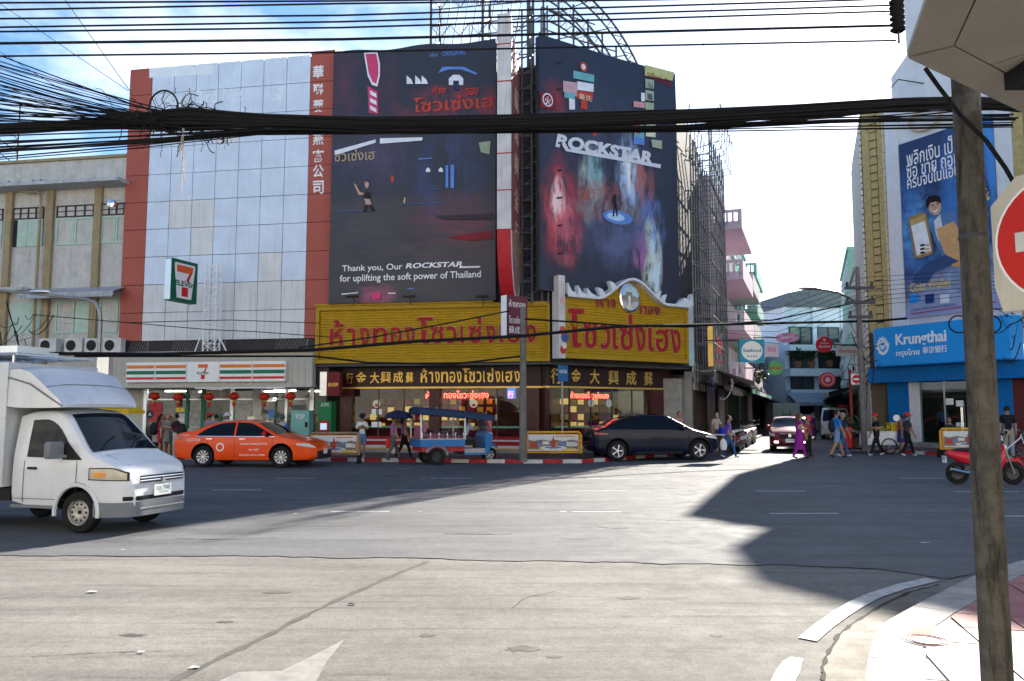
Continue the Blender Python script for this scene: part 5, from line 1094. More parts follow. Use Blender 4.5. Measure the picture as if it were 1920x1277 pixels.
# ================================================================ lane: shophouses on both sides and the end building
def shophouse(fr, t0, t1, H_, col, label, balc=None, win=(.1, .1, .11), setback=0, floors=4, depth=8, bal_out=1.1, sgn=-1, name='shophouse', awn=None, gfloor=3.2, endwin=True, slots=True):
    m = mat('wall_'+label[:14], col, .7, var=.1, scale=1.5, streak=.25)
    h = thing(name, label, 'building', fr.M(t0, setback))
    W = t1-t0; MB().box(0, W, 0, depth, .1, H_).build('wall', m, h)
    fh = (H_-gfloor)/floors
    for f in range(floors):
        z = gfloor+f*fh
        for k in range(max(1, int(W/2.2))):
            x = .5+k*2.2
            if x+1.4 < W: window(h, x, x+1.4, z+.8, z+fh-.5, WHITEC, WINPANE, y=-.06, fw=.06, nv=2)
        if balc and f in balc:
            b = MB()
            b.box(.1, W-.1, -bal_out, -.002, z-.05, z+.12)
            b.box(.1, W-.1, -bal_out, -bal_out+.1, z+.12, z+.95); 
            b.box(W-.2, W-.1, -bal_out+.1, -.002, z+.12, z+.95)
            # near end wall with slots
            for s_ in range(5): yy = -bal_out+.1+s_*(bal_out-.1)/5; b.box(.1, .2, yy, yy+.1, z+.12, z+.8)
            b.box(.1, .2, -bal_out+.1, -.002, z+.8, z+.95); b.box(.1, .2, -bal_out+.1, -.002, z+.12, z+.35)
            b.build('balcony', m, h)
    MB().box(-.05, W+.05, -.12, depth, H_+.002, H_+.22).build('parapet', m, h)
    if awn:
        a = MB(); z = gfloor-.35
        a.add([(0, -.02, z+.45), (W, -.02, z+.45), (W, -1.7, z), (0, -1.7, z), (0, -1.7, z-.22), (W, -1.7, z-.22)], [(0, 3, 2, 1), (3, 4, 5, 2), (0, 1, 5, 4)])
        a.build('awning', mat('awn_'+label[:10], awn, .6, var=.2), h)
        MB().box(0.2, W-.2, -.03, -.004, .15, z).build('opening_panel', mat('painted_interior', (.11, .085, .07), .7, var=.75, scale=2.5), h)  # flat panel on the wall, dim interior light put into its colour
    return h
# side shop in the gold building, then a row along the left of the lane
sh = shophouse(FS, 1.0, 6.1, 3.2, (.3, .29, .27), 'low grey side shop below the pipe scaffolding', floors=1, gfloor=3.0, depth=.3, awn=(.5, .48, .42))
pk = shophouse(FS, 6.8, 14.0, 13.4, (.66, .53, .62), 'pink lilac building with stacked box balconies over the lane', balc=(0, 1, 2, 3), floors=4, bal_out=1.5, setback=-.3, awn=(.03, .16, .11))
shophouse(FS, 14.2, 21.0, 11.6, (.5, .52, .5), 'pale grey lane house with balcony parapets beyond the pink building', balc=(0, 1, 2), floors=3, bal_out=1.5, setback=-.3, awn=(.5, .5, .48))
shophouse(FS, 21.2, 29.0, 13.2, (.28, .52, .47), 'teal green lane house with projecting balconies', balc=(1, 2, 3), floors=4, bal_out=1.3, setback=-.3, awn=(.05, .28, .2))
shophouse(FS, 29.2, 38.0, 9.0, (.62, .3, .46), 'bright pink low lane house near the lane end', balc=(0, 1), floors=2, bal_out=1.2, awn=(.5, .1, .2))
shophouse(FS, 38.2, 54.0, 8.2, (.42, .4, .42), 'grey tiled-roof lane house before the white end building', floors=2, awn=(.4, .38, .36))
for t0, t1, h_, c_, lab in ((-16, -9.2, 10.0, (.45, .44, .42), 'plain grey lane house behind the bank'), (-30, -16.2, 12.6, (.32, .58, .46), 'mint green lane house tower behind the bank'), (-52, -30.2, 8.5, (.5, .5, .5), 'low white lane house far behind the bank')):
    shophouse(FA, t0, t1, h_, c_, lab, floors=3, awn=(.3, .3, .3))
# end building
EB = Frame(at(1478, 780, 74)[:2], (1, .12))
E_ = thing('lane_end_building', 'white three storey house with potted plants on balconies closing the end of the lane', 'building', EB.M(0))
q = UV(EB, 0); We = q(1592, 700)[0]
WB = mat('end_white', (.72, .77, .84), .6, var=.1, streak=.2)
zt = q(1530, 575)[1]; MB().box(0, We, .6, 9, .0, zt).build('wall', WB, E_)
MB().prism([(-.3, zt), (We+.3, zt), (We-.2, zt+1.3), (We*.55, zt+1.9), (.4, zt+1.3)], 'y', .2, 9).build('roof', mat('roof_grey', (.16, .17, .18), .7, var=.3), E_)
for x in (0, We/2-.2, We-.4): MB().box(x, x+.4, .3, .6, 0, zt-.01).build('pier', WB, E_)
for k, (ya, yb, yw0, yw1) in enumerate(((650, 655, 648, 612), (694, 702, 694, 660), (733, 738, 733, 706))):
    za, zb_ = q(1530, yb)[1], q(1530, ya)[1]; MB().box(-.1, We+.1, -.9, .29, za-.2, zb_+.1).build('balcony_slab', WB, E_)
    for j in range(2): window(E_, We*(.1+.45*j), We*(.46+.45*j), q(1530, yw0)[1], q(1530, yw1)[1], DSTEEL, WINPANE, y=.45, fw=.08, nv=2, d=.12)
zc_ = q(1530, 745)[1]; MB().add([(-.5, -.9, zc_+.4), (We+.5, -.9, zc_+.4), (We+.8, -3.2, zc_-.5), (-.8, -3.2, zc_-.5), (-.8, -3.2, zc_-.8), (We+.8, -3.2, zc_-.8)], [(0, 3, 2, 1), (3, 4, 5, 2)]).build('awning', mat('awning_blue_grey', (.35, .38, .45), .6, var=.2), E_)
MB().box(0, We, .55, .59, .05, zc_-.8).build('shutter', mat('lane_shutter', (.1, .08, .1), .6, var=.2), E_)
LEAF = mat('leaf_green', (.05, .11, .03), .55, var=.4, scale=10)
def plant(par_label, loc_, h, n, spread, seed, pot=True, group=None, name='potted_plant', lw=.09):
    rnd = random.Random(seed); t = thing(name, par_label, 'plant', Matrix.Translation(loc_), group)
    if pot: MB().lathe([(0, 0), (h*.12, 0), (h*.17, h*.3), (h*.15, h*.3), (0, h*.26)], 12).build('pot', mat('terracotta', (.3, .12, .07), .7, var=.2), t)
    z0 = h*.25 if pot else 0; st, lf = MB(), MB()
    for i in range(n):
        a = rnd.uniform(0, 2*pi); r = spread*sqrt(rnd.random()); z1 = z0+h*rnd.uniform(.35, .75); tip = Vector((r*cos(a), r*sin(a), z1))
        st.tube([(0, 0, z0), tip*.5+Vector((0, 0, z0*.6)), tip], [h*.012, h*.01, h*.005], 4)
        for k in range(6):
            c = tip.lerp(Vector((0, 0, z0)), .5*rnd.random()); d_ = Vector((rnd.gauss(0, 1), rnd.gauss(0, 1), rnd.uniform(-.2, .9))).normalized(); s_ = Vector((-d_.y, d_.x, rnd.uniform(-.3, .3))).normalized()
            L_ = h*rnd.uniform(.18, .34); w = L_*lw*2
            lf.add([c, c+d_*L_*.5+s_*w, c+d_*L_+Vector((0, 0, -L_*.15)), c+d_*L_*.5-s_*w], [(0, 1, 2, 3)])
    st.build('stem', mat('stem_brown', (.1, .07, .04), .8), t); lf.build('leaves', LEAF, t, kind='stuff'); return t
for k, (px, py) in enumerate(((1497, 686), (1522, 686), (1556, 684))):
    u, z = EB.uz(px, py, -.6); plant('potted leafy plant on the balcony of the white end house', EB.P(u, -.6, z-.2), 2.0, 14, .8, 40+k, group='plants on the end house balcony')
u, z = EB.uz(1495, 640, -.6); plant('trailing leafy plant on the top balcony of the white end house', EB.P(u, -.6, z-1.0), 1.6, 12, .7, 51)
plant('leafy potted shrub on the lane pavement beside the bank', gnd(1600, 842, .11), 1.5, 16, .5, 61, True)
plant('green climbing plant over the restaurant awning in the lane', FS.P(13, -2.0, 3.2), 1.4, 26, .8, 66, False)
# hanging lane signs
def hang(px, py, w, h, d_, shape, col, label, words, wc, border=None, rot=0.0):
    c = at(px, py, d_); t = thing('hanging_sign', label, 'shop sign', RZ(c, rot))
    s = d_/FPX; W_, H_ = w*s, h*s
    poly = ell(0, 0, W_/2, H_/2, 32) if shape == 'o' else [(-W_/2, -H_/2), (W_/2, -H_/2), (W_/2, H_/2), (-W_/2, H_/2)]
    MB().prism(poly, 'y', 0, .14).build('board', mat('sg_'+label[:12], col, .45, var=.06), t)
    if border: print_poly(t, 'disc', ell(0, 0, W_*.42, H_*.42, 32), mat('sgd_'+label[:12], border, .45, var=.05), -.001, .004)
    for wd, x0, x1, z0, z1 in words: lettering(t, 'lettering', wd, mat('sgl_'+label[:12], wc, .4), x0*W_, x1*W_, z0*H_, z1*H_, -.007, .006, .01)
    return t, W_, H_
WARM = (.72, .7, .62)
t, W_, H_ = hang(1410, 658, 47, 44, 31.5, 's', (.02, .24, .34), 'square teal sign with a cream disc reading Seafood', [('Seafood', -.36, .36, -.05, .1), ('....', -.2, .2, -.26, -.2)], (.03, .12, .2), (.72, .71, .64)); MB().tube([(-1.9, .07, H_/2-.05), (-W_/2, .07, H_/2-.05)], .03, 5).build('bracket', DSTEEL, t)
t, W_, H_ = hang(1477, 633, 44, 18, 44, 'o', (.62, .25, .45), 'pink oval sign with white script hanging over the lane', [('Sherly', -.35, .35, -.25, .25)], (.8, .75, .8)); MB().tube([(-2.2, .07, 0), (-W_/2, .07, 0)], .03, 5).build('bracket', DSTEEL, t)
t, W_, H_ = hang(1447, 657, 26, 24, 40, 's', (.6, .5, .56), 'pale pink square sign behind the teal seafood sign', [('ขนม', -.3, .3, -.1, .25)], (.6, .08, .3)); MB().tube([(-1.5, .07, 0), (-W_/2, .07, 0)], .03, 5).build('bracket', DSTEEL, t)
t, W_, H_ = hang(1455, 690, 27, 27, 38, 'o', (.05, .3, .1), 'round green sign with a red word across it', [('MAXIMA', -.4, .4, -.12, .12)], (.55, .05, .06), (.1, .38, .12)); MB().tube([(-1.5, .07, 0), (-W_/2, .07, 0)], .03, 5).build('bracket', DSTEEL, t)
t, W_, H_ = hang(1546, 646, 31, 30, 46, 'o', (.55, .03, .05), 'round red sign with white Thai writing and a heart cup', [('เตี๋ยวต้มยำ', -.36, .36, -.2, -.02), ('♥', -.08, .08, .2, .34), ('ร้านอร่อย', -.26, .26, .04, .16)], (.78, .74, .72)); MB().tube([(W_/2, .07, 0), (2.6, .07, 0)], .03, 5).build('bracket', DSTEEL, t)
t, W_, H_ = hang(1552, 712, 30, 28, 44, 'o', (.55, .04, .07), 'round red sign with concentric rings low over the lane', [], (.8, .7, .7), (.62, .28, .3)); print_poly(t, 'inner_disc', ell(0, 0, W_*.3, H_*.3), mat('ring_red', (.55, .04, .07), .4), -.006, .003); print_poly(t, 'centre_disc', ell(0, 0, W_*.16, H_*.16), mat('ring_pale', (.7, .6, .6), .4), -.01, .003); MB().tube([(W_/2, .07, 0), (2.4, .07, 0)], .03, 5).build('bracket', DSTEEL, t)
t, W_, H_ = hang(1572, 648, 15, 15, 47, 'o', (.05, .3, .25), 'small round green sign beside the red noodle sign', [], (1, 1, 1), (.5, .55, .5)); MB().tube([(W_/2, .07, 0), (1.6, .07, 0)], .03, 5).build('bracket', DSTEEL, t)
t, W_, H_ = hang(1590, 659, 42, 17, 42, 's', (.55, .54, .5), 'long cream sign with red Thai writing near the bank corner', [('ก๋วยเตี๋ยวหมู', -.4, .42, -.25, .3)], (.5, .04, .06)); MB().tube([(W_/2, .07, 0), (1.5, .07, 0)], .03, 5).build('bracket', DSTEEL, t)
# restaurant sign on the side wall
u, z = FS.uz(1330, 650, -.9)
RS = thing('restaurant_side_sign', 'cream sign with gold frame and red Chinese characters at the lane mouth', 'shop sign', FS.M(.7, -1.0))
MB().box(0, 3.0, 0, .25, 3.6, 5.3).build('sign_box', GOLD, RS); MB().box(.12, 2.88, -.02, -.001, 3.72, 5.18).build('cream_face', mat('cream_face', (.7, .66, .55), .5, streak=.15), RS)
lettering(RS, 'lettering', '蘇記', RED, .3, 2.7, 4.2, 4.95, -.022, .04, .03); lettering(RS, 'small_lettering', 'ร้านอาหาร', RED, .3, 2.7, 3.8, 4.1, -.022, .03, .01)
MB().add([(0, .2, 3.55), (8, .2, 3.4), (8, -1.6, 2.75), (0, -1.6, 2.95), (0, -1.6, 2.8), (8, -1.6, 2.6)], [(0, 3, 2, 1), (3, 4, 5, 2)]).build('white_awning', AWN, RS)
# dark tarpaulin stall front
TP = thing('tarpaulin_screen', 'dark green tarpaulin screen hung in front of the lane restaurant', 'tarpaulin', FS.M(4.6, -1.1))
mb = MB()
for i in range(31): mb.v += [(i*.2, .08*sin(i*1.7), .5), (i*.2, .05*sin(i*1.7+.4), 2.5)]
mb.f = [(2*i, 2*i+2, 2*i+3, 2*i+1) for i in range(30)]; mb.m = [0]*30
mb.build('sheet', mat('tarp', (.012, .03, .022), .7, var=.3), TP, smooth=True); MB().tube([(0, 0, 2.55), (6, 0, 2.55)], .03, 6).build('rail', DSTEEL, TP)
for x in (0, 6): MB().tube([(x, 0, .1), (x, 0, 2.55)], .03, 6).build('post', DSTEEL, TP)
# white delivery box stall in the lane
bx = gnd(1476, 812); WBX = thing('white_stall_box', 'tall pale plywood stall box with a stool hung on its side', 'stall', RZ(Vector((bx.x, bx.y, 0)), .1))
MB().box(-1.1, 1.1, 0, 1.5, .1, 2.4).build('box', mat('ply_pale', (.55, .53, .48), .6, var=.15), WBX)
mb = MB(); [mb.tube([(x, -.06, 1.0), (x, -.06, 1.75)], .025, 5) for x in (-.35, .3)]; mb.tube([(-.35, -.06, 1.45), (.3, -.06, 1.45)], .025, 5).tube([(-.4, -.1, 1.25), (.4, -.1, 1.25)], .03, 5); mb.build('stool', BLACK, WBX)
# unseen shophouses added behind the viewpoint to bounce sunlight onto the shaded facades
FB = Frame((60, -11), (-1, 0))
for k, (u0_, u1_, h_, c_, lab) in enumerate(((2, 26, 17, (.62, .58, .5), 'cream sunlit shophouse row at the right behind the viewpoint'), (26.3, 48, 19, (.66, .64, .6), 'white sunlit shophouse row right behind the viewpoint'), (48.3, 72, 18, (.62, .6, .55), 'pale sunlit shophouse row across from the gold shop'), (72.3, 98, 19, (.64, .6, .52), 'ivory sunlit shophouse row across from the convenience store'), (98.3, 125, 18, (.6, .57, .52), 'buff sunlit shophouse row far along the opposite pavement'))):
    shophouse(FB, u0_, u1_, h_, c_, lab, floors=4)
# ================================================================ right foreground: canopy corner, post, no-entry sign
SOF = mat('soffit_panel', (.27, .25, .22), .55, var=.12, scale=2, streak=.2); SEAMM = mat('soffit_seam', (.05, .045, .04), .8)
Xc = at(1700, 108, 3.9); zs = Xc.z
e1 = Vector((-.326, -.945, 0)); e2 = Vector((.82, .57, 0)); Xc = Vector((Xc.x, Xc.y, 0))
CN = thing('corner_canopy', 'overhanging canopy corner with grey soffit panels and a white fascia above the pavement', 'canopy', Matrix.Translation(Xc))
ce = [Vector((0, 0, 0)), e2*3.6, e2*3.6+Vector((3, -3.4, 0)), e1*4+Vector((4.4, -1, 0)), e1*4]
MB().prism([(p.x, p.y) for p in ce], 'z', zs+.03, zs+1.6).build('fascia', mat('canopy_white', (.6, .66, .72), .35, var=.06), CN)
# soffit panels: strips between seams
nv = (e2+e1*-1).normalized()
g = lambda a, b: e2*a+Vector((.58, -.81, 0))*b
rows_ = [(0, .35), (.36, 1.15), (1.16, 2.4)]; 
import itertools
inner = [e2*3.6, e2*3.6+Vector((3, -3.4, 0)), e1*4+Vector((4.4, -1, 0)), e1*4]
# border strips along both free edges, then field panels
n1, n2 = Vector((.945, -.326, 0)), Vector((.57, -.82, 0)); bw = .2
cI = Vector((0, 0, 0)); M2 = Matrix(((n1.x, n1.y), (n2.x, n2.y))).inverted(); ci = M2 @ Vector((bw, bw)); cI = Vector((ci.x, ci.y, 0))
def pan(pts): MB().prism([(p.x, p.y) for p in pts], 'z', zs, zs+.028).build('soffit_panel', SOF, CN)
gp = .008
pan([e2*gp*2, e2*1.2, e2*1.2+n2*(bw-gp), cI+e2*gp]); pan([e2*1.21, e2*3.6, e2*3.6+n2*(bw-gp), e2*1.21+n2*(bw-gp)]); pan([e1*gp*2, e1*4, e1*4+n1*(bw-gp), cI+e1*gp])
ax = e2; bx2 = n2; 
def fp(a, b): return cI+e2*a+n2*b
for a0, a1 in ((-3.2, -1.4), (-1.39, .38), (.39, 1.55), (1.56, 3.2)):
    for b0, b1 in ((gp, .85), (.86, 2.2), (2.21, 3.6)):
        pts = [fp(a0, b0), fp(a1, b0), fp(a1, b1), fp(a0, b1)]
        # clip against the e1 border
        out = []
        for i in range(4):
            p, q_ = pts[i], pts[(i+1) % 4]; dp_, dq = (p-cI).dot(n1)-gp, (q_-cI).dot(n1)-gp
            if dp_ >= 0: out.append(p)
            if dp_*dq < 0: out.append(p.lerp(q_, dp_/(dp_-dq)))
        if len(out) > 2: pan(out)
dv = at(1912, 138, 4.0); MB().box(dv.x-Xc.x-.02, dv.x-Xc.x+.5, dv.y-Xc.y-.1, dv.y-Xc.y+.1, zs-.09, zs-.002).build('downlight', BLACK, CN)
PO = Vector((2.745, 4.62, 0))
POL = thing('foreground_post', 'grimy tall concrete post on the near pavement corner', 'post', Matrix.Translation(PO))
mb = MB(); prof = []
rnd = random.Random(3)
for i in range(40): z = .0+4.9*i/39; prof.append(((.083-.010*i/39)*(1+rnd.uniform(-.012, .012)), z))
pm = mat('grimy_post', (.085, .078, .066), .85, var=.5, scale=9, bump=.8, bscale=22, streak=.9, dirt=(.025, .022, .018))
def blotch(m, c, lo, hi, scale, sc3):
    N, L = m.node_tree.nodes, m.node_tree.links; b = N['Principled BSDF']; src = b.inputs['Base Color'].links[0].from_socket
    t = N.new('ShaderNodeTexCoord'); mp = N.new('ShaderNodeMapping'); mp.inputs['Scale'].default_value = sc3; n = N.new('ShaderNodeTexNoise'); n.inputs['Scale'].default_value = scale; n.inputs['Detail'].default_value = 8; n.inputs['Roughness'].default_value = .7
    L.new(t.outputs['Object'], mp.inputs[0]); L.new(mp.outputs[0], n.inputs['Vector']); r = N.new('ShaderNodeMapRange'); r.inputs[1].default_value = lo; r.inputs[2].default_value = hi; L.new(n.outputs[0], r.inputs[0])
    x = N.new('ShaderNodeMixRGB'); x.inputs[2].default_value = tuple(c)+(1,); L.new(r.outputs[0], x.inputs[0]); L.new(src, x.inputs[1]); L.new(x.outputs[0], b.inputs['Base Color'])
blotch(pm, (.022, .019, .016), .5, .66, 4.0, (4, 4, .6)); blotch(pm, (.12, .1, .07), .58, .72, 14, (2, 2, 1))
mb.lathe(prof, 20); mb.build('shaft', pm, POL, smooth=True); MB().lathe([(.079, 2.72), (.084, 2.73), (.079, 2.75)], 20).build('band', DSTEEL, POL)
# no-entry sign fixed beside it
NS = thing('large_no_entry_sign', 'large round-cornered no-entry sign board at the pavement corner', 'road sign', RZ(at(2000, 440, 3.4), radians(-58)))
r = .285; h = .31
oct_ = [(-h, -h*.62), (-h*.9, -h), (h*.9, -h), (h, -h*.62), (h, h*.62), (h*.62, h), (-h*.62, h), (-h, h*.62)]
MB().prism(oct_, 'y', 0, .05).build('board', mat('board_beige', (.5, .46, .38), .6, var=.2, streak=.2), NS)
print_poly(NS, 'white_ring', ell(0, 0, r+.012, r+.012, 40), WHITEC, -.001, .003); print_poly(NS, 'red_disc', ell(0, 0, r, r, 40), mat('road_sign_red', (.5, .02, .015), .45, var=.08), -.005, .003); print_poly(NS, 'white_bar', [(-r*.72, -.045), (r*.72, -.045), (r*.72, .045), (-r*.72, .045)], mat('dull_white', (.55, .54, .5), .5), -.009, .003)
MB().tube([(0, .08, -2.0), (0, .08, .3)], .03, 8).build('sign_post', STEEL, NS)
# small no-entry sign at the lane mouth, with pole
c = gnd(1611, 842, .11); NE = thing('lane_no_entry_sign', 'small square no-entry sign on a grey pole at the lane mouth by the bank', 'road sign', Matrix.Translation(c))
zz_ = 1.7+(772-716)*c.y/FPX; MB().tube([(.3, .1, 0), (.3, .1, zz_+.3)], .05, 8).build('pole', STEEL, NE); MB().box(-.22, .22, 0, .03, zz_-.22, zz_+.22).build('board', WHITEC, NE)
print_poly(NE, 'red_disc', ell(0, zz_, .19, .19, 24), MATS['road_sign_red'], -.001, .003); print_poly(NE, 'white_bar', [(-.13, zz_-.035), (.13, zz_-.035), (.13, zz_+.035), (-.13, zz_+.035)], WHITEC, -.005, .003)
# ================================================================ poles and cables
rnd = random.Random(21)
POLEC = mat('pole_concrete', (.16, .15, .14), .8, var=.3, scale=4, streak=.4)
def upole(px, py, top_py, label, r=.13, z0=.11, name='utility_pole', m=POLEC, arms=()):
    p = gnd(px, py, z0); t = thing(name, label, 'utility pole', Matrix.Translation(p)); h = EYE+(HOR-top_py)*p.y/FPX-z0
    MB().lathe([(r*1.15, 0), (r*.85, h), (0, h)], 10).build('shaft', m, t, smooth=True)
    for z, w in arms: MB().box(-w/2, w/2, -.18, -.08, h-z-.06, h-z+.06).build('crossarm', DSTEEL, t)
    return t, p, h
upole(981, 866, 575, 'slim dark utility pole standing before the gold shop street window', .11)
t, p, h = upole(1621, 846, 498, 'tall dark utility pole with crossarms at the bank corner', .1, arms=((.9, 1.2), (1.5, 1.2), (2.1, 1.0)))
for z, w in ((.9, 1.2), (1.5, 1.2), (2.1, 1.0)):
    for s in (-1, 1): MB().lathe([(0, .2), (.05, .18), (.06, .05), (.03, 0)], 8, (s*w*.42, -.13, h-z+.06)).build('insulator', DSTEEL, t)
upole(1354, 838, 560, 'short round pole by the scaffold at the lane mouth', .16)
upole(1407, 826, 690, 'street pole wrapped with cables beside the lane awnings', .14)
# lamp post with a curved arm at the left
p = gnd(176, 862, .11); LPo = thing('curved_lamp_post', 'grey street lamp post with a long curved arm in front of the concrete building', 'street lamp', Matrix.Translation(p))
s = p.y/FPX; zt = EYE+(HOR-590)*s; pts = [(0, 0, 0), (0, 0, zt-.3), (-.05, 0, zt+.05), (-.2, 0, zt+.3), (-.5, 0, zt+.42), (-2.4, -.2, zt+.62), (-3.6, -.3, zt+.72)]
MB().tube(pts[:2], .075, 8).build('column', STEEL, LPo, smooth=True); MB().tube(pts[1:], [.07, .065, .06, .055, .05, .045], 8).build('arm', STEEL, LPo, smooth=True)
MB().ball((-2.0, -.18, zt+.66), .35, .13, .09).build('lamp_head', ALU, LPo, smooth=True); MB().box(.05, .45, -.2, .1, 2.7, 3.4).build('meter_box', ALU, LPo)
# street lamp at the lane end side
pa = [at(1607, 600, 46), at(1606, 575, 46), at(1598, 562, 46), at(1570, 548, 46), at(1528, 541, 46)]
SL = thing('lane_street_lamp', 'long armed street lamp reaching over the lane from the bank side', 'street lamp', Matrix.Translation(Vector((pa[0].x, pa[0].y, .11))))
b0 = Vector((pa[0].x, pa[0].y, .11)); MB().tube([Vector((0, 0, 0))]+[v-b0 for v in pa], .07, 7).build('column', STEEL, SL, smooth=True); MB().ball(pa[-1]-b0-Vector((.3, 0, 0)), .7, .18, .1).build('lamp_head', STEEL, SL, smooth=True)
# box sign hanging on the slim pole
c0, c1 = at(950, 553, 26.3), at(966, 630, 26.3)
HS = thing('hanging_box_sign', 'white ended maroon box sign with Thai lettering fixed to the slim pole', 'shop sign', RZ(Vector((c0.x, c0.y, 0)), radians(38)))
MB().box(0, .9, 0, .3, c1.z, c0.z).build('sign_box', mat('sign_plum', (.13, .03, .045), .4), HS); MB().box(-.012, -.001, .0, .3, c1.z, c0.z).build('white_end', WHITEC, HS)
for k, s_ in enumerate(('ห้างทอง', 'โซวเซ่งเฮง', 'GOLD')): 
    if k < 2: lettering(HS, 'lettering', s_, WHITEC, .1, .8, c1.z+1.0-.55*k, c1.z+1.25-.55*k, -.002, .004)
lettering(HS, 'lettering', '蘇成興', WHITEC, .1, .8, c1.z+.1, c1.z+.35, -.002, .004)
def cable(nm, label, pts, r, n=6, cat='cable', group=None, sag=0, m=CABLE, sub=14):
    mb = MB(); P_ = []
    for i in range(len(pts)-1):
        for k in range(sub): P_.append(pts[i].lerp(pts[i+1], k/sub))
    P_.append(pts[-1])
    if sag: N = len(P_); P_ = [v-Vector((0, 0, sag*4*(i/(N-1))*(1-i/(N-1)))) for i, v in enumerate(P_)]
    mb.tube(P_, r, n); return mb.build(nm, m, label=label, cat=cat, group=group, smooth=True)
# the power lines along the top
for k, (y0, y1, y2) in enumerate(((5.5, 1, -8), (19.5, 6, -4), (35.5, 28, 0), (52, 40, 12), (60, 51, 23), (82, 73, 50), (106, 97, 78))):
    a, b, c = at(-60, y0+.3, 9.0), at(640, y1+1, 9.3), at(1680 if k > 3 else 1682, y2-2, 9.8)
    d = c+(c-b)*.5
    cable('power_line', 'straight black overhead power line strung high across the street above the banners', [a, b, c] if k > 3 else [a, b, c, d], .0125 if k not in (5,) else .018, 5, 'power line', 'power lines above the street')
ins = at(1683, 18, 9.75); IN = thing('hanging_insulator', 'ribbed dark insulator string hanging by the white canopy fascia', 'insulator', Matrix.Translation(ins))
mb = MB(); prof = []
for i in range(9): prof += [(.05, .35-i*.075), (.105, .335-i*.075), (.06, .30-i*.075)]
mb.lathe(prof, 12).build('sheds', BLACK, IN, smooth=True); MB().tube([(0, 0, -.3), (0, 0, -.45)], .015, 5).build('hook', DSTEEL, IN)
# the great bundle: many strands in one harness
def harness(nm, label, path, radius, n, seed, rs=(.008, .022), loose=.12):
    rr = random.Random(seed); mb = MB(); L_ = []
    cum = [0]
    for i in range(len(path)-1): cum.append(cum[-1]+(path[i+1]-path[i]).length)
    def pos(s):
        for i in range(len(path)-1):
            if s <= cum[i+1] or i == len(path)-2: return path[i].lerp(path[i+1], (s-cum[i])/(cum[i+1]-cum[i])), radius[i]+(radius[i+1]-radius[i])*(s-cum[i])/(cum[i+1]-cum[i])
    for k in range(n):
        a, rad, ph, fr_ = rr.uniform(0, 2*pi), sqrt(rr.random()), rr.uniform(0, 6.28), rr.uniform(.15, .5); extra = rr.random() < loose; pts = []
        N = 46
        for i in range(N+1):
            s_ = cum[-1]*i/N; p_, R_ = pos(s_); aa = a+.5*sin(fr_*s_+ph); r_ = R_*rad*(1+.15*sin(fr_*2*s_+ph))
            pts.append(p_+Vector((0, r_*cos(aa), r_*sin(aa)*1.0-(R_*(.4+.6*sin(1.1*s_+ph)**2) if extra else 0))))
        mb.tube(pts, rr.uniform(*rs), 5)
    return mb.build(nm, CABLE, label=label, cat='cable bundle')
D = 9.6
path = [at(px, py, D+(.5 if px < 300 else 0)) for px, py in ((-80, 243), (120, 236), (260, 226), (350, 222), (480, 226), (700, 231), (960, 228), (1280, 218), (1500, 208), (1700, 196), (1830, 192), (2000, 200))]
harness('main_cable_bundle', 'thick sagging bundle of black telephone cables crossing the whole street', path, [.055, .055, .08, .12, .075, .07, .075, .075, .08, .075, .065, .065], 60, 5, (.006, .015))
harness('thin_cable_bundle', 'thin loose cables hanging just below the thick cable bundle', [at(px, py, D+.2) for px, py in ((-80, 280), (250, 262), (480, 247), (900, 246), (1300, 240), (1560, 228), (1900, 222))], [.16, .10, .04, .03, .05, .10, .10], 13, 6, (.005, .012), 0)
# spray of cables fanning up to the left from the tangle
fan = MB()
for k in range(46):
    y = 95+150*(k/46)**.8+rnd.uniform(-6, 6); a = at(-70, y-14, 10.2+rnd.uniform(-.2, .2)); b = at(rnd.uniform(255, 360), 222+rnd.uniform(-14, 12), 9.9)
    mid = a.lerp(b, .55)-Vector((0, 0, rnd.uniform(.0, .18)))
    fan.tube([a.lerp(mid, t) if 0 else (1-t)**2*a+2*t*(1-t)*mid+t*t*b for t in [i/12 for i in range(13)]], rnd.uniform(.003, .010), 5)
fan.build('cable_fan', CABLE, label='spray of black cables fanning out from the cable tangle beside the terracotta strip', cat='cable bundle')
tg = MB()
for k in range(90):
    c = at(rnd.gauss(345, 42), rnd.gauss(222, 10), 9.75); pts = [c]; d_ = Vector((rnd.gauss(0, 1), rnd.gauss(0, .3), rnd.gauss(0, .6))).normalized()
    for i in range(10): d_ = (d_+Vector((rnd.gauss(0, .5), rnd.gauss(0, .2), rnd.gauss(-.03, .5)))).normalized(); pts.append(pts[-1]+d_*.05)
    tg.tube(pts, rnd.uniform(.003, .008), 4)
lc = at(307, 200, 9.7); tg.tube([lc+Vector((.18*cos(a), 0, .21*sin(a))) for a in [2*pi*i/20*.75-.3 for i in range(20)]], .012, 5)
tg.build('cable_tangle', CABLE, label='messy knot of looped black cable where the bundle meets the cable fan', cat='cable bundle')
hw = MB()
for k in range(6): 
    a = at(345+rnd.uniform(-8, 8), 240, 9.6); hw.tube([a, a+Vector((rnd.uniform(-.03, .03), 0, -.25)), a+Vector((rnd.uniform(-.02, .06), 0, -.35-.12*k))], .004, 4)
hw.build('hanging_wire_ends', mat('wire_grey', (.3, .28, .25), .6), label='pale frayed wire ends dangling from the cable tangle', cat='cable')
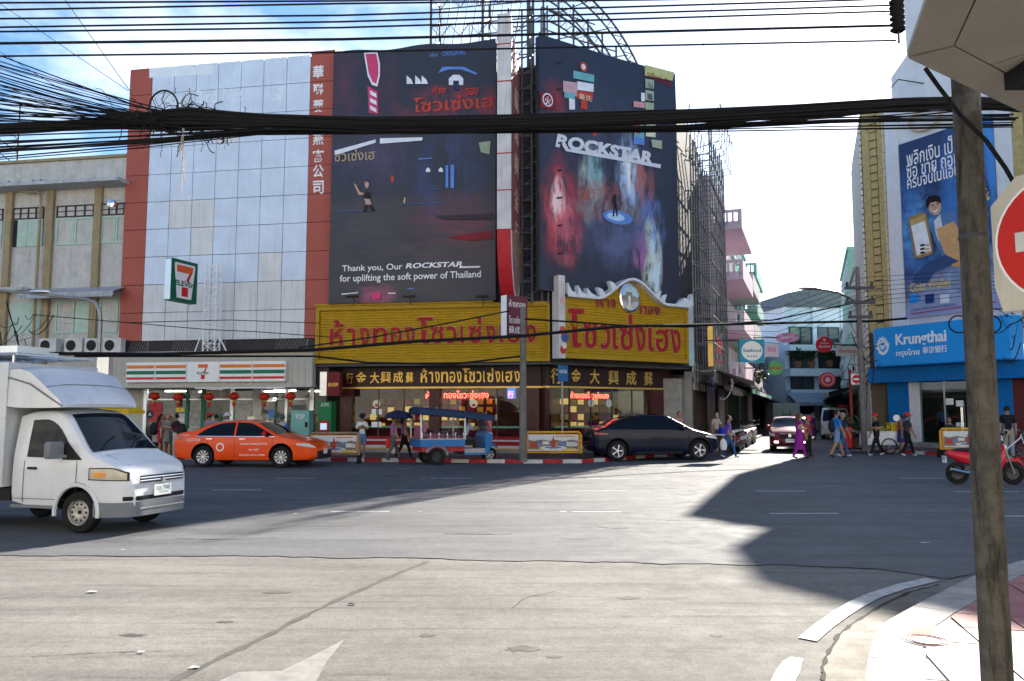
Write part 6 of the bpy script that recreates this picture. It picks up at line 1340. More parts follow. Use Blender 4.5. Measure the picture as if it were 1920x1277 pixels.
# mid-distance cables in front of the shops
for nm, lab, pts, r in (('shop_front_cable', 'thick black cable swooping in front of the long yellow sign', [(-60, 662, 23), (300, 664, 23), (590, 656, 23.5), (780, 640, 24), (980, 630, 24.5), (1160, 612, 26), (1400, 607, 30), (1640, 602, 34), (1700, 597, 34)], .05),
                        ('shop_front_cable', 'black cable looping under the store fascia and the yellow sign', [(140, 668, 23), (440, 668, 23.2), (590, 668, 23.5), (690, 680, 23.8), (850, 683, 24), (975, 668, 24.5)], .03),
                        ('shop_front_cable', 'black cable rising from the yellow sign letters to the box sign', [(560, 652, 23.5), (700, 632, 24), (850, 604, 24.4), (955, 583, 25)], .022),
                        ('shop_front_cable', 'black cable crossing the curved corner sign', [(985, 598, 25), (1080, 604, 26), (1180, 611, 27), (1290, 613, 28), (1450, 600, 31), (1640, 560, 34)], .03),
                        ('shop_front_cable', 'low black cable under the corner sign letters', [(985, 630, 25), (1090, 618, 26), (1180, 611, 27)], .03),
                        ('shop_front_cable', 'thin black cable over the panel facade to the truss mast', [(180, 600, 26), (390, 618, 26.5), (480, 622, 26.5), (620, 632, 26.5)], .014),
                        ('shop_front_cable', 'thin sagging cable below the projecting store sign', [(60, 590, 26), (240, 605, 26), (430, 600, 26.5), (600, 606, 26.5)], .014)):
    P_ = [at(*p) for p in pts]; cable(nm, lab, P_, r, 6, group='cables in front of the shops', sub=3)
for k in range(7):
    y = 560+k*11; cable('lane_wire', 'thin wire strung across the lane mouth to the bank pole', [at(1290, y+rnd.uniform(-8, 20), 34), at(1460, y+18, 35), at(1621, 520+k*9, 33.5), at(1760, 512+k*8, 31), at(1990, 500+k*6, 28)], .013, 4, group='wires across the lane mouth', sub=5)
pc = [at(1735, 128, 4.35), at(1758, 160, 4.4), at(1800, 215, 4.42), at(1850, 265, 4.4), at(1885, 315, 4.3), at(1905, 350, 4.2)]
cable('post_cable', 'thick black cable curving across the grimy post to the no-entry sign', pc, .012, 8, sub=4)
for k, (pts) in enumerate(([(-10, 0), (240, 170)], [(115, -10), (250, 180)], [(-20, 85), (110, 165), (240, 205)], [(1340, -10), (1300, 165)])):
    cable('guy_wire', ['thin slanting wire across the blue sky above the concrete building', 'steep thin wire above the panel facade corner', 'thin wire sloping down to the cable fan', 'thin steep wire rising from the side scaffold'][k], [at(a, b, 12 if k < 3 else 33) for a, b in pts], .006 if k < 3 else .012, 4)
# wire bunches on the lane-mouth pole and by the concrete block
for px, py, d_, n, lab in ((1612, 690, 33, 26, 'bunch of drooping wires on the bank corner pole'), (1356, 720, 33, 4, 'bunch of white and black wires at the scaffold pole'), (30, 640, 25, 26, 'snarl of black wires before the concrete building'), (1905, 600, 24, 16, 'coiled wires beside the bank sign')):
    mb = MB()
    for k in range(n):
        a = at(px+rnd.gauss(0, 14), py+rnd.gauss(0, 28), d_); b = a+Vector((rnd.gauss(0, .7), 0, rnd.gauss(-.2, .8))); mid = a.lerp(b, .5)-Vector((0, 0, abs(rnd.gauss(0, .4))))
        mb.tube([(1-t)**2*a+2*t*(1-t)*mid+t*t*b for t in [i/8 for i in range(9)]], rnd.uniform(.008, .02), 4)
    mb.build('wire_bunch', CABLE if px != 1356 else mat('white_wire', (.55, .55, .53), .5, var=.3), label=lab, cat='cable')
c = at(1810, 610, 26)
for px in (1798, 1858):
    c = at(px, 608, 25.5); MB().tube([c+Vector((.33*cos(a), .0, .28*sin(a))) for a in [2*pi*i/20 for i in range(20)]], .025, 6, closed=True).build('cable_coil', CABLE, label='coiled ring of black cable hung before the blue bank sign', cat='cable', group='cable coils by the bank sign')
# ================================================================ vehicles
def curve(knots):
    xs = [k[0] for k in knots]; ys = [k[1] for k in knots]; n = len(xs)
    d = [(ys[i+1]-ys[i])/(xs[i+1]-xs[i]) for i in range(n-1)]
    m = [d[0]]+[0 if d[i-1]*d[i] <= 0 else 2*d[i-1]*d[i]/(d[i-1]+d[i]) for i in range(1, n-1)]+[d[-1]]
    def f(x):
        if x <= xs[0]: return ys[0]
        if x >= xs[-1]: return ys[-1]
        for i in range(n-1):
            if x <= xs[i+1]:
                h = xs[i+1]-xs[i]; t = (x-xs[i])/h
                return (2*t**3-3*t*t+1)*ys[i]+(t**3-2*t*t+t)*h*m[i]+(-2*t**3+3*t*t)*ys[i+1]+(t**3-t*t)*h*m[i+1]
    return f
class Body:
    def __init__(s, top, bot, wid, belt, tum=.2, zmax=1.45, crown=.05, rnd=.09):
        s.x0, s.x1 = top[0][0], top[-1][0]; s.top, s.bot, s.wid = curve(top), curve(bot), curve(wid); s.belt = belt; s.tum = tum; s.zmax = zmax; s.crown = crown; s.r = rnd
    def hw(s, x, z):
        w = s.wid(x)
        if z > s.belt: w -= s.tum*((z-s.belt)/(s.zmax-s.belt))**1.15
        lo = .45
        if z < lo: w -= .05*((lo-z)/.3)**2
        w -= .018*max(0, (z-lo)/(s.belt-lo)-.6) if z < s.belt else .007
        return max(w, .05)
    def zt(s, x, y): w = s.wid(x); return s.top(x)-s.crown*(y/max(w, .1))**2
    def mesh(s, n=56, cuts=(), mats=None):
        mb = MB(); L_ = s.x1-s.x0; secs = []
        for i in range(n+1):
            t = i/n; x = s.x0+L_*(.5-.5*cos(pi*t))*.35+L_*t*.65
            z0, z1 = s.bot(x), s.top(x); r = min(s.r, (z1-z0)*.3); pts = [(0, z0), (s.hw(x, z0+.03)*.8, z0), (s.hw(x, z0+.03)-.02, z0+.03)]
            m_ = 11
            for k in range(1, m_+1): z = z0+.05+(z1-r-z0-.05)*k/m_; pts.append((s.hw(x, z), z))
            w = s.hw(x, z1-r)
            for k in range(1, 5): a = pi/2*k/4; pts.append((w-r*1.3*(1-cos(a)), z1-r+(r-s.crown*.6)*sin(a)))
            wr = pts[-1][0]
            for f_ in (.7, .35, 0): pts.append((wr*f_, z1-s.crown*.6*f_**2))
            secs.append((x, pts))
        K = len(secs[0][1])
        for x, pts in secs:
            for y, z in pts: mb.v.append((x, y, z))
            for y, z in pts: mb.v.append((x, -y, z))
        for i in range(n):
            for k in range(K-1):
                a, b = i*2*K+k, (i+1)*2*K+k; mb.f.append((a, a+1, b+1, b)); a += K; b += K; mb.f.append((a, b, b+1, a+1))
        for e, o in ((0, 0), (n, 1)):
            for k in range(K-1):
                a = e*2*K+k; f = (a, a+K, a+K+1, a+1); mb.f.append(f if not o else f[::-1])
        mb.m = [0]*len(mb.f)
        return mb
    def side(s, xs, lo, hi, sgn, eps=.006, n=3):
        """patch on the flank between curves lo(x) and hi(x)"""
        mb = MB(); N = len(xs)
        for x in xs:
            for k in range(n+1):
                z = lo(x)+(hi(x)-lo(x))*k/n; mb.v.append((x, sgn*(s.hw(x, z)+eps), z))
        for i in range(N-1):
            for k in range(n):
                a, b = i*(n+1)+k, (i+1)*(n+1)+k; mb.f.append((a, b, b+1, a+1) if sgn < 0 else (a, a+1, b+1, b))
        mb.m = [0]*len(mb.f); return mb
    def cap(s, xa, xb, fw, eps=.006, n=8, m=8, wb=None):
        """patch over the top skin from xa to xb (screens, roof glass)"""
        mb = MB()
        for i in range(n+1):
            x = xa+(xb-xa)*i/n; f_ = fw if wb is None else fw+(wb-fw)*i/n; w = s.hw(x, s.top(x)-s.r)-s.r*.8
            dx = .02; nz = Vector((-(s.top(x+dx)-s.top(x-dx))/(2*dx), 0, 1)).normalized()
            for j in range(m+1):
                y = w*f_*(2*j/m-1); z = s.top(x)-s.crown*.6*(y/max(w, .1))**2; mb.v.append((x+nz.x*eps, y, z+nz.z*eps))
        for i in range(n):
            for j in range(m):
                a, b = i*(m+1)+j, (i+1)*(m+1)+j; f = (a, b, b+1, a+1); mb.f.append(f if xb > xa else f[::-1])
        mb.m = [0]*len(mb.f); return mb
def carve(mb, wheels, r, w, mats):
    """cut the wheel wells with a boolean and return the finished mesh"""
    o = link(bpy.data.objects.new('tmp', mb.mesh('tmp', mats, False))); cut = MB()
    for x, y in wheels:
        a, b = (y-w*1.3, y+w*.9) if y > 0 else (y-w*.9, y+w*1.3)
        cut.lathe([(0, a), (r, a), (r, b), (0, b)], 32, (x, 0, r*.97), 'y')
    bm = bmesh.new(); c = link(bpy.data.objects.new('cut', cut.mesh('cut', [mats[-1]])))
    for ob in (o, c):
        bm.from_mesh(ob.data); bmesh.ops.remove_doubles(bm, verts=bm.verts, dist=.0008); bmesh.ops.recalc_face_normals(bm, faces=bm.faces); bm.to_mesh(ob.data); bm.clear()
    bm.free()
    md = o.modifiers.new('b', 'BOOLEAN'); md.operation = 'DIFFERENCE'; md.object = c; md.solver = 'EXACT'; md.material_mode = 'TRANSFER'
    dg = bpy.context.evaluated_depsgraph_get(); me = bpy.data.meshes.new_from_object(o.evaluated_get(dg), preserve_all_data_layers=True, depsgraph=dg)
    me.name = 'body'
    bpy.data.objects.remove(o); bpy.data.objects.remove(c)
    me.polygons.foreach_set('use_smooth', [True]*len(me.polygons))
    try: me.set_sharp_from_angle(angle=radians(42))
    except Exception: pass
    return me
def wheel(par, x, y, r, w, rimm, spokes=10, hub=None, style='alloy', steer=0):
    sg = 1 if y > 0 else -1
    M = Matrix.Translation((x, y, r)) @ Matrix.Rotation(steer, 4, 'Z')
    prof = [(r*.62, -w/2), (r*.9, -w/2), (r*.985, -w*.38), (r, -w*.2), (r, w*.2), (r*.985, w*.38), (r*.9, w/2), (r*.62, w/2), (r*.62, -w/2)]
    t = MB().lathe(prof, 28, (0, 0, 0), 'y').build('wheel', RUBBER, par, M, smooth=True)
    f = sg*w*.46; b = MB(); R_ = r*.64
    b.lathe([(R_, f), (R_*.93, f-sg*.005), (R_*.9, f-sg*.05), (R_*.9, -f*.5)], 28, (0, 0, 0), 'y')
    if style == 'steel':
        b.lathe([(0, f-sg*.03), (R_*.3, f-sg*.03), (R_*.42, f-sg*.015), (R_*.75, f-sg*.02), (R_*.9, f-sg*.05)], 28, (0, 0, 0), 'y')
    else:
        for k in range(spokes):
            a = 2*pi*k/spokes; d1, d2 = a+.5*2*pi/spokes*.42, a-.5*2*pi/spokes*.42
            yy = f-sg*.012
            b.add([(R_*.16*cos(d1), yy, R_*.16*sin(d1)), (R_*.95*cos(a+.1), yy, R_*.95*sin(a+.1)), (R_*.95*cos(a-.12), yy, R_*.95*sin(a-.12)), (R_*.16*cos(d2), yy, R_*.16*sin(d2)),
                   (R_*.16*cos(d1), yy-sg*.03, R_*.16*sin(d1)), (R_*.95*cos(a+.1), yy-sg*.03, R_*.95*sin(a+.1)), (R_*.95*cos(a-.12), yy-sg*.03, R_*.95*sin(a-.12)), (R_*.16*cos(d2), yy-sg*.03, R_*.16*sin(d2))], [(0, 1, 2, 3), (0, 4, 5, 1), (2, 6, 7, 3)])
        b.lathe([(0, f), (R_*.2, f), (R_*.22, f-sg*.03)], 16, (0, 0, 0), 'y')
    rim = b.build('rim', rimm, t, smooth=style == 'steel')
    MB().lathe([(0, -f*.3), (R_*.89, -f*.3)], 20, (0, 0, 0), 'y').build('brake_disc', DSTEEL if style != 'steel' else BLACK, t)
    if style == 'steel':
        for k in range(10):
            a = 2*pi*k/10; MB().lathe([(0, 0), (.018, 0), (.018, .004)], 8, (R_*.62*cos(a), f-sg*.012, R_*.62*sin(a)), 'y').build('vent_hole', BLACK, t) if k % 1 == 0 else None
        MB().lathe([(0, f-sg*.02), (R_*.16, f-sg*.02), (R_*.17, f-sg*.04)], 12, (0, 0, 0), 'y').build('hub_cap', BLACK, t)
    return t
def paint(nm, c, metal=.0, rough=.3, coat=.25): return mat(nm, c, rough, metal=metal, var=.04, scale=1, coat=coat, spec=.2)
DARKG = mat('car_glass', (.006, .009, .014), .05, var=0, spec=.14); WELL = mat('wheel_well', (.01, .01, .01), .9); TRIM = mat('car_trim', (.018, .018, .02), .5, var=.1)
LENS = mat('lamp_lens', (.62, .64, .66), .08, var=.1, coat=1, spec=.5); RLENS = mat('rear_lens', (.4, .01, .015), .1, coat=1); AMBER = mat('amber_lens', (.7, .25, .03), .12, coat=.6)
def linspace(a, b, n): return [a+(b-a)*i/(n-1) for i in range(n)]
def line(*p): return curve(p)
def plate(par, M, words, w=.34, h=.15, wc=BLACK):
    b = MB().box(-w/2, w/2, 0, .012, 0, h).build('number_plate', WHITEC, par, M)
    if words: lettering(b, 'plate_lettering', words[0], wc, -w*.4, w*.4, h*.45, h*.9, -.001, .002); 
    if words and len(words) > 1: lettering(b, 'plate_lettering', words[1], wc, -w*.25, w*.25, h*.12, h*.35, -.001, .002)
    return b
def seams(par, bd, xs, lo, hi, sg, m):
    for x in xs:
        b = bd.side([x-.006, x+.006], lambda q_: lo, lambda q_: hi, sg, .003, 6); b.build('door_seam', m, par)
def sedan(name, label, cat, M, bd, pm, wheels, r, glass_side, screens, rimm, spokes=10, handle=CHROME, steer=0, seamx=(), sills=.3, group=None):
    t = thing(name, label, cat, M, group)
    body = carve(bd.mesh(), [(x, s*(bd.wid(x)-.1)) for x in wheels for s in (-1, 1)], r+.055, .26, [pm, WELL])
    body.materials.clear() if False else None
    inst(body, 'body', t)
    for x in wheels:
        for s in (-1, 1): wheel(t, x, s*(bd.wid(x)-.115), r, .205, rimm, spokes, steer=steer if x > 0 else 0)
    for s in (-1, 1):
        for xs, lo, hi in glass_side: bd.side(xs, lo, hi, s, .007, 4).build('side_window', DARKG, t, smooth=True)
        seams(t, bd, seamx, sills, bd.belt-.02, s, TRIM)
    for nm, xa, xb, fw, wb in screens: bd.cap(xa, xb, fw, .007, wb=wb).build(nm, DARKG, t, smooth=True)
    return t
def mirror(par, x, y, z, s, m):
    o = MB(); o.ball((x, s*(y+.12), z+.03), .07, .11, .075, 10, 6); o.bar((x, s*(y-.03), z-.02), (x, s*(y+.08), z), .04, .03); return o.build('wing_mirror', m, par, smooth=True)
def handle_(par, bd, x, z, s, m): 
    y = s*(bd.hw(x, z)+.018); return MB().box(x-.09, x+.09, y-.012, y+.012, z-.016, z+.016).build('door_handle', m, par)
# ---- orange taxi
def heading(p, q_): d = q_-p; return atan2(d.y, d.x)
p1, p2 = gnd(383, 876), gnd(529, 877); hd = heading(p1, p2); mid = (p1+p2)/2
lat = Vector((-sin(hd), cos(hd), 0)); org = mid+lat*.78; org.z = 0
tb = Body([(-2.32, .80), (-2.28, .98), (-2.1, 1.07), (-1.65, 1.13), (-1.3, 1.27), (-.75, 1.425), (-.25, 1.45), (.25, 1.42), (.62, 1.27), (1.12, 1.02), (1.4, .95), (1.95, .83), (2.2, .70), (2.3, .58)], [(-2.32, .42), (-2.1, .27), (-1, .2), (1, .2), (2.05, .22), (2.3, .3)], [(-2.32, .62), (-2.2, .78), (-1.8, .87), (-1, .89), (1.2, .89), (1.9, .85), (2.15, .72), (2.3, .55)], .93, .2, 1.45)
ORANGE = paint('taxi_orange', (.8, .075, .008))
wx = (p2-p1).length/2
tx = sedan('taxi', 'bright orange taxi sedan with white door lettering driving past the convenience store', 'taxi', RZ(org, hd), tb, ORANGE, (-wx-.02, wx-.02), .325,
     [(linspace(-1.45, -.28, 9), lambda x: .96, line((-1.45, .99), (-1.2, 1.16), (-.7, 1.345), (-.28, 1.375))), (linspace(-.22, 1.0, 9), lambda x: .95, line((-.22, 1.375), (.2, 1.35), (.55, 1.2), (1.0, .965)))],
     [('windscreen', 1.08, .42, .98, .9), ('rear_window', -1.5, -.85, .9, .9)], mat('taxi_rim', (.7, .7, .72), .3, metal=.6, var=.05), 10, seamx=(-.25, .95, -1.1))
for s in (-1, 1):
    for x in (-1.05, .0): handle_(tx, tb, x, .87, s, CHROME)
    mirror(tx, .72, tb.hw(.72, 1.0), 1.0, s, RED)
    tb.side(linspace(1.7, 2.22, 8), line((1.7, .69), (2.22, .6)), line((1.7, .74), (2.0, .745), (2.22, .64)), s, .008, 2).build('headlight', LENS, tx, smooth=True)
    tb.side(linspace(-2.3, -1.95, 5), lambda x: .84, lambda x: .95, s, .008, 2).build('tail_light', RLENS, tx, smooth=True)
    b = tb.side(linspace(-1.48, 1.02, 12), line((-1.48, .945), (1.02, .935)), line((-1.48, .962), (1.02, .952)), s, .009, 1); b.build('window_trim', CHROME, tx)
nose = MB()
for z0, z1, w in ((.25, .5, .6),): nose.box(2.24, 2.31, -w, w, z0, z1)
nose.build('grille', TRIM, tx); plate(tx, Matrix.Translation((2.33, 0, .4)) @ Matrix.Rotation(pi/2, 4, 'Z'), None)
def flank_text(par, bd, s, words, x0, x1, z0, z1, m, nm='lettering', side=-1):
    o = lettering(par, nm, words, m, 0, x1-x0, 0, z1-z0, 0, .003, .012)
    for v in o.data.vertices:
        x, z = x0+v.co.x, z0+v.co.z; v.co = (x, side*(bd.hw(x, z)+.008-v.co.y*.3), z)
    return o
for w_, a, b, c, d in (('สหกรณ์ ราชพฤกษ์ จำกัด', -.05, .8, .68, .76), ('ทร 1429', .22, .52, .52, .58), ('ร้องเรียนโทร.1584', -.08, .72, .36, .42), ('1429', -1.98, -1.72, .96, 1.0)): flank_text(tx, tb, -1, w_, a, b, c, d, WHITEC)
for w_, z in (('ทะเบียน', .85), ('กรุงเทพ', .79)): flank_text(tx, tb, -1, w_, -1.8, -1.35, z, z+.04, WHITEC)
o = print_poly(tx, 'door_emblem', ell(0, 0, .13, .13, 20), WHITEC, 0, .003)
for v in o.data.vertices: x, z = -.7+v.co.x, .62+v.co.z; v.co = (x, -(tb.hw(x, z)+.008-v.co.y*.3), z)
o = print_poly(tx, 'door_emblem_centre', ell(0, 0, .09, .09, 16), ORANGE, 0, .003)
for v in o.data.vertices: x, z = -.7+v.co.x, .62+v.co.z; v.co = (x, -(tb.hw(x, z)+.012-v.co.y*.3), z)
MB().box(-.12, .12, -.3, .3, 1.45, 1.55).build('roof_sign', mat('taxi_lamp', (.7, .65, .5), .4), tx)
# ---- black electric crossover
p1, p2 = gnd(1157, 865), gnd(1310, 863); hd = heading(p1, p2); mid = (p1+p2)/2; lat = Vector((-sin(hd), cos(hd), 0)); org = mid+lat*.83; org.z = 0
wx = (p2-p1).length/2
vb = Body([(-2.3, .7), (-2.27, .98), (-2.05, 1.14), (-1.7, 1.25), (-1.2, 1.45), (-.6, 1.59), (0, 1.625), (.35, 1.59), (.8, 1.38), (1.35, 1.10), (1.7, 1.02), (2.1, .9), (2.33, .72), (2.38, .58)], [(-2.3, .45), (-2.1, .3), (-1.2, .21), (1.2, .21), (2.1, .23), (2.38, .32)], [(-2.3, .68), (-2.15, .83), (-1.7, .93), (1.3, .95), (1.9, .91), (2.2, .78), (2.38, .6)], 1.05, .24, 1.62, .05)
NAVYP = paint('midnight_blue_paint', (.003, .006, .022), .0, .25, .12)
ev = sedan('electric_crossover', 'glossy midnight blue electric crossover with silver wheels parked at the gold shop corner', 'car', RZ(org, hd), vb, NAVYP, (-wx, wx), .36,
     [(linspace(-1.75, -.25, 11), line((-1.75, 1.14), (-.25, 1.09)), line((-1.75, 1.16), (-1.35, 1.34), (-.8, 1.49), (-.25, 1.535))), (linspace(-.19, 1.15, 9), lambda x: 1.08, line((-.19, 1.535), (.25, 1.5), (.65, 1.35), (1.15, 1.1)))],
     [('windscreen', 1.28, .42, .97, .9), ('glass_roof', .36, -.8, .85, .85), ('rear_window', -1.75, -.9, .85, .88)], mat('ev_rim', (.68, .69, .72), .3, metal=.7, var=.05), 5, seamx=(-.22, 1.05, -1.3))
for s in (-1, 1):
    for x in (-1.0, .1): MB().box(x-.11, x+.11, s*(vb.hw(x, .98)+.001), s*(vb.hw(x, .98)+.006), .965, .99).build('door_handle', TRIM, ev)
    mirror(ev, .85, vb.hw(.85, 1.1), 1.1, s, NAVYP)
    vb.side(linspace(1.75, 2.28, 8), line((1.75, .82), (2.28, .72)), line((1.75, .86), (2.05, .87), (2.28, .77)), s, .008, 2).build('headlight', LENS, ev, smooth=True)
    vb.side(linspace(-2.27, -1.85, 6), lambda x: .92, line((-2.27, .99), (-1.85, .95)), s, .008, 2).build('tail_light', RLENS, ev, smooth=True)
    vb.side(linspace(-.85, .85, 8), lambda x: .24, lambda x: .33, s, .012, 1).build('sill_trim', TRIM, ev)
    for x in (-wx, wx): MB().tube([(x+.44*cos(a), s*(vb.wid(x)-.005), .36+.44*sin(a)) for a in [pi*i/16 for i in range(17)]], .022, 5).build('arch_trim', TRIM, ev)
# ---- red sedan facing out of the lane
c0 = gnd(1482, 848); rb_hd = radians(-110)
nb_ = Body([(-2.1, .8), (-2.0, 1.0), (-1.5, 1.08), (-1.1, 1.25), (-.6, 1.45), (0, 1.5), (.4, 1.44), (.8, 1.22), (1.2, 1.05), (1.7, .95), (2.05, .8), (2.2, .58)], [(-2.1, .42), (-1.9, .25), (1.9, .22), (2.2, .3)], [(-2.1, .6), (-1.9, .78), (-1, .85), (1.3, .85), (1.9, .8), (2.1, .68), (2.2, .55)], .98, .18, 1.5)
MARP = paint('wine_red_paint', (.16, .012, .02)); f_ = Vector((cos(rb_hd), sin(rb_hd), 0))
rs = sedan('red_sedan', 'wine red sedan waiting nose first at the lane mouth with headlights on', 'car', RZ(c0-f_*1.9, rb_hd), nb_, MARP, (-1.3, 1.3), .31, [(linspace(-1.3, -.2, 8), lambda x: 1.0, line((-1.3, 1.03), (-.8, 1.33), (-.2, 1.4))), (linspace(-.15, 1.0, 8), lambda x: 1.0, line((-.15, 1.4), (.35, 1.36), (1.0, 1.03)))], [('windscreen', 1.12, .45, .98, .9)], ALU, 8, seamx=(-.18, .95))
MB().prism([(-.42, .78), (.42, .78), (.3, .56), (-.3, .56)], 'x', 2.12, 2.2).build('grille', TRIM, rs); MB().lathe([(0, .02), (.07, .02), (.08, 0)], 14, (2.2, 0, .7), 'x').build('badge', CHROME, rs)
MB().box(2.15, 2.2, -.6, .6, .26, .42).build('lower_intake', TRIM, rs); plate(rs, Matrix.Translation((2.215, 0, .42)) @ Matrix.Rotation(pi/2, 4, 'Z'), ('1กร 8396',))
LEDL = mat('daytime_lamp', (1, .95, .85), .3, emit=6)
for s in (-1, 1):
    nb_.side(linspace(1.75, 2.17, 7), line((1.75, .72), (2.17, .66)), line((1.75, .86), (2.17, .78)), s, .01, 2).build('headlight', LENS, rs, smooth=True); MB().box(2.13, 2.2, s*.45, s*.62, .4, .46).build('fog_lamp', LEDL, rs); mirror(rs, .8, .8, 1.02, s, MARP)
MB().bar((2.18, -.42, .8), (2.21, -.28, .55), .03, .03).bar((2.18, .42, .8), (2.21, .28, .55), .03, .03).build('chrome_v', CHROME, rs)
# ---- white van in the lane
c1 = gnd(1567, 824); hv = radians(-112); f_ = Vector((cos(hv), sin(hv), 0))
hb = Body([(-2.4, .7), (-2.38, 1.6), (-2.25, 1.93), (-1.8, 1.98), (0, 1.98), (.9, 1.95), (1.35, 1.75), (2.0, 1.15), (2.25, .95), (2.38, .7)], [(-2.4, .4), (-2.2, .28), (2.1, .25), (2.38, .35)], [(-2.4, .78), (-2.2, .84), (1.7, .84), (2.2, .76), (2.38, .66)], 1.1, .12, 1.98, .05)
WP = paint('van_white_paint', (.62, .63, .63))
wv = sedan('white_minibus', 'white minibus with red and green roof lights in the lane behind the red sedan', 'van', RZ(c1-f_*2.2, hv), hb, WP, (-1.4, 1.45), .32, [(linspace(-2.1, .1, 8), lambda x: 1.15, lambda x: 1.7), (linspace(.2, 1.5, 6), lambda x: 1.12, line((.2, 1.7), (1.0, 1.68), (1.5, 1.35)))], [('windscreen', 2.02, 1.25, .98, .93)], STEEL, 6)
MB().box(2.3, 2.39, -.4, .4, .62, .8).build('grille', TRIM, wv); plate(wv, Matrix.Translation((2.4, 0, .42)) @ Matrix.Rotation(pi/2, 4, 'Z'), None)
for s in (-1, 1):
    hb.side(linspace(2.0, 2.35, 5), lambda x: .7, lambda x: .88, s, .01, 2).build('headlight', LENS, wv); mirror(wv, 1.5, .84, 1.2, s, TRIM)
    MB().box(1.0, 1.15, s*.2, s*.7, 2.0, 2.12).build('roof_light', RED if s > 0 else C7G, wv)
# ---- dark car far in the lane
c2 = gnd(1455+55, 812); hb2 = radians(70)
fc = sedan('lane_dark_car', 'small dark car half hidden behind people far down the lane', 'car', RZ(Vector((c2.x, c2.y, 0)), hb2), nb_, paint('dull_grey_paint', (.1, .11, .12)), (-1.3, 1.3), .31, [(linspace(-1.3, -.2, 8), lambda x: 1.0, line((-1.3, 1.03), (-.8, 1.33), (-.2, 1.4)))], [('windscreen', 1.12, .45, .98, .9), ('rear_window', -1.5, -.7, .9, .9)], ALU, 8)
# ---- white pickup with the aluminium box
hd = radians(-17); fw = Vector((cos(hd), sin(hd), 0)); lt = Vector((-sin(hd), cos(hd), 0))
wg = gnd(146, 1000); org = wg+lt*.66-fw*.95; org.z = 0          # near front wheel contact -> vehicle origin
cb = Body([(-.25, 1.68), (0.0, 1.74), (.3, 1.75), (.55, 1.68), (.82, 1.44), (1.12, 1.15), (1.35, 1.06), (1.6, .95), (1.72, .78), (1.76, .56)], [(-.25, .38), (.3, .3), (1.45, .3), (1.76, .33)], [(-.25, .70), (1.1, .71), (1.45, .69), (1.64, .62), (1.76, .5)], 1.02, .13, 1.79, .045, .07)
VW = mat('work_van_white', (.58, .60, .63), .32, var=.06, scale=1.5, coat=.5, streak=.06); FX = .95
PV = thing('white_box_pickup', 'white pickup van with a grey aluminium box body and wind deflector entering beside the pavement', 'van', RZ(org, hd))
GT = mat('grey_bumper', (.16, .17, .19), .55, var=.1)
inst(carve(cb.mesh(60), [(FX, -.62), (FX, .62)], .36, .26, [VW, WELL]), 'cab', PV)
for s in (-1, 1): wheel(PV, FX, s*.6, .29, .165, mat('steel_rim', (.45, .43, .4), .5, metal=.4, var=.25, scale=8), 8, style='steel', steer=radians(4)); wheel(PV, -1.05, s*.6, .29, .165, MATS['steel_rim'], 8, style='steel')
for s in (-1, 1):
    cb.side(linspace(.0, .84, 10), line((.0, 1.05), (.84, 1.04)), line((.0, 1.58), (.26, 1.59), (.44, 1.53), (.84, 1.13)), s, .007, 5).build('side_window', DARKG, PV, smooth=True)
    cb.side(linspace(.66, 1.0, 5), line((.66, 1.02), (1.0, 1.02)), line((.66, 1.31), (1.0, 1.035)), s, .009, 3).build('mirror_triangle', TRIM, PV)
    seams(PV, cb, (-.04, .92), .4 if s < 0 else .4, 1.0, s, TRIM)
    cb.side(linspace(-.22, 1.05, 8), lambda x: .455, lambda x: .463, s, .004, 1).build('door_crease', TRIM, PV)
    b = MB(); b.box(.05, .2, s*(cb.hw(.1, .9)+.005), s*(cb.hw(.1, .9)+.03), .875, .91); b.build('door_handle', TRIM, PV)
    mm = MB(); mm.prism([(-.1, 0), (.1, 0), (.12, .04), (.12, .2), (.09, .24), (-.09, .24), (-.12, .2), (-.12, .04)], 'x', -.05, .05); mm.v = [(.64+x_, s*(cb.hw(.7, 1.05)+.14+y_), 1.04+z_) for x_, y_, z_ in mm.v]; mm.bar((.72, s*(cb.hw(.8, 1.04)-.03), 1.06), (.66, s*(cb.hw(.7, 1.05)+.1), 1.09), .05, .04); mm.build('wing_mirror', GT, PV, smooth=True)
    hl = cb.side(linspace(1.16, 1.69, 12), line((1.16, .76), (1.69, .75)), line((1.16, .90), (1.5, .905), (1.69, .84)), s, .012, 3).build('headlight', mat('clouded_lens', (.42, .38, .29), .12, var=.25, scale=6, coat=1), PV, smooth=True)
    cb.side(linspace(1.14, 1.71, 12), line((1.14, .745), (1.71, .735)), line((1.14, .915), (1.5, .92), (1.71, .855)), s, .007, 3).build('lamp_surround', TRIM, PV)
    cb.side(linspace(1.24, 1.42, 5), lambda x: .79, lambda x: .855, s, .016, 2).build('indicator', AMBER, hl, smooth=True)
    MB().lathe([(0, .008), (.03, .006), (.035, 0)], 12, (1.0, s*cb.hw(1.0, .82), .82), 'y').build('side_repeater', AMBER, PV)
    MB().tube([(FX+.385*cos(a), s*(cb.wid(FX)+.005), .29+.385*sin(a)) for a in [-.15+(pi+.3)*i/18 for i in range(19)]], .03, 6).build('wheel_arch', VW, PV, smooth=True)
    MB().box(-.24, .55, s*.68, s*.72, .33, .37).build('sill', GT, PV)
cb.cap(1.12, .56, .985, .008, wb=.9).build('windscreen', DARKG, PV, smooth=True)
for y0, y1 in ((-.45, -.05), (.1, .5)): MB().tube([(1.11, y0, cb.top(1.11)+.02), (1.0, (y0+y1)/2, cb.top(1.0)+.035), (.94, y1, cb.top(.94)+.02)], .01, 5).build('wiper', BLACK, PV)
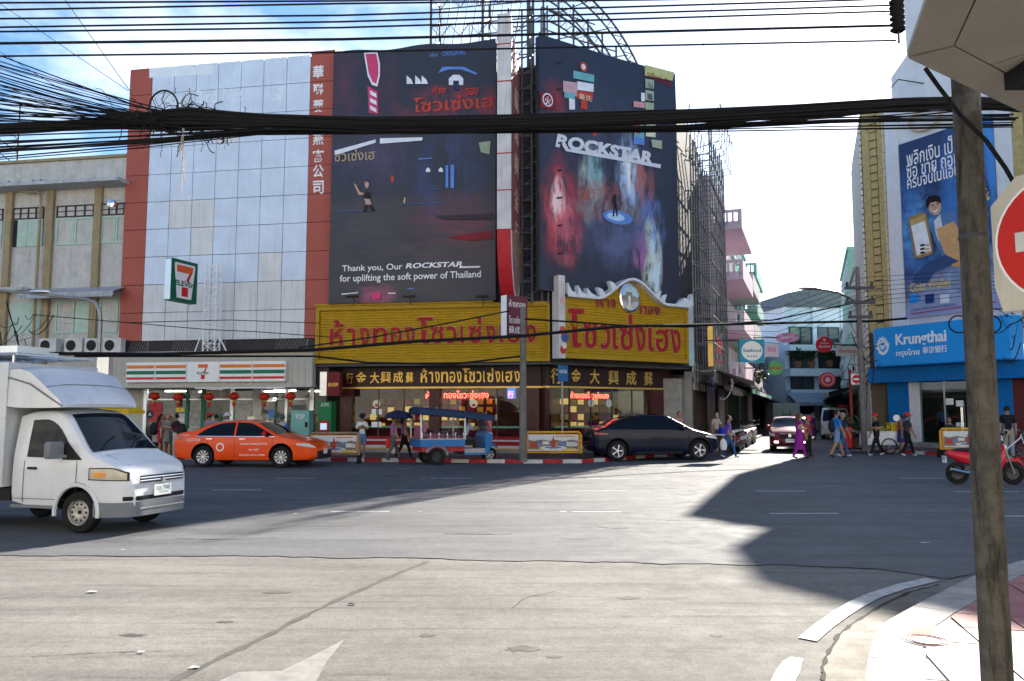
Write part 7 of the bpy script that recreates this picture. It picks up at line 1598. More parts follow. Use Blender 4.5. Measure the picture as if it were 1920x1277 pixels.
# bumper wraps the nose
def wrap(z0, z1, eps, x_from, m, nm, ymax=None):
    mb = MB(); pts = []
    for x in linspace(x_from-.07, 1.73, 14): pts.append((x, cb.wid(x)+eps*.6))
    for y in linspace(.44, 0, 5): pts.append((1.765+eps, y))
    full = pts+[(x, -y) for x, y in pts[::-1]]
    if ymax: full = [p for p in full if abs(p[1]) <= ymax]
    for x, y in full: mb.v += [(x, y, z0), (x+.005, y*1.01, (z0+z1)/2), (x, y, z1)]
    n = len(full)
    mb.f = [(3*i+k, 3*i+k+1, 3*i+4+k, 3*i+3+k) for i in range(n-1) for k in range(2)]; mb.m = [0]*len(mb.f)
    return mb.build(nm, m, PV, smooth=True)
wrap(.24, .44, .02, 1.32, GT, 'bumper'); wrap(.335, .365, .034, 1.7, CHROME, 'bumper_strip', .5); wrap(.46, .52, .012, 1.72, BLACK, 'lower_intake', .62)
wrap(.70, .80, .012, 1.79, BLACK, 'grille', .46)
for z in (.725, .765): wrap(z-.008, z+.012, .022, 1.79, CHROME, 'grille_bar', .45)
eb = MB(); eb.prism([(-.045, .72), (.0, .76), (.045, .74), (.01, .72), (.045, .70), (0, .675), (-.045, .7), (-.01, .715)], 'x', 1.795, 1.81); eb.build('badge', CHROME, PV)
plate(PV, Matrix.Translation((1.80, .0, .50)) @ Matrix.Rotation(pi/2, 4, 'Z'), ('ฒธ 7948', 'กรุงเทพ'), .34, .155, C7G)
MB().add([(1.2, -.5, cb.top(1.2)-.008), (1.6, -.44, cb.top(1.6)-.008), (1.6, -.43, cb.top(1.6)-.008), (1.2, -.49, cb.top(1.2)-.008)], [(0, 1, 2, 3)]).build('bonnet_seam', TRIM, PV)
MB().box(-2.6, -.26, -.72, .72, .42, .6).build('chassis', BLACK, PV)
# aluminium box and deflector
BXM = mat('box_aluminium', (.5, .52, .55), .38, metal=.35, var=.12, scale=1.2, streak=.2)
MB().box(-2.9, -.30, -.82, .82, .62, 2.42).build('cargo_box', BXM, PV)
for z in (.8, 1.2, 1.6, 2.0): MB().box(-2.9, -.3, -.83, -.822, z, z+.03).build('box_rib', BXM, PV)
df = MB(); st = [(-.30, 2.36, .80, 1.78), (-.12, 2.37, .80, 1.76), (.08, 2.32, .79, 1.755), (.36, 2.1, .77, 1.755), (.56, 1.93, .73, 1.76), (.62, 1.82, .70, 1.765)]
nd = 8
for x, z, w, zb in st:
    for k in range(nd+1): y = -w+2*w*k/nd; df.v.append((x, y, z-.05*(abs(y)/w)**4))
    df.v += [(x, -w-.01, zb), (x, w+.01, zb)]
K = nd+3
for i in range(len(st)-1):
    for k in range(nd): a, b = i*K+k, (i+1)*K+k; df.f.append((a, b, b+1, a+1))
    a, b = i*K, (i+1)*K; df.f.append((a, a+nd+1, b+nd+1, b)); df.f.append((a+nd, b+nd, b+nd+2, a+nd+2)); df.f.append((a+nd+1, a+nd+2, b+nd+2, b+nd+1))
e = (len(st)-1)*K; df.f.append(tuple(range(e, e+nd+1))+(e+nd+2, e+nd+1)); df.m = [0]*len(df.f)
df.build('wind_deflector', BXM, PV, smooth=True)
MB().tube([(.36, -.765, 2.055), (.36, -.4, 2.1), (.36, 0, 2.105), (.36, .4, 2.1), (.36, .765, 2.055)], .008, 5).build('deflector_seam', GT, PV)
MB().tube([(-.3, -.815, 2.2), (.1, -.81, 2.1), (.36, -.79, 1.95), (.62, -.72, 1.78)], .012, 5).build('deflector_edge', GT, PV)
rk = MB()
for y in (-.7, .7): rk.tube([(-2.8, y, 2.55), (-.3, y, 2.55)], .025, 6)
for x in linspace(-2.7, -.35, 8): rk.tube([(x, -.7, 2.55), (x, .7, 2.55)], .02, 5); rk.tube([(x, -.7, 2.42), (x, -.7, 2.55)], .02, 5)
rk.build('roof_rack', ALU, PV); MB().box(-1.9, -.9, -.6, .6, 2.575, 2.66).build('roof_tray', ALU, PV); MB().box(-.8, -.35, -.65, -.1, 2.575, 2.68).build('roof_tray', ALU, PV)
# ---- tuk-tuk
p1, p2 = gnd(819, 872), gnd(929, 869); hd = heading(p1, p2); wb = (p2-p1).length
lt = Vector((-sin(hd), cos(hd), 0)); org = p1+lt*.6; org.z = 0
TK = thing('tuk_tuk', 'blue three wheeled tuk-tuk with dark canopy and steel rails parked at the kerb', 'tuk-tuk', RZ(org, hd))
BLP = paint('tuk_blue', (.02, .16, .42)); TKR = mat('tuk_red', (.4, .03, .03), .4)
for s in (-1, 1): wheel(TK, 0, s*.56, .27, .16, DSTEEL, 6)
wheel(TK, wb, 0, .26, .12, mat('tuk_rim', (.5, .5, .52), .3, metal=.6), 8)
bb = MB(); bb.box(-.55, .95, -.62, .62, .58, .8); bb.build('tub', BLP, TK)
MB().box(-.58, .98, -.635, .635, .8, .84).build('tub_rail', STEEL, TK); MB().box(-.5, .95, -.55, .55, .42, .58).build('chassis', TKR, TK)
MB().box(.95, 1.75, -.58, .58, .3, .36).build('footboard', BLP, TK); MB().box(.98, 1.7, -.5, .5, .362, .5).build('engine_cover', STEEL, TK)
for s in (-1, 1):
    MB().tube([(.36*cos(a), s*.57, .27+.36*sin(a)) for a in [.1+pi*.85*i/12 for i in range(13)]], .06, 6).build('mudguard', STEEL, TK, smooth=True)
    r_ = MB()
    for z in (.92, 1.04): r_.tube([(-.5, s*.63, z), (.9, s*.63, z)], .018, 6)
    for x in linspace(-.5, .9, 6): r_.tube([(x, s*.63, .84), (x, s*.63, 1.04)], .015, 5)
    r_.build('side_rail', CHROME, TK)
    for x, x2 in ((-.52, -.55), (.95, .95)): MB().tube([(x, s*.6, .82), (x2, s*.6, 1.78 if x < 0 else 1.68)], .025, 6).build('roof_post', WHITEC, TK)
MB().box(-.45, -.32, -.5, .5, .86, 1.25).build('seat_back', mat('seat_pink', (.4, .12, .17), .7, var=.3, scale=8), TK); MB().box(-.3, .3, -.5, .5, .84, .98).build('passenger_seat', mat('seat_pink', (.4, .12, .17)), TK)
MB().box(.95, 1.35, -.4, .4, .62, .74).build('driver_seat', BLACK, TK)
cp = MB(); cs = [(-.6, 1.86, 1.74), (0, 1.83, 1.70), (.9, 1.76, 1.62), (1.75, 1.66, 1.54), (2.0, 1.60, 1.52)]
for x, zc_, ze in cs:
    for y, f in ((-.68, 0), (-.66, .35), (-.4, .85), (0, 1), (.4, .85), (.66, .35), (.68, 0)): cp.v.append((x, y, ze+(zc_-ze)*f-(.12 if f == 0 else 0)))
cp.f = [(i*7+k, (i+1)*7+k, (i+1)*7+k+1, i*7+k+1) for i in range(4) for k in range(6)]+[(0, 1, 2, 3, 4, 5, 6), (34, 33, 32, 31, 30, 29, 28)]; cp.m = [0]*len(cp.f)
cp.build('canopy', mat('canopy_navy', (.02, .04, .09), .6, var=.2), TK, smooth=True)
fp_ = MB(); fp_.prism([(1.72, .36), (1.85, .36), (1.98, .9), (1.78, 1.06), (1.7, .9)], 'y', -.48, .48); fp_.build('front_panel', BLP, TK)
MB().add([(1.9, -.48, 1.02), (1.9, .48, 1.02), (1.68, .48, 1.58), (1.68, -.48, 1.58)], [(0, 1, 2, 3)]).build('windscreen', GLASS, TK)
for s in (-1, 1): MB().tube([(1.92, s*.49, 1.0), (1.68, s*.49, 1.6)], .025, 6).build('screen_pillar', mat('pillar_red', (.5, .06, .05), .4), TK)
MB().prism([(wb-.25, .56), (wb+.05, .6), (wb+.28, .48), (wb+.3, .52), (wb+.05, .68), (wb-.28, .66)], 'y', -.1, .1).build('front_mudguard', BLP, TK)
for s in (-1, 1): MB().tube([(wb, s*.09, .27), (wb-.22, s*.07, .95)], .025, 6).build('fork', STEEL, TK)
MB().ball((2.05, 0, .95), .1, .1, .1).build('headlight', LENS, TK, smooth=True); MB().box(1.95, 2.02, -.35, .35, .86, .95).build('chrome_band', CHROME, TK)
# ---- motorcycles
def motorbike(M, label, col, scooter=False, group=None, name='motorbike'):
    t = thing(name, label, 'scooter' if scooter else 'motorcycle', M, group); pm = paint('bike_%02d%02d%02d' % tuple(int(c*99) for c in col), col)
    r = .26 if scooter else .28; wb_ = 1.25
    for x in (-wb_/2, wb_/2): wheel(t, x, .001, r, .1, ALU if not scooter else DSTEEL, 6)
    f = wb_/2
    bd_ = MB(); st_ = [(-.85, .66, .8, .07), (-.6, .5, .80, .14), (-.3, .42, .78, .16), (-.05, .34, .55, .15), (.15, .3, .42, .14), (.3, .32, .7, .15), (.42, .4, .98, .12)] if scooter else [(-.8, .66, .76, .06), (-.5, .55, .74, .11), (-.15, .42, .7, .12), (.15, .36, .62, .1), (.35, .42, .86, .1), (.45, .6, .95, .07)]
    nn = 10
    for x, z0, z1, w in st_: bd_.v += [(x, w*cos(2*pi*k/nn), (z0+z1)/2+(z1-z0)/2*sin(2*pi*k/nn)) for k in range(nn)]
    bd_.f = [(i*nn+k, i*nn+(k+1) % nn, (i+1)*nn+(k+1) % nn, (i+1)*nn+k) for i in range(len(st_)-1) for k in range(nn)]+[tuple(range(nn))[::-1], tuple(range((len(st_)-1)*nn, len(st_)*nn))]; bd_.m = [0]*len(bd_.f)
    bd_.build('bodywork', pm, t, smooth=True)
    MB().ball((-.35, 0, .80), .42, .13, .05).build('seat', BLACK, t, smooth=True)
    MB().prism([(f-.28, .5), (f-.1, .62), (f+.12, .6), (f+.3, .42), (f+.31, .38), (f+.1, .54), (f-.1, .55)], 'y', -.06, .06).build('front_mudguard', pm, t)
    fk = MB(); [fk.tube([(f, s*.08, r), (f-.2, s*.06, .92)], .02, 6) for s in (-1, 1)]; fk.build('fork', STEEL, t)
    MB().tube([(.25, -.33, 1.02), (.38, -.15, .98), (.4, 0, .96), (.38, .15, .98), (.25, .33, 1.02)], .016, 6).build('handlebar', DSTEEL, t)
    for s in (-1, 1):
        MB().tube([(.33, s*.25, 1.0), (.36, s*.3, 1.18)], .007, 4).build('mirror_stalk', DSTEEL, t); MB().ball((.36, s*.31, 1.22), .02, .06, .045, 8, 6).build('mirror', BLACK, t, smooth=True)
    MB().ball((.46, 0, .86), .06, .09, .08).build('headlight', LENS, t, smooth=True); MB().ball((-.84, 0, .7), .04, .09, .05).build('tail_light', RLENS, t, smooth=True)
    MB().tube([(-.1, -.14, .3), (-.5, -.16, .28), (-.85, -.17, .36)], .04, 8).build('exhaust', CHROME, t, smooth=True); MB().box(-.5, .15, -.1, .1, .24, .42).build('engine', DSTEEL, t)
    plate(t, Matrix.Translation((-.92, 0, .5)) @ Matrix.Rotation(-pi/2, 4, 'Z'), ('8495',) if scooter else None, .2, .16)
    return t
p = gnd(1848, 908); hs = radians(-4); motorbike(RZ(Vector((p.x, p.y, 0)), hs), 'bright red scooter with a rear number plate passing behind the grimy post', (.5, .015, .03), True, name='scooter')
cols = [(.3, .02, .03), (.02, .02, .025), (.05, .06, .12), (.45, .46, .48), (.35, .03, .03), (.02, .03, .03), (.12, .12, .13), (.4, .05, .04), (.03, .03, .06)]
tags = ['dark red', 'black', 'navy', 'silver', 'red', 'dark green', 'grey', 'orange red', 'dark blue']
where = ['at the lane mouth behind the crossover', 'behind the woman in the violet top', 'under the white awning', 'by the tarpaulin screen', 'halfway along the tarpaulin', 'at the far end of the tarpaulin', 'beyond the tarpaulin screen', 'near the plywood stall', 'last in the row by the plywood stall']
for k in range(9):
    b = FS.P(1.2+k*1.35, -1.75, 0); motorbike(RZ(b, radians(-118+3*(k % 3))), '%s motorcycle parked in the lane row %s' % (tags[k], where[k]), cols[k], False, 'motorcycles parked along the lane')
# ---- white bicycle
p = gnd(1893, 862, .11); BI = thing('bicycle', 'white city bicycle with a basket parked on the bank pavement', 'bicycle', RZ(p, radians(-28)))
for x in (-.5, .5):
    MB().tube([(x+.31*cos(a), 0, .33+.31*sin(a)) for a in [2*pi*i/28 for i in range(28)]], .018, 6, closed=True).build('wheel', RUBBER, BI); sp_ = MB(); [sp_.tube([(x, 0, .33), (x+.3*cos(a), 0, .33+.3*sin(a))], .003, 3) for a in [2*pi*i/14 for i in range(14)]]; sp_.build('spokes', STEEL, BI)
fr_ = MB(); fr_.tube([(-.5, 0, .33), (-.12, 0, .3), (.33, 0, .72), (.38, 0, .85)], .02, 6).tube([(-.12, 0, .3), (-.2, 0, .8)], .018, 6).tube([(-.2, 0, .68), (-.5, 0, .33)], .012, 5).tube([(.36, 0, .8), (.5, 0, .33)], .018, 6); fr_.build('frame', WHITEC, BI)
MB().ball((-.22, 0, .84), .13, .08, .04).build('saddle', BLACK, BI, smooth=True); MB().tube([(.25, -.28, 1.0), (.36, 0, .95), (.25, .28, 1.0)], .014, 6).build('handlebar', STEEL, BI); MB().box(.42, .72, -.16, .16, .72, .95).build('basket', mat('basket_green', (.03, .15, .13), .6), BI)
# ================================================================ people
SKIN = mat('skin_tan', (.36, .21, .14), .55, var=.06); SKIN2 = mat('skin_light', (.48, .30, .21), .55, var=.06); HAIR = mat('hair_black', (.012, .01, .01), .5, var=.2); HAIRB = mat('hair_brown', (.09, .045, .025), .5, var=.2)
SOLE = mat('shoe_dark', (.03, .03, .035), .6); SHOEW = mat('shoe_white', (.6, .6, .58), .6)
def cloth(c): return mat('cloth_%02d_%02d_%02d' % tuple(int(v*100) for v in c), c, .8, var=.18, scale=9, bump=.2, bscale=25)
PENDING = []
def person(loc_, facing, h, label, shirt, legs, shoes=SOLE, skin=SKIN, hair=HAIR, pose='stand', arms=None, bottoms='trousers', sleeves='short', longhair=False, hat=None, head_tilt=0, build=1.0, lean=0.0, seat_z=None, skirt=None, group=None):
    """joints laid out as a graph (unit height, facing +X); grown to one continuous body with a skin surface"""
    arms = arms or {}
    V, Ed, Rr, Zn = [], [], [], []
    def v(p, r, zone): V.append(Vector(p)); Rr.append(r*build if zone != 'skin' else r); Zn.append(zone); return len(V)-1
    def e(a, b): Ed.append((a, b))
    hipz = .50; sit = pose == 'sit'
    L = lean
    def T(x, y, z): return (x+L*max(0, z-.5), y, z)
    pel = v((0, 0, .53), .078, 'legs'); wai = v(T(0, 0, .60), .07, 'shirt'); che = v(T(0, 0, .71), .082, 'shirt'); up = v(T(0, 0, .785), .06, 'shirt'); nk = v(T(.005, 0, .84), .032, 'skin'); hb = v(T(.012, 0, .88), .036, 'skin')
    e(pel, wai); e(wai, che); e(che, up); e(up, nk); e(nk, hb)
    short = bottoms in ('shorts', 'skirt')
    gait = {'stand': ((.0, .015, -.01), (.0, -.02, .0)), 'walk': ((.10, .16, 1), (-.06, -.17, -1)), 'sit': None}[pose if pose in ('stand', 'walk', 'sit') else 'stand']
    for s, k in ((1, 0), (-1, 1)):
        hip = v((0, s*.048, .49), .062, 'legs'); e(pel, hip)
        if sit: kn, an = (.24, s*.06, .485), (.25, s*.06, .25); toe = (.33, s*.06, .225)
        else:
            a, b, _ = gait[k]
            kn = (a if pose == 'walk' else .012, s*.052, .275+(.005 if a > 0 else 0)); an = (b, s*.054, .05+(.03 if b < -.1 else 0)); toe = (b+.085, s*.06, .022+(.0 if b > -.1 else -.004))
        thz = 'legs'; km = Vector(hip and V[hip]).lerp(Vector(kn), .55)
        tm_ = v(km, .055, 'legs'); k_ = v(kn, .041 if not short else .036, 'skin' if bottoms == 'miniskirt' or short else 'legs'); cm = v(Vector(kn).lerp(Vector(an), .4), .037 if not short else .034, 'skin' if short or bottoms == 'skirt' else 'legs'); a_ = v(an, .026 if short else .03, 'skin' if short else 'legs'); t_ = v(toe, .022, 'shoe')
        he = v((an[0]-.012, an[1], max(.022, an[2]-.03)), .024, 'shoe')
        e(hip, tm_); e(tm_, k_); e(k_, cm); e(cm, a_); e(a_, he); e(he, t_)
        # arm
        sh = v(T(0, s*.098, .795), .04, 'shirt'); e(up, sh)
        sw = (-.05 if k == 0 else .05) if pose == 'walk' else 0
        A = arms.get('l' if s > 0 else 'r', 'down')
        el, wr, hd_ = {'down': ((sw*.8, s*.13, .63), (sw*1.6+.02, s*.135, .49), (sw*1.8+.03, s*.13, .44)),
                       'fwd': ((.0, s*.13, .645), (.11, s*.09, .66), (.15, s*.05, .68)), 'phone': ((.02, s*.13, .65), (.11, s*.05, .70), (.135, s*.02, .73)),
                       'reach': ((.1, s*.12, .68), (.22, s*.09, .70), (.27, s*.08, .71)), 'up': ((.05, s*.13, .72), (.07, s*.1, .87), (.08, s*.09, .92)), 'hip': ((-.04, s*.165, .66), (.05, s*.1, .56), (.07, s*.07, .55)), 'lap': ((.03, s*.13, .65), (.13, s*.09, .57), (.18, s*.07, .55)), 'bag': ((.01, s*.135, .63), (.06, s*.13, .52), (.07, s*.13, .47))}[A]
        el, wr, hd_ = T(*el), T(*wr), T(*hd_)
        um = v(Vector(V[sh]).lerp(Vector(el), .5), .034, 'shirt'); ev_ = v(el, .027, 'shirt' if sleeves == 'long' else 'skin'); fm = v(Vector(el).lerp(Vector(wr), .5), .025, 'shirt' if sleeves == 'long' else 'skin'); wv_ = v(wr, .018, 'skin')
        if sleeves == 'none': Zn[um] = 'skin'
        e(sh, um); e(um, ev_); e(ev_, fm); e(fm, wv_)
        pa_ = v(Vector(wr).lerp(Vector(hd_), .6), .017, 'skin'); e(wv_, pa_)
        HANDS.append((len(PENDING), Vector(wr), Vector(hd_), s))
    me = bpy.data.meshes.new('skel'); me.from_pydata([tuple(p*h) for p in V], Ed, []); ob = link(bpy.data.objects.new('skel', me))
    md = ob.modifiers.new('s', 'SKIN'); md.use_smooth_shade = True
    sv = me.skin_vertices[0].data if me.skin_vertices else None
    if sv is None:
        bm = bmesh.new(); bm.from_mesh(me); bm.verts.layers.skin.verify(); bm.to_mesh(me); bm.free(); sv = me.skin_vertices[0].data
    for i, r in enumerate(Rr): sv[i].radius = (r*h, r*h); sv[i].use_root = i == 0
    ss = ob.modifiers.new('u', 'SUBSURF'); ss.levels = 1; ss.render_levels = 1
    t = thing('person', label, 'person', RZ(Vector(loc_), facing), group)
    PENDING.append(dict(ob=ob, t=t, V=V, Ed=Ed, Zn=Zn, h=h, mats=dict(shirt=cloth(shirt), legs=cloth(legs), skin=skin, shoe=shoes), L=L, tilt=head_tilt, bottoms=bottoms, sit=sit))
    hz = .935; hx = .02+L*.43
    hm = Matrix.Translation((hx*h, 0, hz*h)) @ Matrix.Rotation(head_tilt, 4, 'Y')
    PENDING[-1]['hm'] = hm
    # hair
    hr = MB(); R_ = .066*h
    n, m = 14, 8
    for i in range(m+1):
        a = pi*.5*i/m*1.25
        for j in range(n):
            b = 2*pi*j/n; front = cos(b); drop = 1.0 if front < .35 else .42
            aa = a*drop if a > .6 else a*(1 if drop == 1 else .8)
            hr.v.append((R_*1.04*sin(aa)*cos(b)-.006*h, R_*.9*sin(aa)*sin(b), R_*1.12*cos(aa)+.004*h))
    hr.f = [(i*n+j, i*n+(j+1) % n, (i+1)*n+(j+1) % n, (i+1)*n+j) for i in range(m) for j in range(n)]; hr.m = [0]*len(hr.f)
    ho = hr.build('hair', hair, t, hm, smooth=True)
    if longhair: MB().tube([(-.03*h, 0, .02*h), (-.06*h, 0, -.05*h), (-.065*h, 0, -.13*h), (-.05*h, 0, -.19*h)], [.055*h, .05*h, .04*h, .01*h], 8).build('ponytail', hair, t, hm, smooth=True)
    if hat:
        c, kind = hat; hm_ = cloth(c); hb_ = MB(); hb_.lathe([(R_*1.1, .012*h), (R_*1.1, .04*h), (R_*.95, .07*h), (R_*.5, .085*h), (0, .088*h)], 16)
        if kind == 'cap': hb_.prism([(R_*.6, -R_*.7), (R_*1.9, -R_*.55), (R_*2.1, 0), (R_*1.9, R_*.55), (R_*.6, R_*.7)], 'z', .012*h, .02*h)
        else: hb_.lathe([(R_*1.1, .02*h), (R_*1.7, -.002*h), (R_*1.7, -.008*h), (R_*1.05, .012*h)], 18)
        hb_.build('hat', hm_, t, hm, smooth=True)
    if skirt:
        z0, z1, r0, r1 = skirt; sk = MB(); n = 20
        for i, (z, r) in enumerate(((z1, r1), ((z1+z0)/2, (r0+r1)/2), (z0, r0))):
            sk.v += [((r*(1+.08*cos(5*2*pi*j/n)*(i/2)))*h*cos(2*pi*j/n), r*.85*(1+.08*cos(5*2*pi*j/n)*(i/2))*h*sin(2*pi*j/n), z*h) for j in range(n)]
        sk.f = [(i*n+j, (i+1)*n+j, (i+1)*n+(j+1) % n, i*n+(j+1) % n) for i in range(2) for j in range(n)]; sk.m = [0]*len(sk.f)
        sk.build('skirt', cloth(legs), t, smooth=True)
    return t
HANDS = []
def head_geo(mb, h, hm):
    n, m = 16, 12; R_ = .064*h; base = len(mb.v)
    for i in range(m+1):
        a = pi*i/m; z = cos(a)
        for j in range(n):
            b = 2*pi*j/n; w = 1-.25*max(0, -z)**1.5; x = R_*1.02*sin(a)*cos(b)*w; y = R_*.82*sin(a)*sin(b)*w
            if abs(b) < .01 and 5 <= i <= 7: x += R_*(.0, .18, .26)[i-5]     # nose
            if z < -.5 and cos(b) > .7: x += R_*.12                          # chin
            mb.v.append(tuple(hm @ Vector((x, y, R_*1.2*z))))
    f = [(base+i*n+j, base+(i+1)*n+j, base+(i+1)*n+(j+1) % n, base+i*n+(j+1) % n) for i in range(m) for j in range(n)]; mb.f += f; mb.m += [0]*len(f)
    for s in (-1, 1):
        k = len(mb.v); mb.ball((0, 0, 0), R_*.09, R_*.13, R_*.07, 8, 5, 1)
        for i in range(k, len(mb.v)): mb.v[i] = tuple(hm @ (Vector(mb.v[i])+Vector((R_*.88, s*R_*.33, R_*.1))))
        k = len(mb.v); mb.ball((0, 0, 0), R_*.2, R_*.08, R_*.27, 8, 5, 0)
        for i in range(k, len(mb.v)): mb.v[i] = tuple(hm @ (Vector(mb.v[i])+Vector((-R_*.05, s*R_*.84, R_*.0))))
    k = len(mb.v); mb.ball((0, 0, 0), R_*.08, R_*.28, R_*.06, 8, 4, 2)
    for i in range(k, len(mb.v)): mb.v[i] = tuple(hm @ (Vector(mb.v[i])+Vector((R_*.84, 0, -R_*.55))))
def hand_geo(mb, h, wr, hd_, s):
    d = (hd_-wr).normalized(); up = Vector((0, 0, 1)); side = d.cross(up); side = side.normalized() if side.length > .1 else Vector((1, 0, 0)); nrm = side.cross(d)
    if abs(d.z) > .8: side = Vector((1, 0, 0)); nrm = d.cross(side).normalized()
    p0 = wr+d*.012; L_ = .042
    mb.tube([tuple((p0)*h), tuple((p0+d*.02)*h), tuple((p0+d*L_)*h)], [.016*h, .019*h, .017*h], 8)
    for k in range(4):
        o = (k-1.5)*.0085; ln = (.036, .042, .039, .030)[k]; a = p0+d*L_+side*o; b = a+d*ln*.5+nrm*.004*s; c = b+d*ln*.4+nrm*.012*s
        mb.tube([tuple((a-d*.006)*h), tuple(b*h), tuple(c*h)], [.0052*h, .0048*h, .0036*h], 6)
    a = p0+d*.014+side*.014; b = a+side*.014+d*.014; mb.tube([tuple(a*h), tuple(b*h), tuple((b+d*.018)*h)], [.0062*h, .0055*h, .004*h], 6)
def finish_people():
    bpy.context.view_layer.update(); dg = bpy.context.evaluated_depsgraph_get()
    LIP = mat('lip', (.3, .1, .09), .5)
    for idx, P_ in enumerate(PENDING):
        ev_ = P_['ob'].evaluated_get(dg); me = ev_.to_mesh(); mb = MB(); h = P_['h']
        mb.v = [tuple(v.co) for v in me.vertices]; mb.f = [tuple(p.vertices) for p in me.polygons]
        zone = {'skin': 0, 'shirt': 3, 'legs': 4, 'shoe': 5}; segs = [(P_['V'][a]*h, P_['V'][b]*h, a, b) for a, b in P_['Ed']]
        for p in me.polygons:
            c = p.center; best = 1e9; z = 'skin'
            for a, b, ia, ib in segs:
                ab = b-a; t = max(0, min(1, (c-a).dot(ab)/max(ab.length_squared, 1e-9))); d = (c-(a+ab*t)).length
                if d < best: best = d; z = P_['Zn'][ia] if t < .5 else P_['Zn'][ib]
            if P_['bottoms'] != 'skirt' and z == 'legs' and c.z > .575*h: z = 'shirt'
            if z == 'shirt' and c.z < .53*h and abs(c.y) < .09*h: z = 'legs' if P_['bottoms'] != 'dress' else 'shirt'
            mb.m.append(zone[z])
        ev_.to_mesh_clear()
        head_geo(mb, h, P_['hm'])
        for i, wr, hd_, s in HANDS:
            if i == idx: hand_geo(mb, h, wr, hd_, s)
        M = P_['mats']; mb.build('body', [M['skin'], BLACK, LIP, M['shirt'], M['legs'], M['shoe']], P_['t'], smooth=True)
        sk = P_['ob']; d_ = sk.data; bpy.data.objects.remove(sk); bpy.data.meshes.remove(d_)
def G_(px, py, z=0.0): return gnd(px, py, z)
R_, Lf, Bk, Fr = 0.0, pi, pi/2, -pi/2
PV_ = .112
# in front of the convenience store
person(G_(299, 857, PV_), 0.3, 1.5, 'woman in a red top and short red skirt with black backpack outside the store', (.28, .03, .04), (.4, .03, .04), bottoms='shorts', longhair=True, arms={'l': 'fwd', 'r': 'fwd'})
person(G_(312, 858, PV_), -1.2, 1.5, 'woman in a black and white patterned dress outside the store', (.16, .16, .14), (.16, .16, .14), bottoms='shorts', skirt=(.36, .6, .12, .08), arms={'l': 'fwd', 'r': 'bag'})
person(G_(329, 858, PV_), pi, 1.52, 'man in a dark maroon shirt and pale trousers talking outside the store', (.06, .025, .03), (.42, .42, .42), arms={'l': 'reach', 'r': 'fwd'}, shoes=SHOEW)
person(G_(390, 852, PV_), 1.4, 1.52, 'person in a red cap and checked shirt entering the store door', (.3, .22, .24), (.1, .1, .12), hat=((.5, .03, .03), 'cap'))
person(G_(403, 853, PV_), 1.7, 1.48, 'person in a grey blue top facing the store door', (.2, .25, .32), (.08, .08, .1))
person(G_(423, 853, PV_), 1.2, 1.54, 'person in a white bucket hat and white shirt at the store door', (.62, .62, .64), (.12, .12, .14), hat=((.55, .53, .5), 'bucket'))
person(G_(528, 853, PV_), 2.6, 1.45, 'child-sized visitor in a white top with blue backpack by the mint cabinet', (.55, .55, .52), (.12, .12, .13), hat=((.03, .1, .08), 'cap'), arms={'l': 'up', 'r': 'fwd'})
# pavement before the gold shop
person(G_(678, 857, PV_), -1.35, 1.5, 'man in a white polo shirt and blue shorts looking at his phone', (.68, .68, .68), (.1, .25, .45), bottoms='shorts', shoes=SHOEW, arms={'l': 'phone', 'r': 'phone'}, head_tilt=.35, hat=((.02, .02, .03), 'cap'))
person(G_(737, 863, PV_), .5, 1.46, 'woman in a mauve top and grey trousers carrying a red plastic bag', (.3, .12, .26), (.1, .09, .09), pose='walk', arms={'r': 'bag', 'l': 'up'})
person(G_(757, 861, PV_), .1, 1.5, 'woman in a mauve blouse and black trousers striding past the gold shop', (.28, .13, .23), (.012, .012, .014), pose='walk', longhair=True)
person(G_(916, 852, PV_), pi*.9, 1.62, 'person in a pink shirt standing behind the tuk-tuk', (.62, .32, .33), (.3, .22, .05), arms={'l': 'up', 'r': 'fwd'})
dv = Vector(TK.matrix_world @ Vector((1.12, -.05, 0)))
person((dv.x, dv.y, .745-.445*1.5), hd, 1.5, 'tuk-tuk driver in a pale blue shirt bent over the handlebar', (.38, .45, .55), (.05, .05, .06), pose='sit', arms={'l': 'reach', 'r': 'reach'}, lean=.28, head_tilt=.2)
# lane mouth crossing
person(G_(1367, 858), -.3, 1.54, 'woman in a violet T-shirt and blue track trousers carrying a white bag by the crossover', (.16, .07, .4), (.04, .1, .25), pose='walk', arms={'r': 'bag', 'l': 'down'}, shoes=SHOEW)
person(G_(1500, 860), .1, 1.64, 'woman in a purple sleeveless jumpsuit walking across the lane mouth', (.28, .02, .26), (.28, .02, .26), pose='walk', sleeves='none', longhair=True, hair=HAIRB, skin=SKIN2, arms={'r': 'fwd', 'l': 'fwd'}, skirt=(.2, .52, .11, .085))
person(G_(1516, 856), -.9, 1.5, 'person in a red patterned shirt and red cap beside the purple jumpsuit woman', (.35, .06, .07), (.02, .02, .02), hat=((.5, .03, .03), 'cap'))
person(G_(1525, 824), -1.4, 1.62, 'person in a long purple dress standing far down the lane', (.1, .04, .22), (.1, .04, .22), bottoms='shorts', skirt=(.12, .58, .12, .085))
person(G_(1570, 858), .1, 1.76, 'man in a bright blue T-shirt and denim shorts with a black sling pack', (.02, .2, .6), (.16, .28, .42), pose='walk', bottoms='shorts', build=1.08)
person(G_(1581, 856), .15, 1.66, 'grey haired man in blue jeans walking behind the man in the blue T-shirt', (.05, .06, .08), (.05, .12, .28), pose='walk', hair=mat('hair_grey', (.2, .2, .2), .6), shoes=SHOEW)
person(G_(1645, 854), pi, 1.62, 'fruit seller in black with a red and white cap pushing the cart', (.015, .015, .017), (.015, .015, .02), pose='walk', hat=((.5, .03, .04), 'cap'), shoes=SHOEW, arms={'l': 'fwd'})
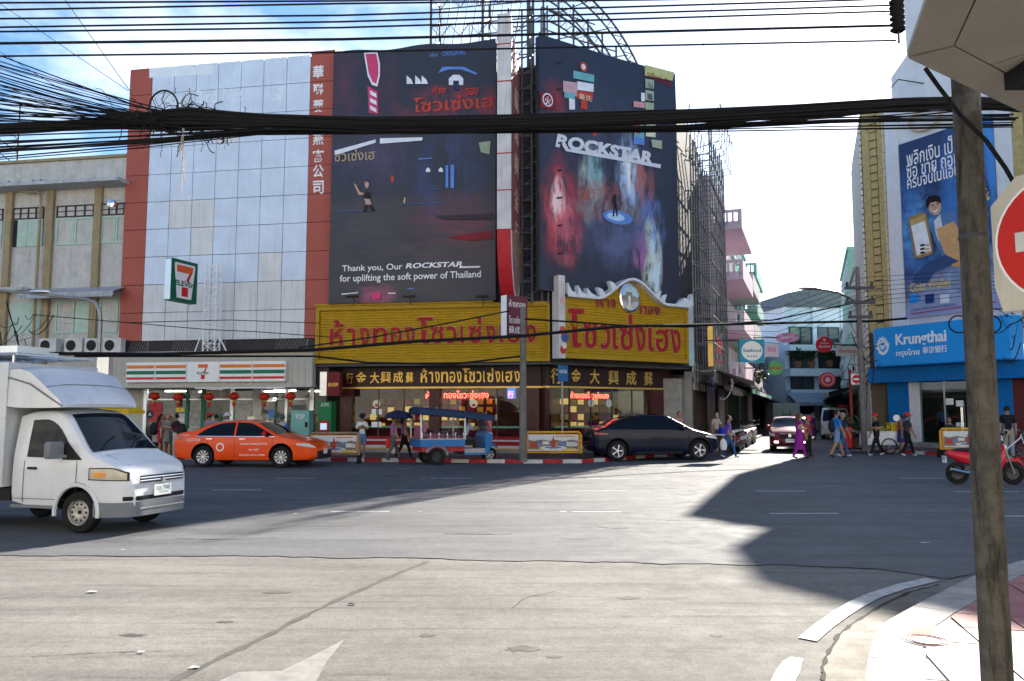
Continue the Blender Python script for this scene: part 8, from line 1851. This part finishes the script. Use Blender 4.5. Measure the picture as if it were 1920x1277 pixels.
person(G_(1703, 855), 0, 1.64, 'man in a charcoal shirt and red cap walking past the fruit cart', (.05, .055, .065), (.014, .014, .018), pose='walk', hat=((.5, .03, .03), 'cap'), shoes=SHOEW, build=1.1)
person(G_(1692, 851), pi, 1.58, 'woman in a red blouse and navy apron holding a paper fan by the fruit cart', (.38, .05, .06), (.03, .04, .14), bottoms='shorts', skirt=(.3, .62, .11, .09), arms={'l': 'up'})
gp_ = FK.P(FK.u(1763, 1.2), 1.2, .34); person(gp_, -2.1, 1.66, 'bank guard in a light blue shirt and dark tie inside the glass entrance', (.2, .38, .6), (.02, .02, .03))
person(FK.P(FK.u(1776, -.6), -.6, .62-.45*1.5), -2.4, 1.5, 'woman in a dark flowered top sitting on the bank step', (.04, .035, .04), (.03, .03, .035), pose='sit', arms={'l': 'lap', 'r': 'lap'})
person(G_(1893, 858, PV_), 1.2, 1.78, 'man in a black polo shirt with his back turned by the bank wall', (.012, .012, .014), (.3, .28, .22), build=1.1)
person(G_(1869, 856, PV_), 1.9, 1.5, 'person in a yellow shirt beside the man in black by the bank', (.55, .42, .04), (.06, .06, .08))
person(FS.P(.8, -1.0, PV_), -1.2, 1.55, 'street vendor in a cream top seated low behind the crossover bonnet', (.5, .42, .36), (.08, .08, .1), arms={'l': 'fwd'})
person(FS.P(-.0, .0, PV_)+Vector((-.6, -.9, 0)), -1.0, 1.6, 'person in a pink top under the corner sign behind the crossover', (.5, .25, .27), (.1, .1, .12))
finish_people()
# ================================================================ carried and placed things
def blob(nm, lab, cat, c, rx, ry, rz, m, group=None):
    return MB().ball((0, 0, 0), rx, ry, rz, 12, 8).build(nm, m, None, Matrix.Translation(c), smooth=True, label=lab, cat=cat, group=group)
def bag(c, w, d_, h, m, lab, nm='shopping_bag', rot=0):
    t = thing(nm, lab, 'bag', RZ(c, rot)); b = MB(); 
    for z, k in ((0, .75), (h*.35, 1.0), (h*.8, .8), (h, .35)): b.v += [(w/2*k*cos(a), d_/2*k*sin(a), z) for a in [2*pi*i/12 for i in range(12)]]
    b.f = [(i*12+j, i*12+(j+1) % 12, (i+1)*12+(j+1) % 12, (i+1)*12+j) for i in range(3) for j in range(12)]+[tuple(range(12))[::-1]]; b.m = [0]*len(b.f)
    b.build('sack', m, t, smooth=True); MB().tube([(-w*.12, 0, h*.95), (0, 0, h*1.3), (w*.12, 0, h*.95)], .01, 5).build('handle', m, t); return t
RBAG = mat('red_plastic', (.6, .03, .025), .35); WBAG = mat('white_plastic', (.7, .7, .7), .4)
p = G_(728, 862, PV_); bag(p+Vector((0, 0, .38)), .22, .14, .32, RBAG, 'red plastic bag in the hand of the woman in mauve')
p = G_(735, 861, PV_); bag(p+Vector((.05, -.05, .2)), .16, .1, .4, WBAG, 'white plastic bag held beside the red bag')
p = G_(1357, 859); bag(p+Vector((0, 0, .3)), .28, .12, .4, WBAG, 'white carrier bag hanging from the violet shirt woman')
for (px, py, z, sx_, m, lab) in ((288, 857, .95, .16, cloth((.02, .02, .025)), 'black backpack on the woman in red'), (339, 858, .9, .17, cloth((.022, .02, .024)), 'black backpack on the man in maroon'), (537, 853, .85, .14, cloth((.05, .1, .2)), 'blue backpack on the visitor by the mint cabinet'), (1562, 858, 1.12, .14, cloth((.025, .025, .03)), 'black sling pack on the man in the blue T-shirt')):
    p = G_(px, py, PV_ if px < 1000 else 0); t = thing('backpack', lab, 'backpack', Matrix.Translation(p+Vector((0, 0, z)))); MB().ball((0, 0, .05), sx_, .13, .24, 12, 8).build('pack', m, t, smooth=True); MB().ball((-.02, -.1, -.05), sx_*.7, .07, .12, 10, 6).build('pocket', m, t, smooth=True)
# umbrella held over the women in mauve
p = G_(737, 863, PV_); UM = thing('navy_umbrella', 'navy umbrella held over the women in mauve', 'umbrella', Matrix.Translation(p+Vector((.15, .05, 1.12))))
MB().tube([(0, 0, -.2), (0, 0, .5)], .01, 6).build('shaft', DSTEEL, UM); MB().lathe([(0, .52), (.2, .49), (.38, .4), (.5, .26), (.49, .25), (.37, .38), (0, .5)], 8).build('canopy', cloth((.015, .022, .06)), UM)
# parasol behind the pickup
p = G_(222, 856, PV_); PA = thing('vendor_parasol', 'yellow and green vendor parasol beside the tiled pier', 'parasol', Matrix.Translation(p)); MB().tube([(0, 0, 0), (0, 0, 1.9)], .02, 6).build('pole', STEEL, PA)
for k in range(8):
    a0, a1 = 2*pi*k/8, 2*pi*(k+1)/8; mb = MB(); pr_ = [(0, 1.98), (.45, 1.88), (.85, 1.62), (.85, 1.52)]
    for r, z in pr_: mb.v += [(r*cos(a0), r*sin(a0), z), (r*cos(a1), r*sin(a1), z)]
    mb.f = [(2*i, 2*i+1, 2*i+3, 2*i+2) for i in range(3)]; mb.m = [0]*3; mb.build('gore', mat('parasol_yellow', (.7, .45, .02), .6) if k in (0, 1, 5, 6, 7) else mat('parasol_green', (.03, .3, .1), .6), PA)
# barriers
ART = [mat('print_sky', (.55, .58, .6), .5, var=.1), mat('print_city', (.22, .19, .17), .5, var=.6, scale=9), mat('print_red', (.4, .06, .04), .5), mat('print_pale', (.6, .6, .56), .5, var=.3, scale=6), mat('print_blue', (.12, .2, .4), .5, var=.4, scale=5)]
def barrier(px0, px1, py, frame, lab, z=0.0, h=1.0, rot=None, name='street_barrier'):
    a, b = gnd(px0, py, z), gnd(px1, py, z); d_ = b-a; w = d_.length; t = thing(name, lab, 'barrier', RZ(a, atan2(d_.y, d_.x)), 'printed street barriers')
    mb = MB(); mb.tube([(0, 0, .12), (0, 0, h-.08), (.08, 0, h), (w-.08, 0, h), (w, 0, h-.08), (w, 0, .12)], .035, 7).tube([(0, 0, .3), (w, 0, .3)], .025, 6); mb.build('frame', frame, t, smooth=True)
    for x in (0, w): MB().prism([(x-.05, 0), (x+.05, 0), (x+.03, .28), (x-.03, .28)], 'y', -.22, .22).build('foot', BLACK, t)
    pn = MB().box(.05, w-.05, -.012, .012, .34, h-.06).build('printed_panel', ART[0], t); zz0, zz1 = .34, h-.06; H_ = zz1-zz0; W_ = w-.1
    P2 = lambda pts: [(.05+x*W_, zz0+y*H_) for x, y in pts]
    print_poly(pn, 'print_border', P2([(0, 0), (1, 0), (1, .04), (0, .04)]), mat('print_orange', (.55, .22, .04), .5), -.013, .002); print_poly(pn, 'print_border', P2([(0, .95), (1, .95), (1, 1), (0, 1)]), MATS['print_orange'], -.013, .002)
    for x in (0, .97): print_poly(pn, 'print_border', P2([(x, .04), (x+.03, .04), (x+.03, .95), (x, .95)]), MATS['print_orange'], -.013, .002)
    print_poly(pn, 'print_town', P2([(.03, .1), (.97, .1), (.97, .6), (.85, .68), (.7, .58), (.55, .66), (.42, .6), (.3, .68), (.15, .6), (.03, .66)]), ART[1], -.013, .002)
    print_poly(pn, 'print_plaza', P2([(.5+.26*cos(a_), .2+.12*sin(a_)) for a_ in [2*pi*i/20 for i in range(20)]]), ART[3], -.017, .002); print_poly(pn, 'print_plaza', P2([(.5+.16*cos(a_), .22+.06*sin(a_)) for a_ in [2*pi*i/20 for i in range(20)]]), ART[4], -.02, .002)
    print_poly(pn, 'print_pavilion', P2([(.46, .22), (.46, .5), (.43, .52), (.48, .66), (.5, .92), (.52, .66), (.57, .52), (.54, .5), (.54, .22)]), ART[2], -.023, .002)
    for x0, x1, y0, y1, k in ((.06, .2, .2, .5, 2), (.2, .26, .3, .5, 4), (.75, .95, .3, .5, 3), (.62, .72, .35, .52, 4), (.3, .42, .4, .55, 3)): print_poly(pn, 'print_house', P2([(x0, y0), (x1, y0), (x1, y1), (x0, y1+.05)]), ART[k], -.017, .002)
    print_poly(pn, 'print_title', P2([(.55, .82), (.9, .82), (.9, .88), (.55, .88)]), MATS['print_orange'], -.017, .002); print_poly(pn, 'print_note', P2([(.68, .06), (.93, .06), (.93, .16), (.68, .16)]), mat('print_yellow', (.65, .5, .05), .5), -.02, .002)
    return t
YF = mat('barrier_yellow', (.6, .35, .03), .5, var=.15)
barrier(985, 1090, 865, YF, 'yellow framed barrier with a town square print before the gold shop corner', 0)
barrier(578, 673, 869, mat('barrier_rusty', (.3, .2, .13), .6, var=.3), 'rusty framed barrier with a worn town print beside the taxi bonnet', 0)
barrier(1765, 1870, 858, YF, 'yellow framed printed barrier before the bank entrance', .112)
# fruit cart
p = G_(1630, 851); q_ = G_(1686, 851); CT = thing('fruit_cart', 'white pushcart heaped with mangoes and a yellow crate by the bank corner', 'cart', RZ(p+Vector((0, .1, 0)), 0))
cw = (q_-p).length
MB().box(0, cw+.5, 0, .75, .35, .85).build('cart_body', WHITEC, CT); MB().box(-.03, cw+.53, -.03, .78, .852, .9).build('tray', ALU, CT)
for y in (-.05, .8):
    MB().tube([(.85+.3*cos(a), y, .31+.3*sin(a)) for a in [2*pi*i/28 for i in range(28)]], .025, 6, closed=True).build('wheel', RUBBER, CT); s_ = MB(); [s_.tube([(.85, y, .31), (.85+.29*cos(a), y, .31+.29*sin(a))], .006, 4) for a in [2*pi*i/12 for i in range(12)]]; s_.build('spokes', STEEL, CT)
MB().tube([(.05, .1, 0.0), (.05, .1, .35)], .03, 6).build('leg', STEEL, CT); MB().tube([(0, .1, .8), (-.5, .1, .95), (-.5, .65, .95), (0, .65, .8)], .02, 6).build('push_bar', STEEL, CT)
MG = [mat('mango_green', (.25, .3, .06), .4, var=.2), mat('mango_yellow', (.6, .4, .05), .4, var=.2)]
rnd = random.Random(8)
for k in range(26):
    x, y, l = rnd.uniform(.05, .95), rnd.uniform(.06, .7), 0 if k < 16 else 1
    MB().ball((0, 0, 0), .08, .055, .055, 8, 6).build('mango', MG[k % 2 if l else 0], None, Matrix.Translation((p.x+x, p.y+.1+y, .955+.09*l)) @ Matrix.Rotation(rnd.uniform(0, 3), 4, 'Z'), smooth=True, label='green mango in the heap on the white pushcart' if not (l and k % 2) else 'yellow mango on top of the pushcart heap', cat='mango', group='mangoes on the cart')
CR = thing('yellow_crate', 'yellow plastic crate standing on the end of the fruit cart', 'crate', Matrix.Translation(p+Vector((1.05, .25, .902)))); MB().box(0, .5, 0, .4, 0, .03).build('base', mat('crate_yellow', (.6, .42, .03), .5), CR)
for x0, x1, y0, y1 in ((0, .5, 0, .02), (0, .5, .38, .4), (0, .02, .02, .38), (.48, .5, .02, .38)): MB().box(x0, x1, y0, y1, .031, .36).build('side', MATS['crate_yellow'], CR)
FN = thing('paper_fan', 'round white paper fan held beside the red blouse woman', 'fan', Matrix.Translation(G_(1685, 852)+Vector((-.1, -.15, 1.3)))); MB().lathe([(0, 0), (.13, 0), (.13, .01), (0, .01)], 20, (0, 0, .15), 'y').build('blade', WHITEC, FN); MB().bar((0, 0, -.1), (0, 0, .03), .02, .012).build('handle', MATS['crate_yellow'], FN)
p = G_(1594, 850); RT = thing('red_trolley_bin', 'red plastic bin on a trolley by the walking men', 'trolley', Matrix.Translation(p+Vector((.1, .5, 0)))); MB().prism([(-.2, .2), (.2, .2), (.25, 1.05), (-.25, 1.05)], 'y', 0, .4).build('bin', RBAG, RT); MB().box(-.3, .9, -.05, .5, .14, .2).build('platform', BLACK, RT)
for x in (-.25, .8): MB().lathe([(0, -.03), (.1, -.03), (.1, .03), (0, .03)], 14, (x, 0, .1), 'y').build('castor', RUBBER, RT)
p = FK.P(FK.u(1778, -.45), -.45, .112); ST = thing('low_stool', 'low dark stool under the woman sitting by the bank step', 'stool', Matrix.Translation(p)); MB().box(-.2, .2, -.2, .2, .42, .48).build('seat', BLACK, ST)
for x in (-.17, .17):
    for y in (-.17, .17): MB().tube([(x, y, 0), (x, y, .42)], .02, 5).build('leg', DSTEEL, ST)
# street litter bin cluster, blue crate by the vendors at the lane mouth
p = FS.P(.3, -1.1, PV_); VT = thing('vendor_table', 'low vendor table with a blue crate behind the crossover bonnet', 'table', RZ(p, radians(20))); MB().box(-.6, .6, -.3, .3, .62, .68).build('top', mat('table_pale', (.45, .42, .38), .6), VT)
for x in (-.55, .55):
    for y in (-.25, .25): MB().tube([(x, y, 0), (x, y, .62)], .02, 5).build('leg', DSTEEL, VT)
BC = thing('blue_crate', 'bright blue plastic crate on the vendor table', 'crate', RZ(p+Vector((.3, .1, .683)), radians(20))); MB().box(-.18, .18, -.13, .13, 0, .25).build('shell', mat('crate_blue', (.02, .05, .6), .4), BC)
u, z = FC.uz(1024, 712, .7); SSG = thing('blue_street_sign', 'small blue street name sign between the two gold shop fronts', 'road sign', FC.M(u+.0, -.4)); MB().box(-.22, .22, 0, .03, z-.1, z+.5).build('plate', mat('street_blue', (.02, .12, .3), .4), SSG); MB().tube([(0, .06, .11), (0, .06, z+.5)], .035, 7).build('pole', STEEL, SSG)
lettering(SSG, 'lettering', 'ถนนเยาวราช', WHITEC, -.17, .17, z+.2, z+.32, -.002, .003)
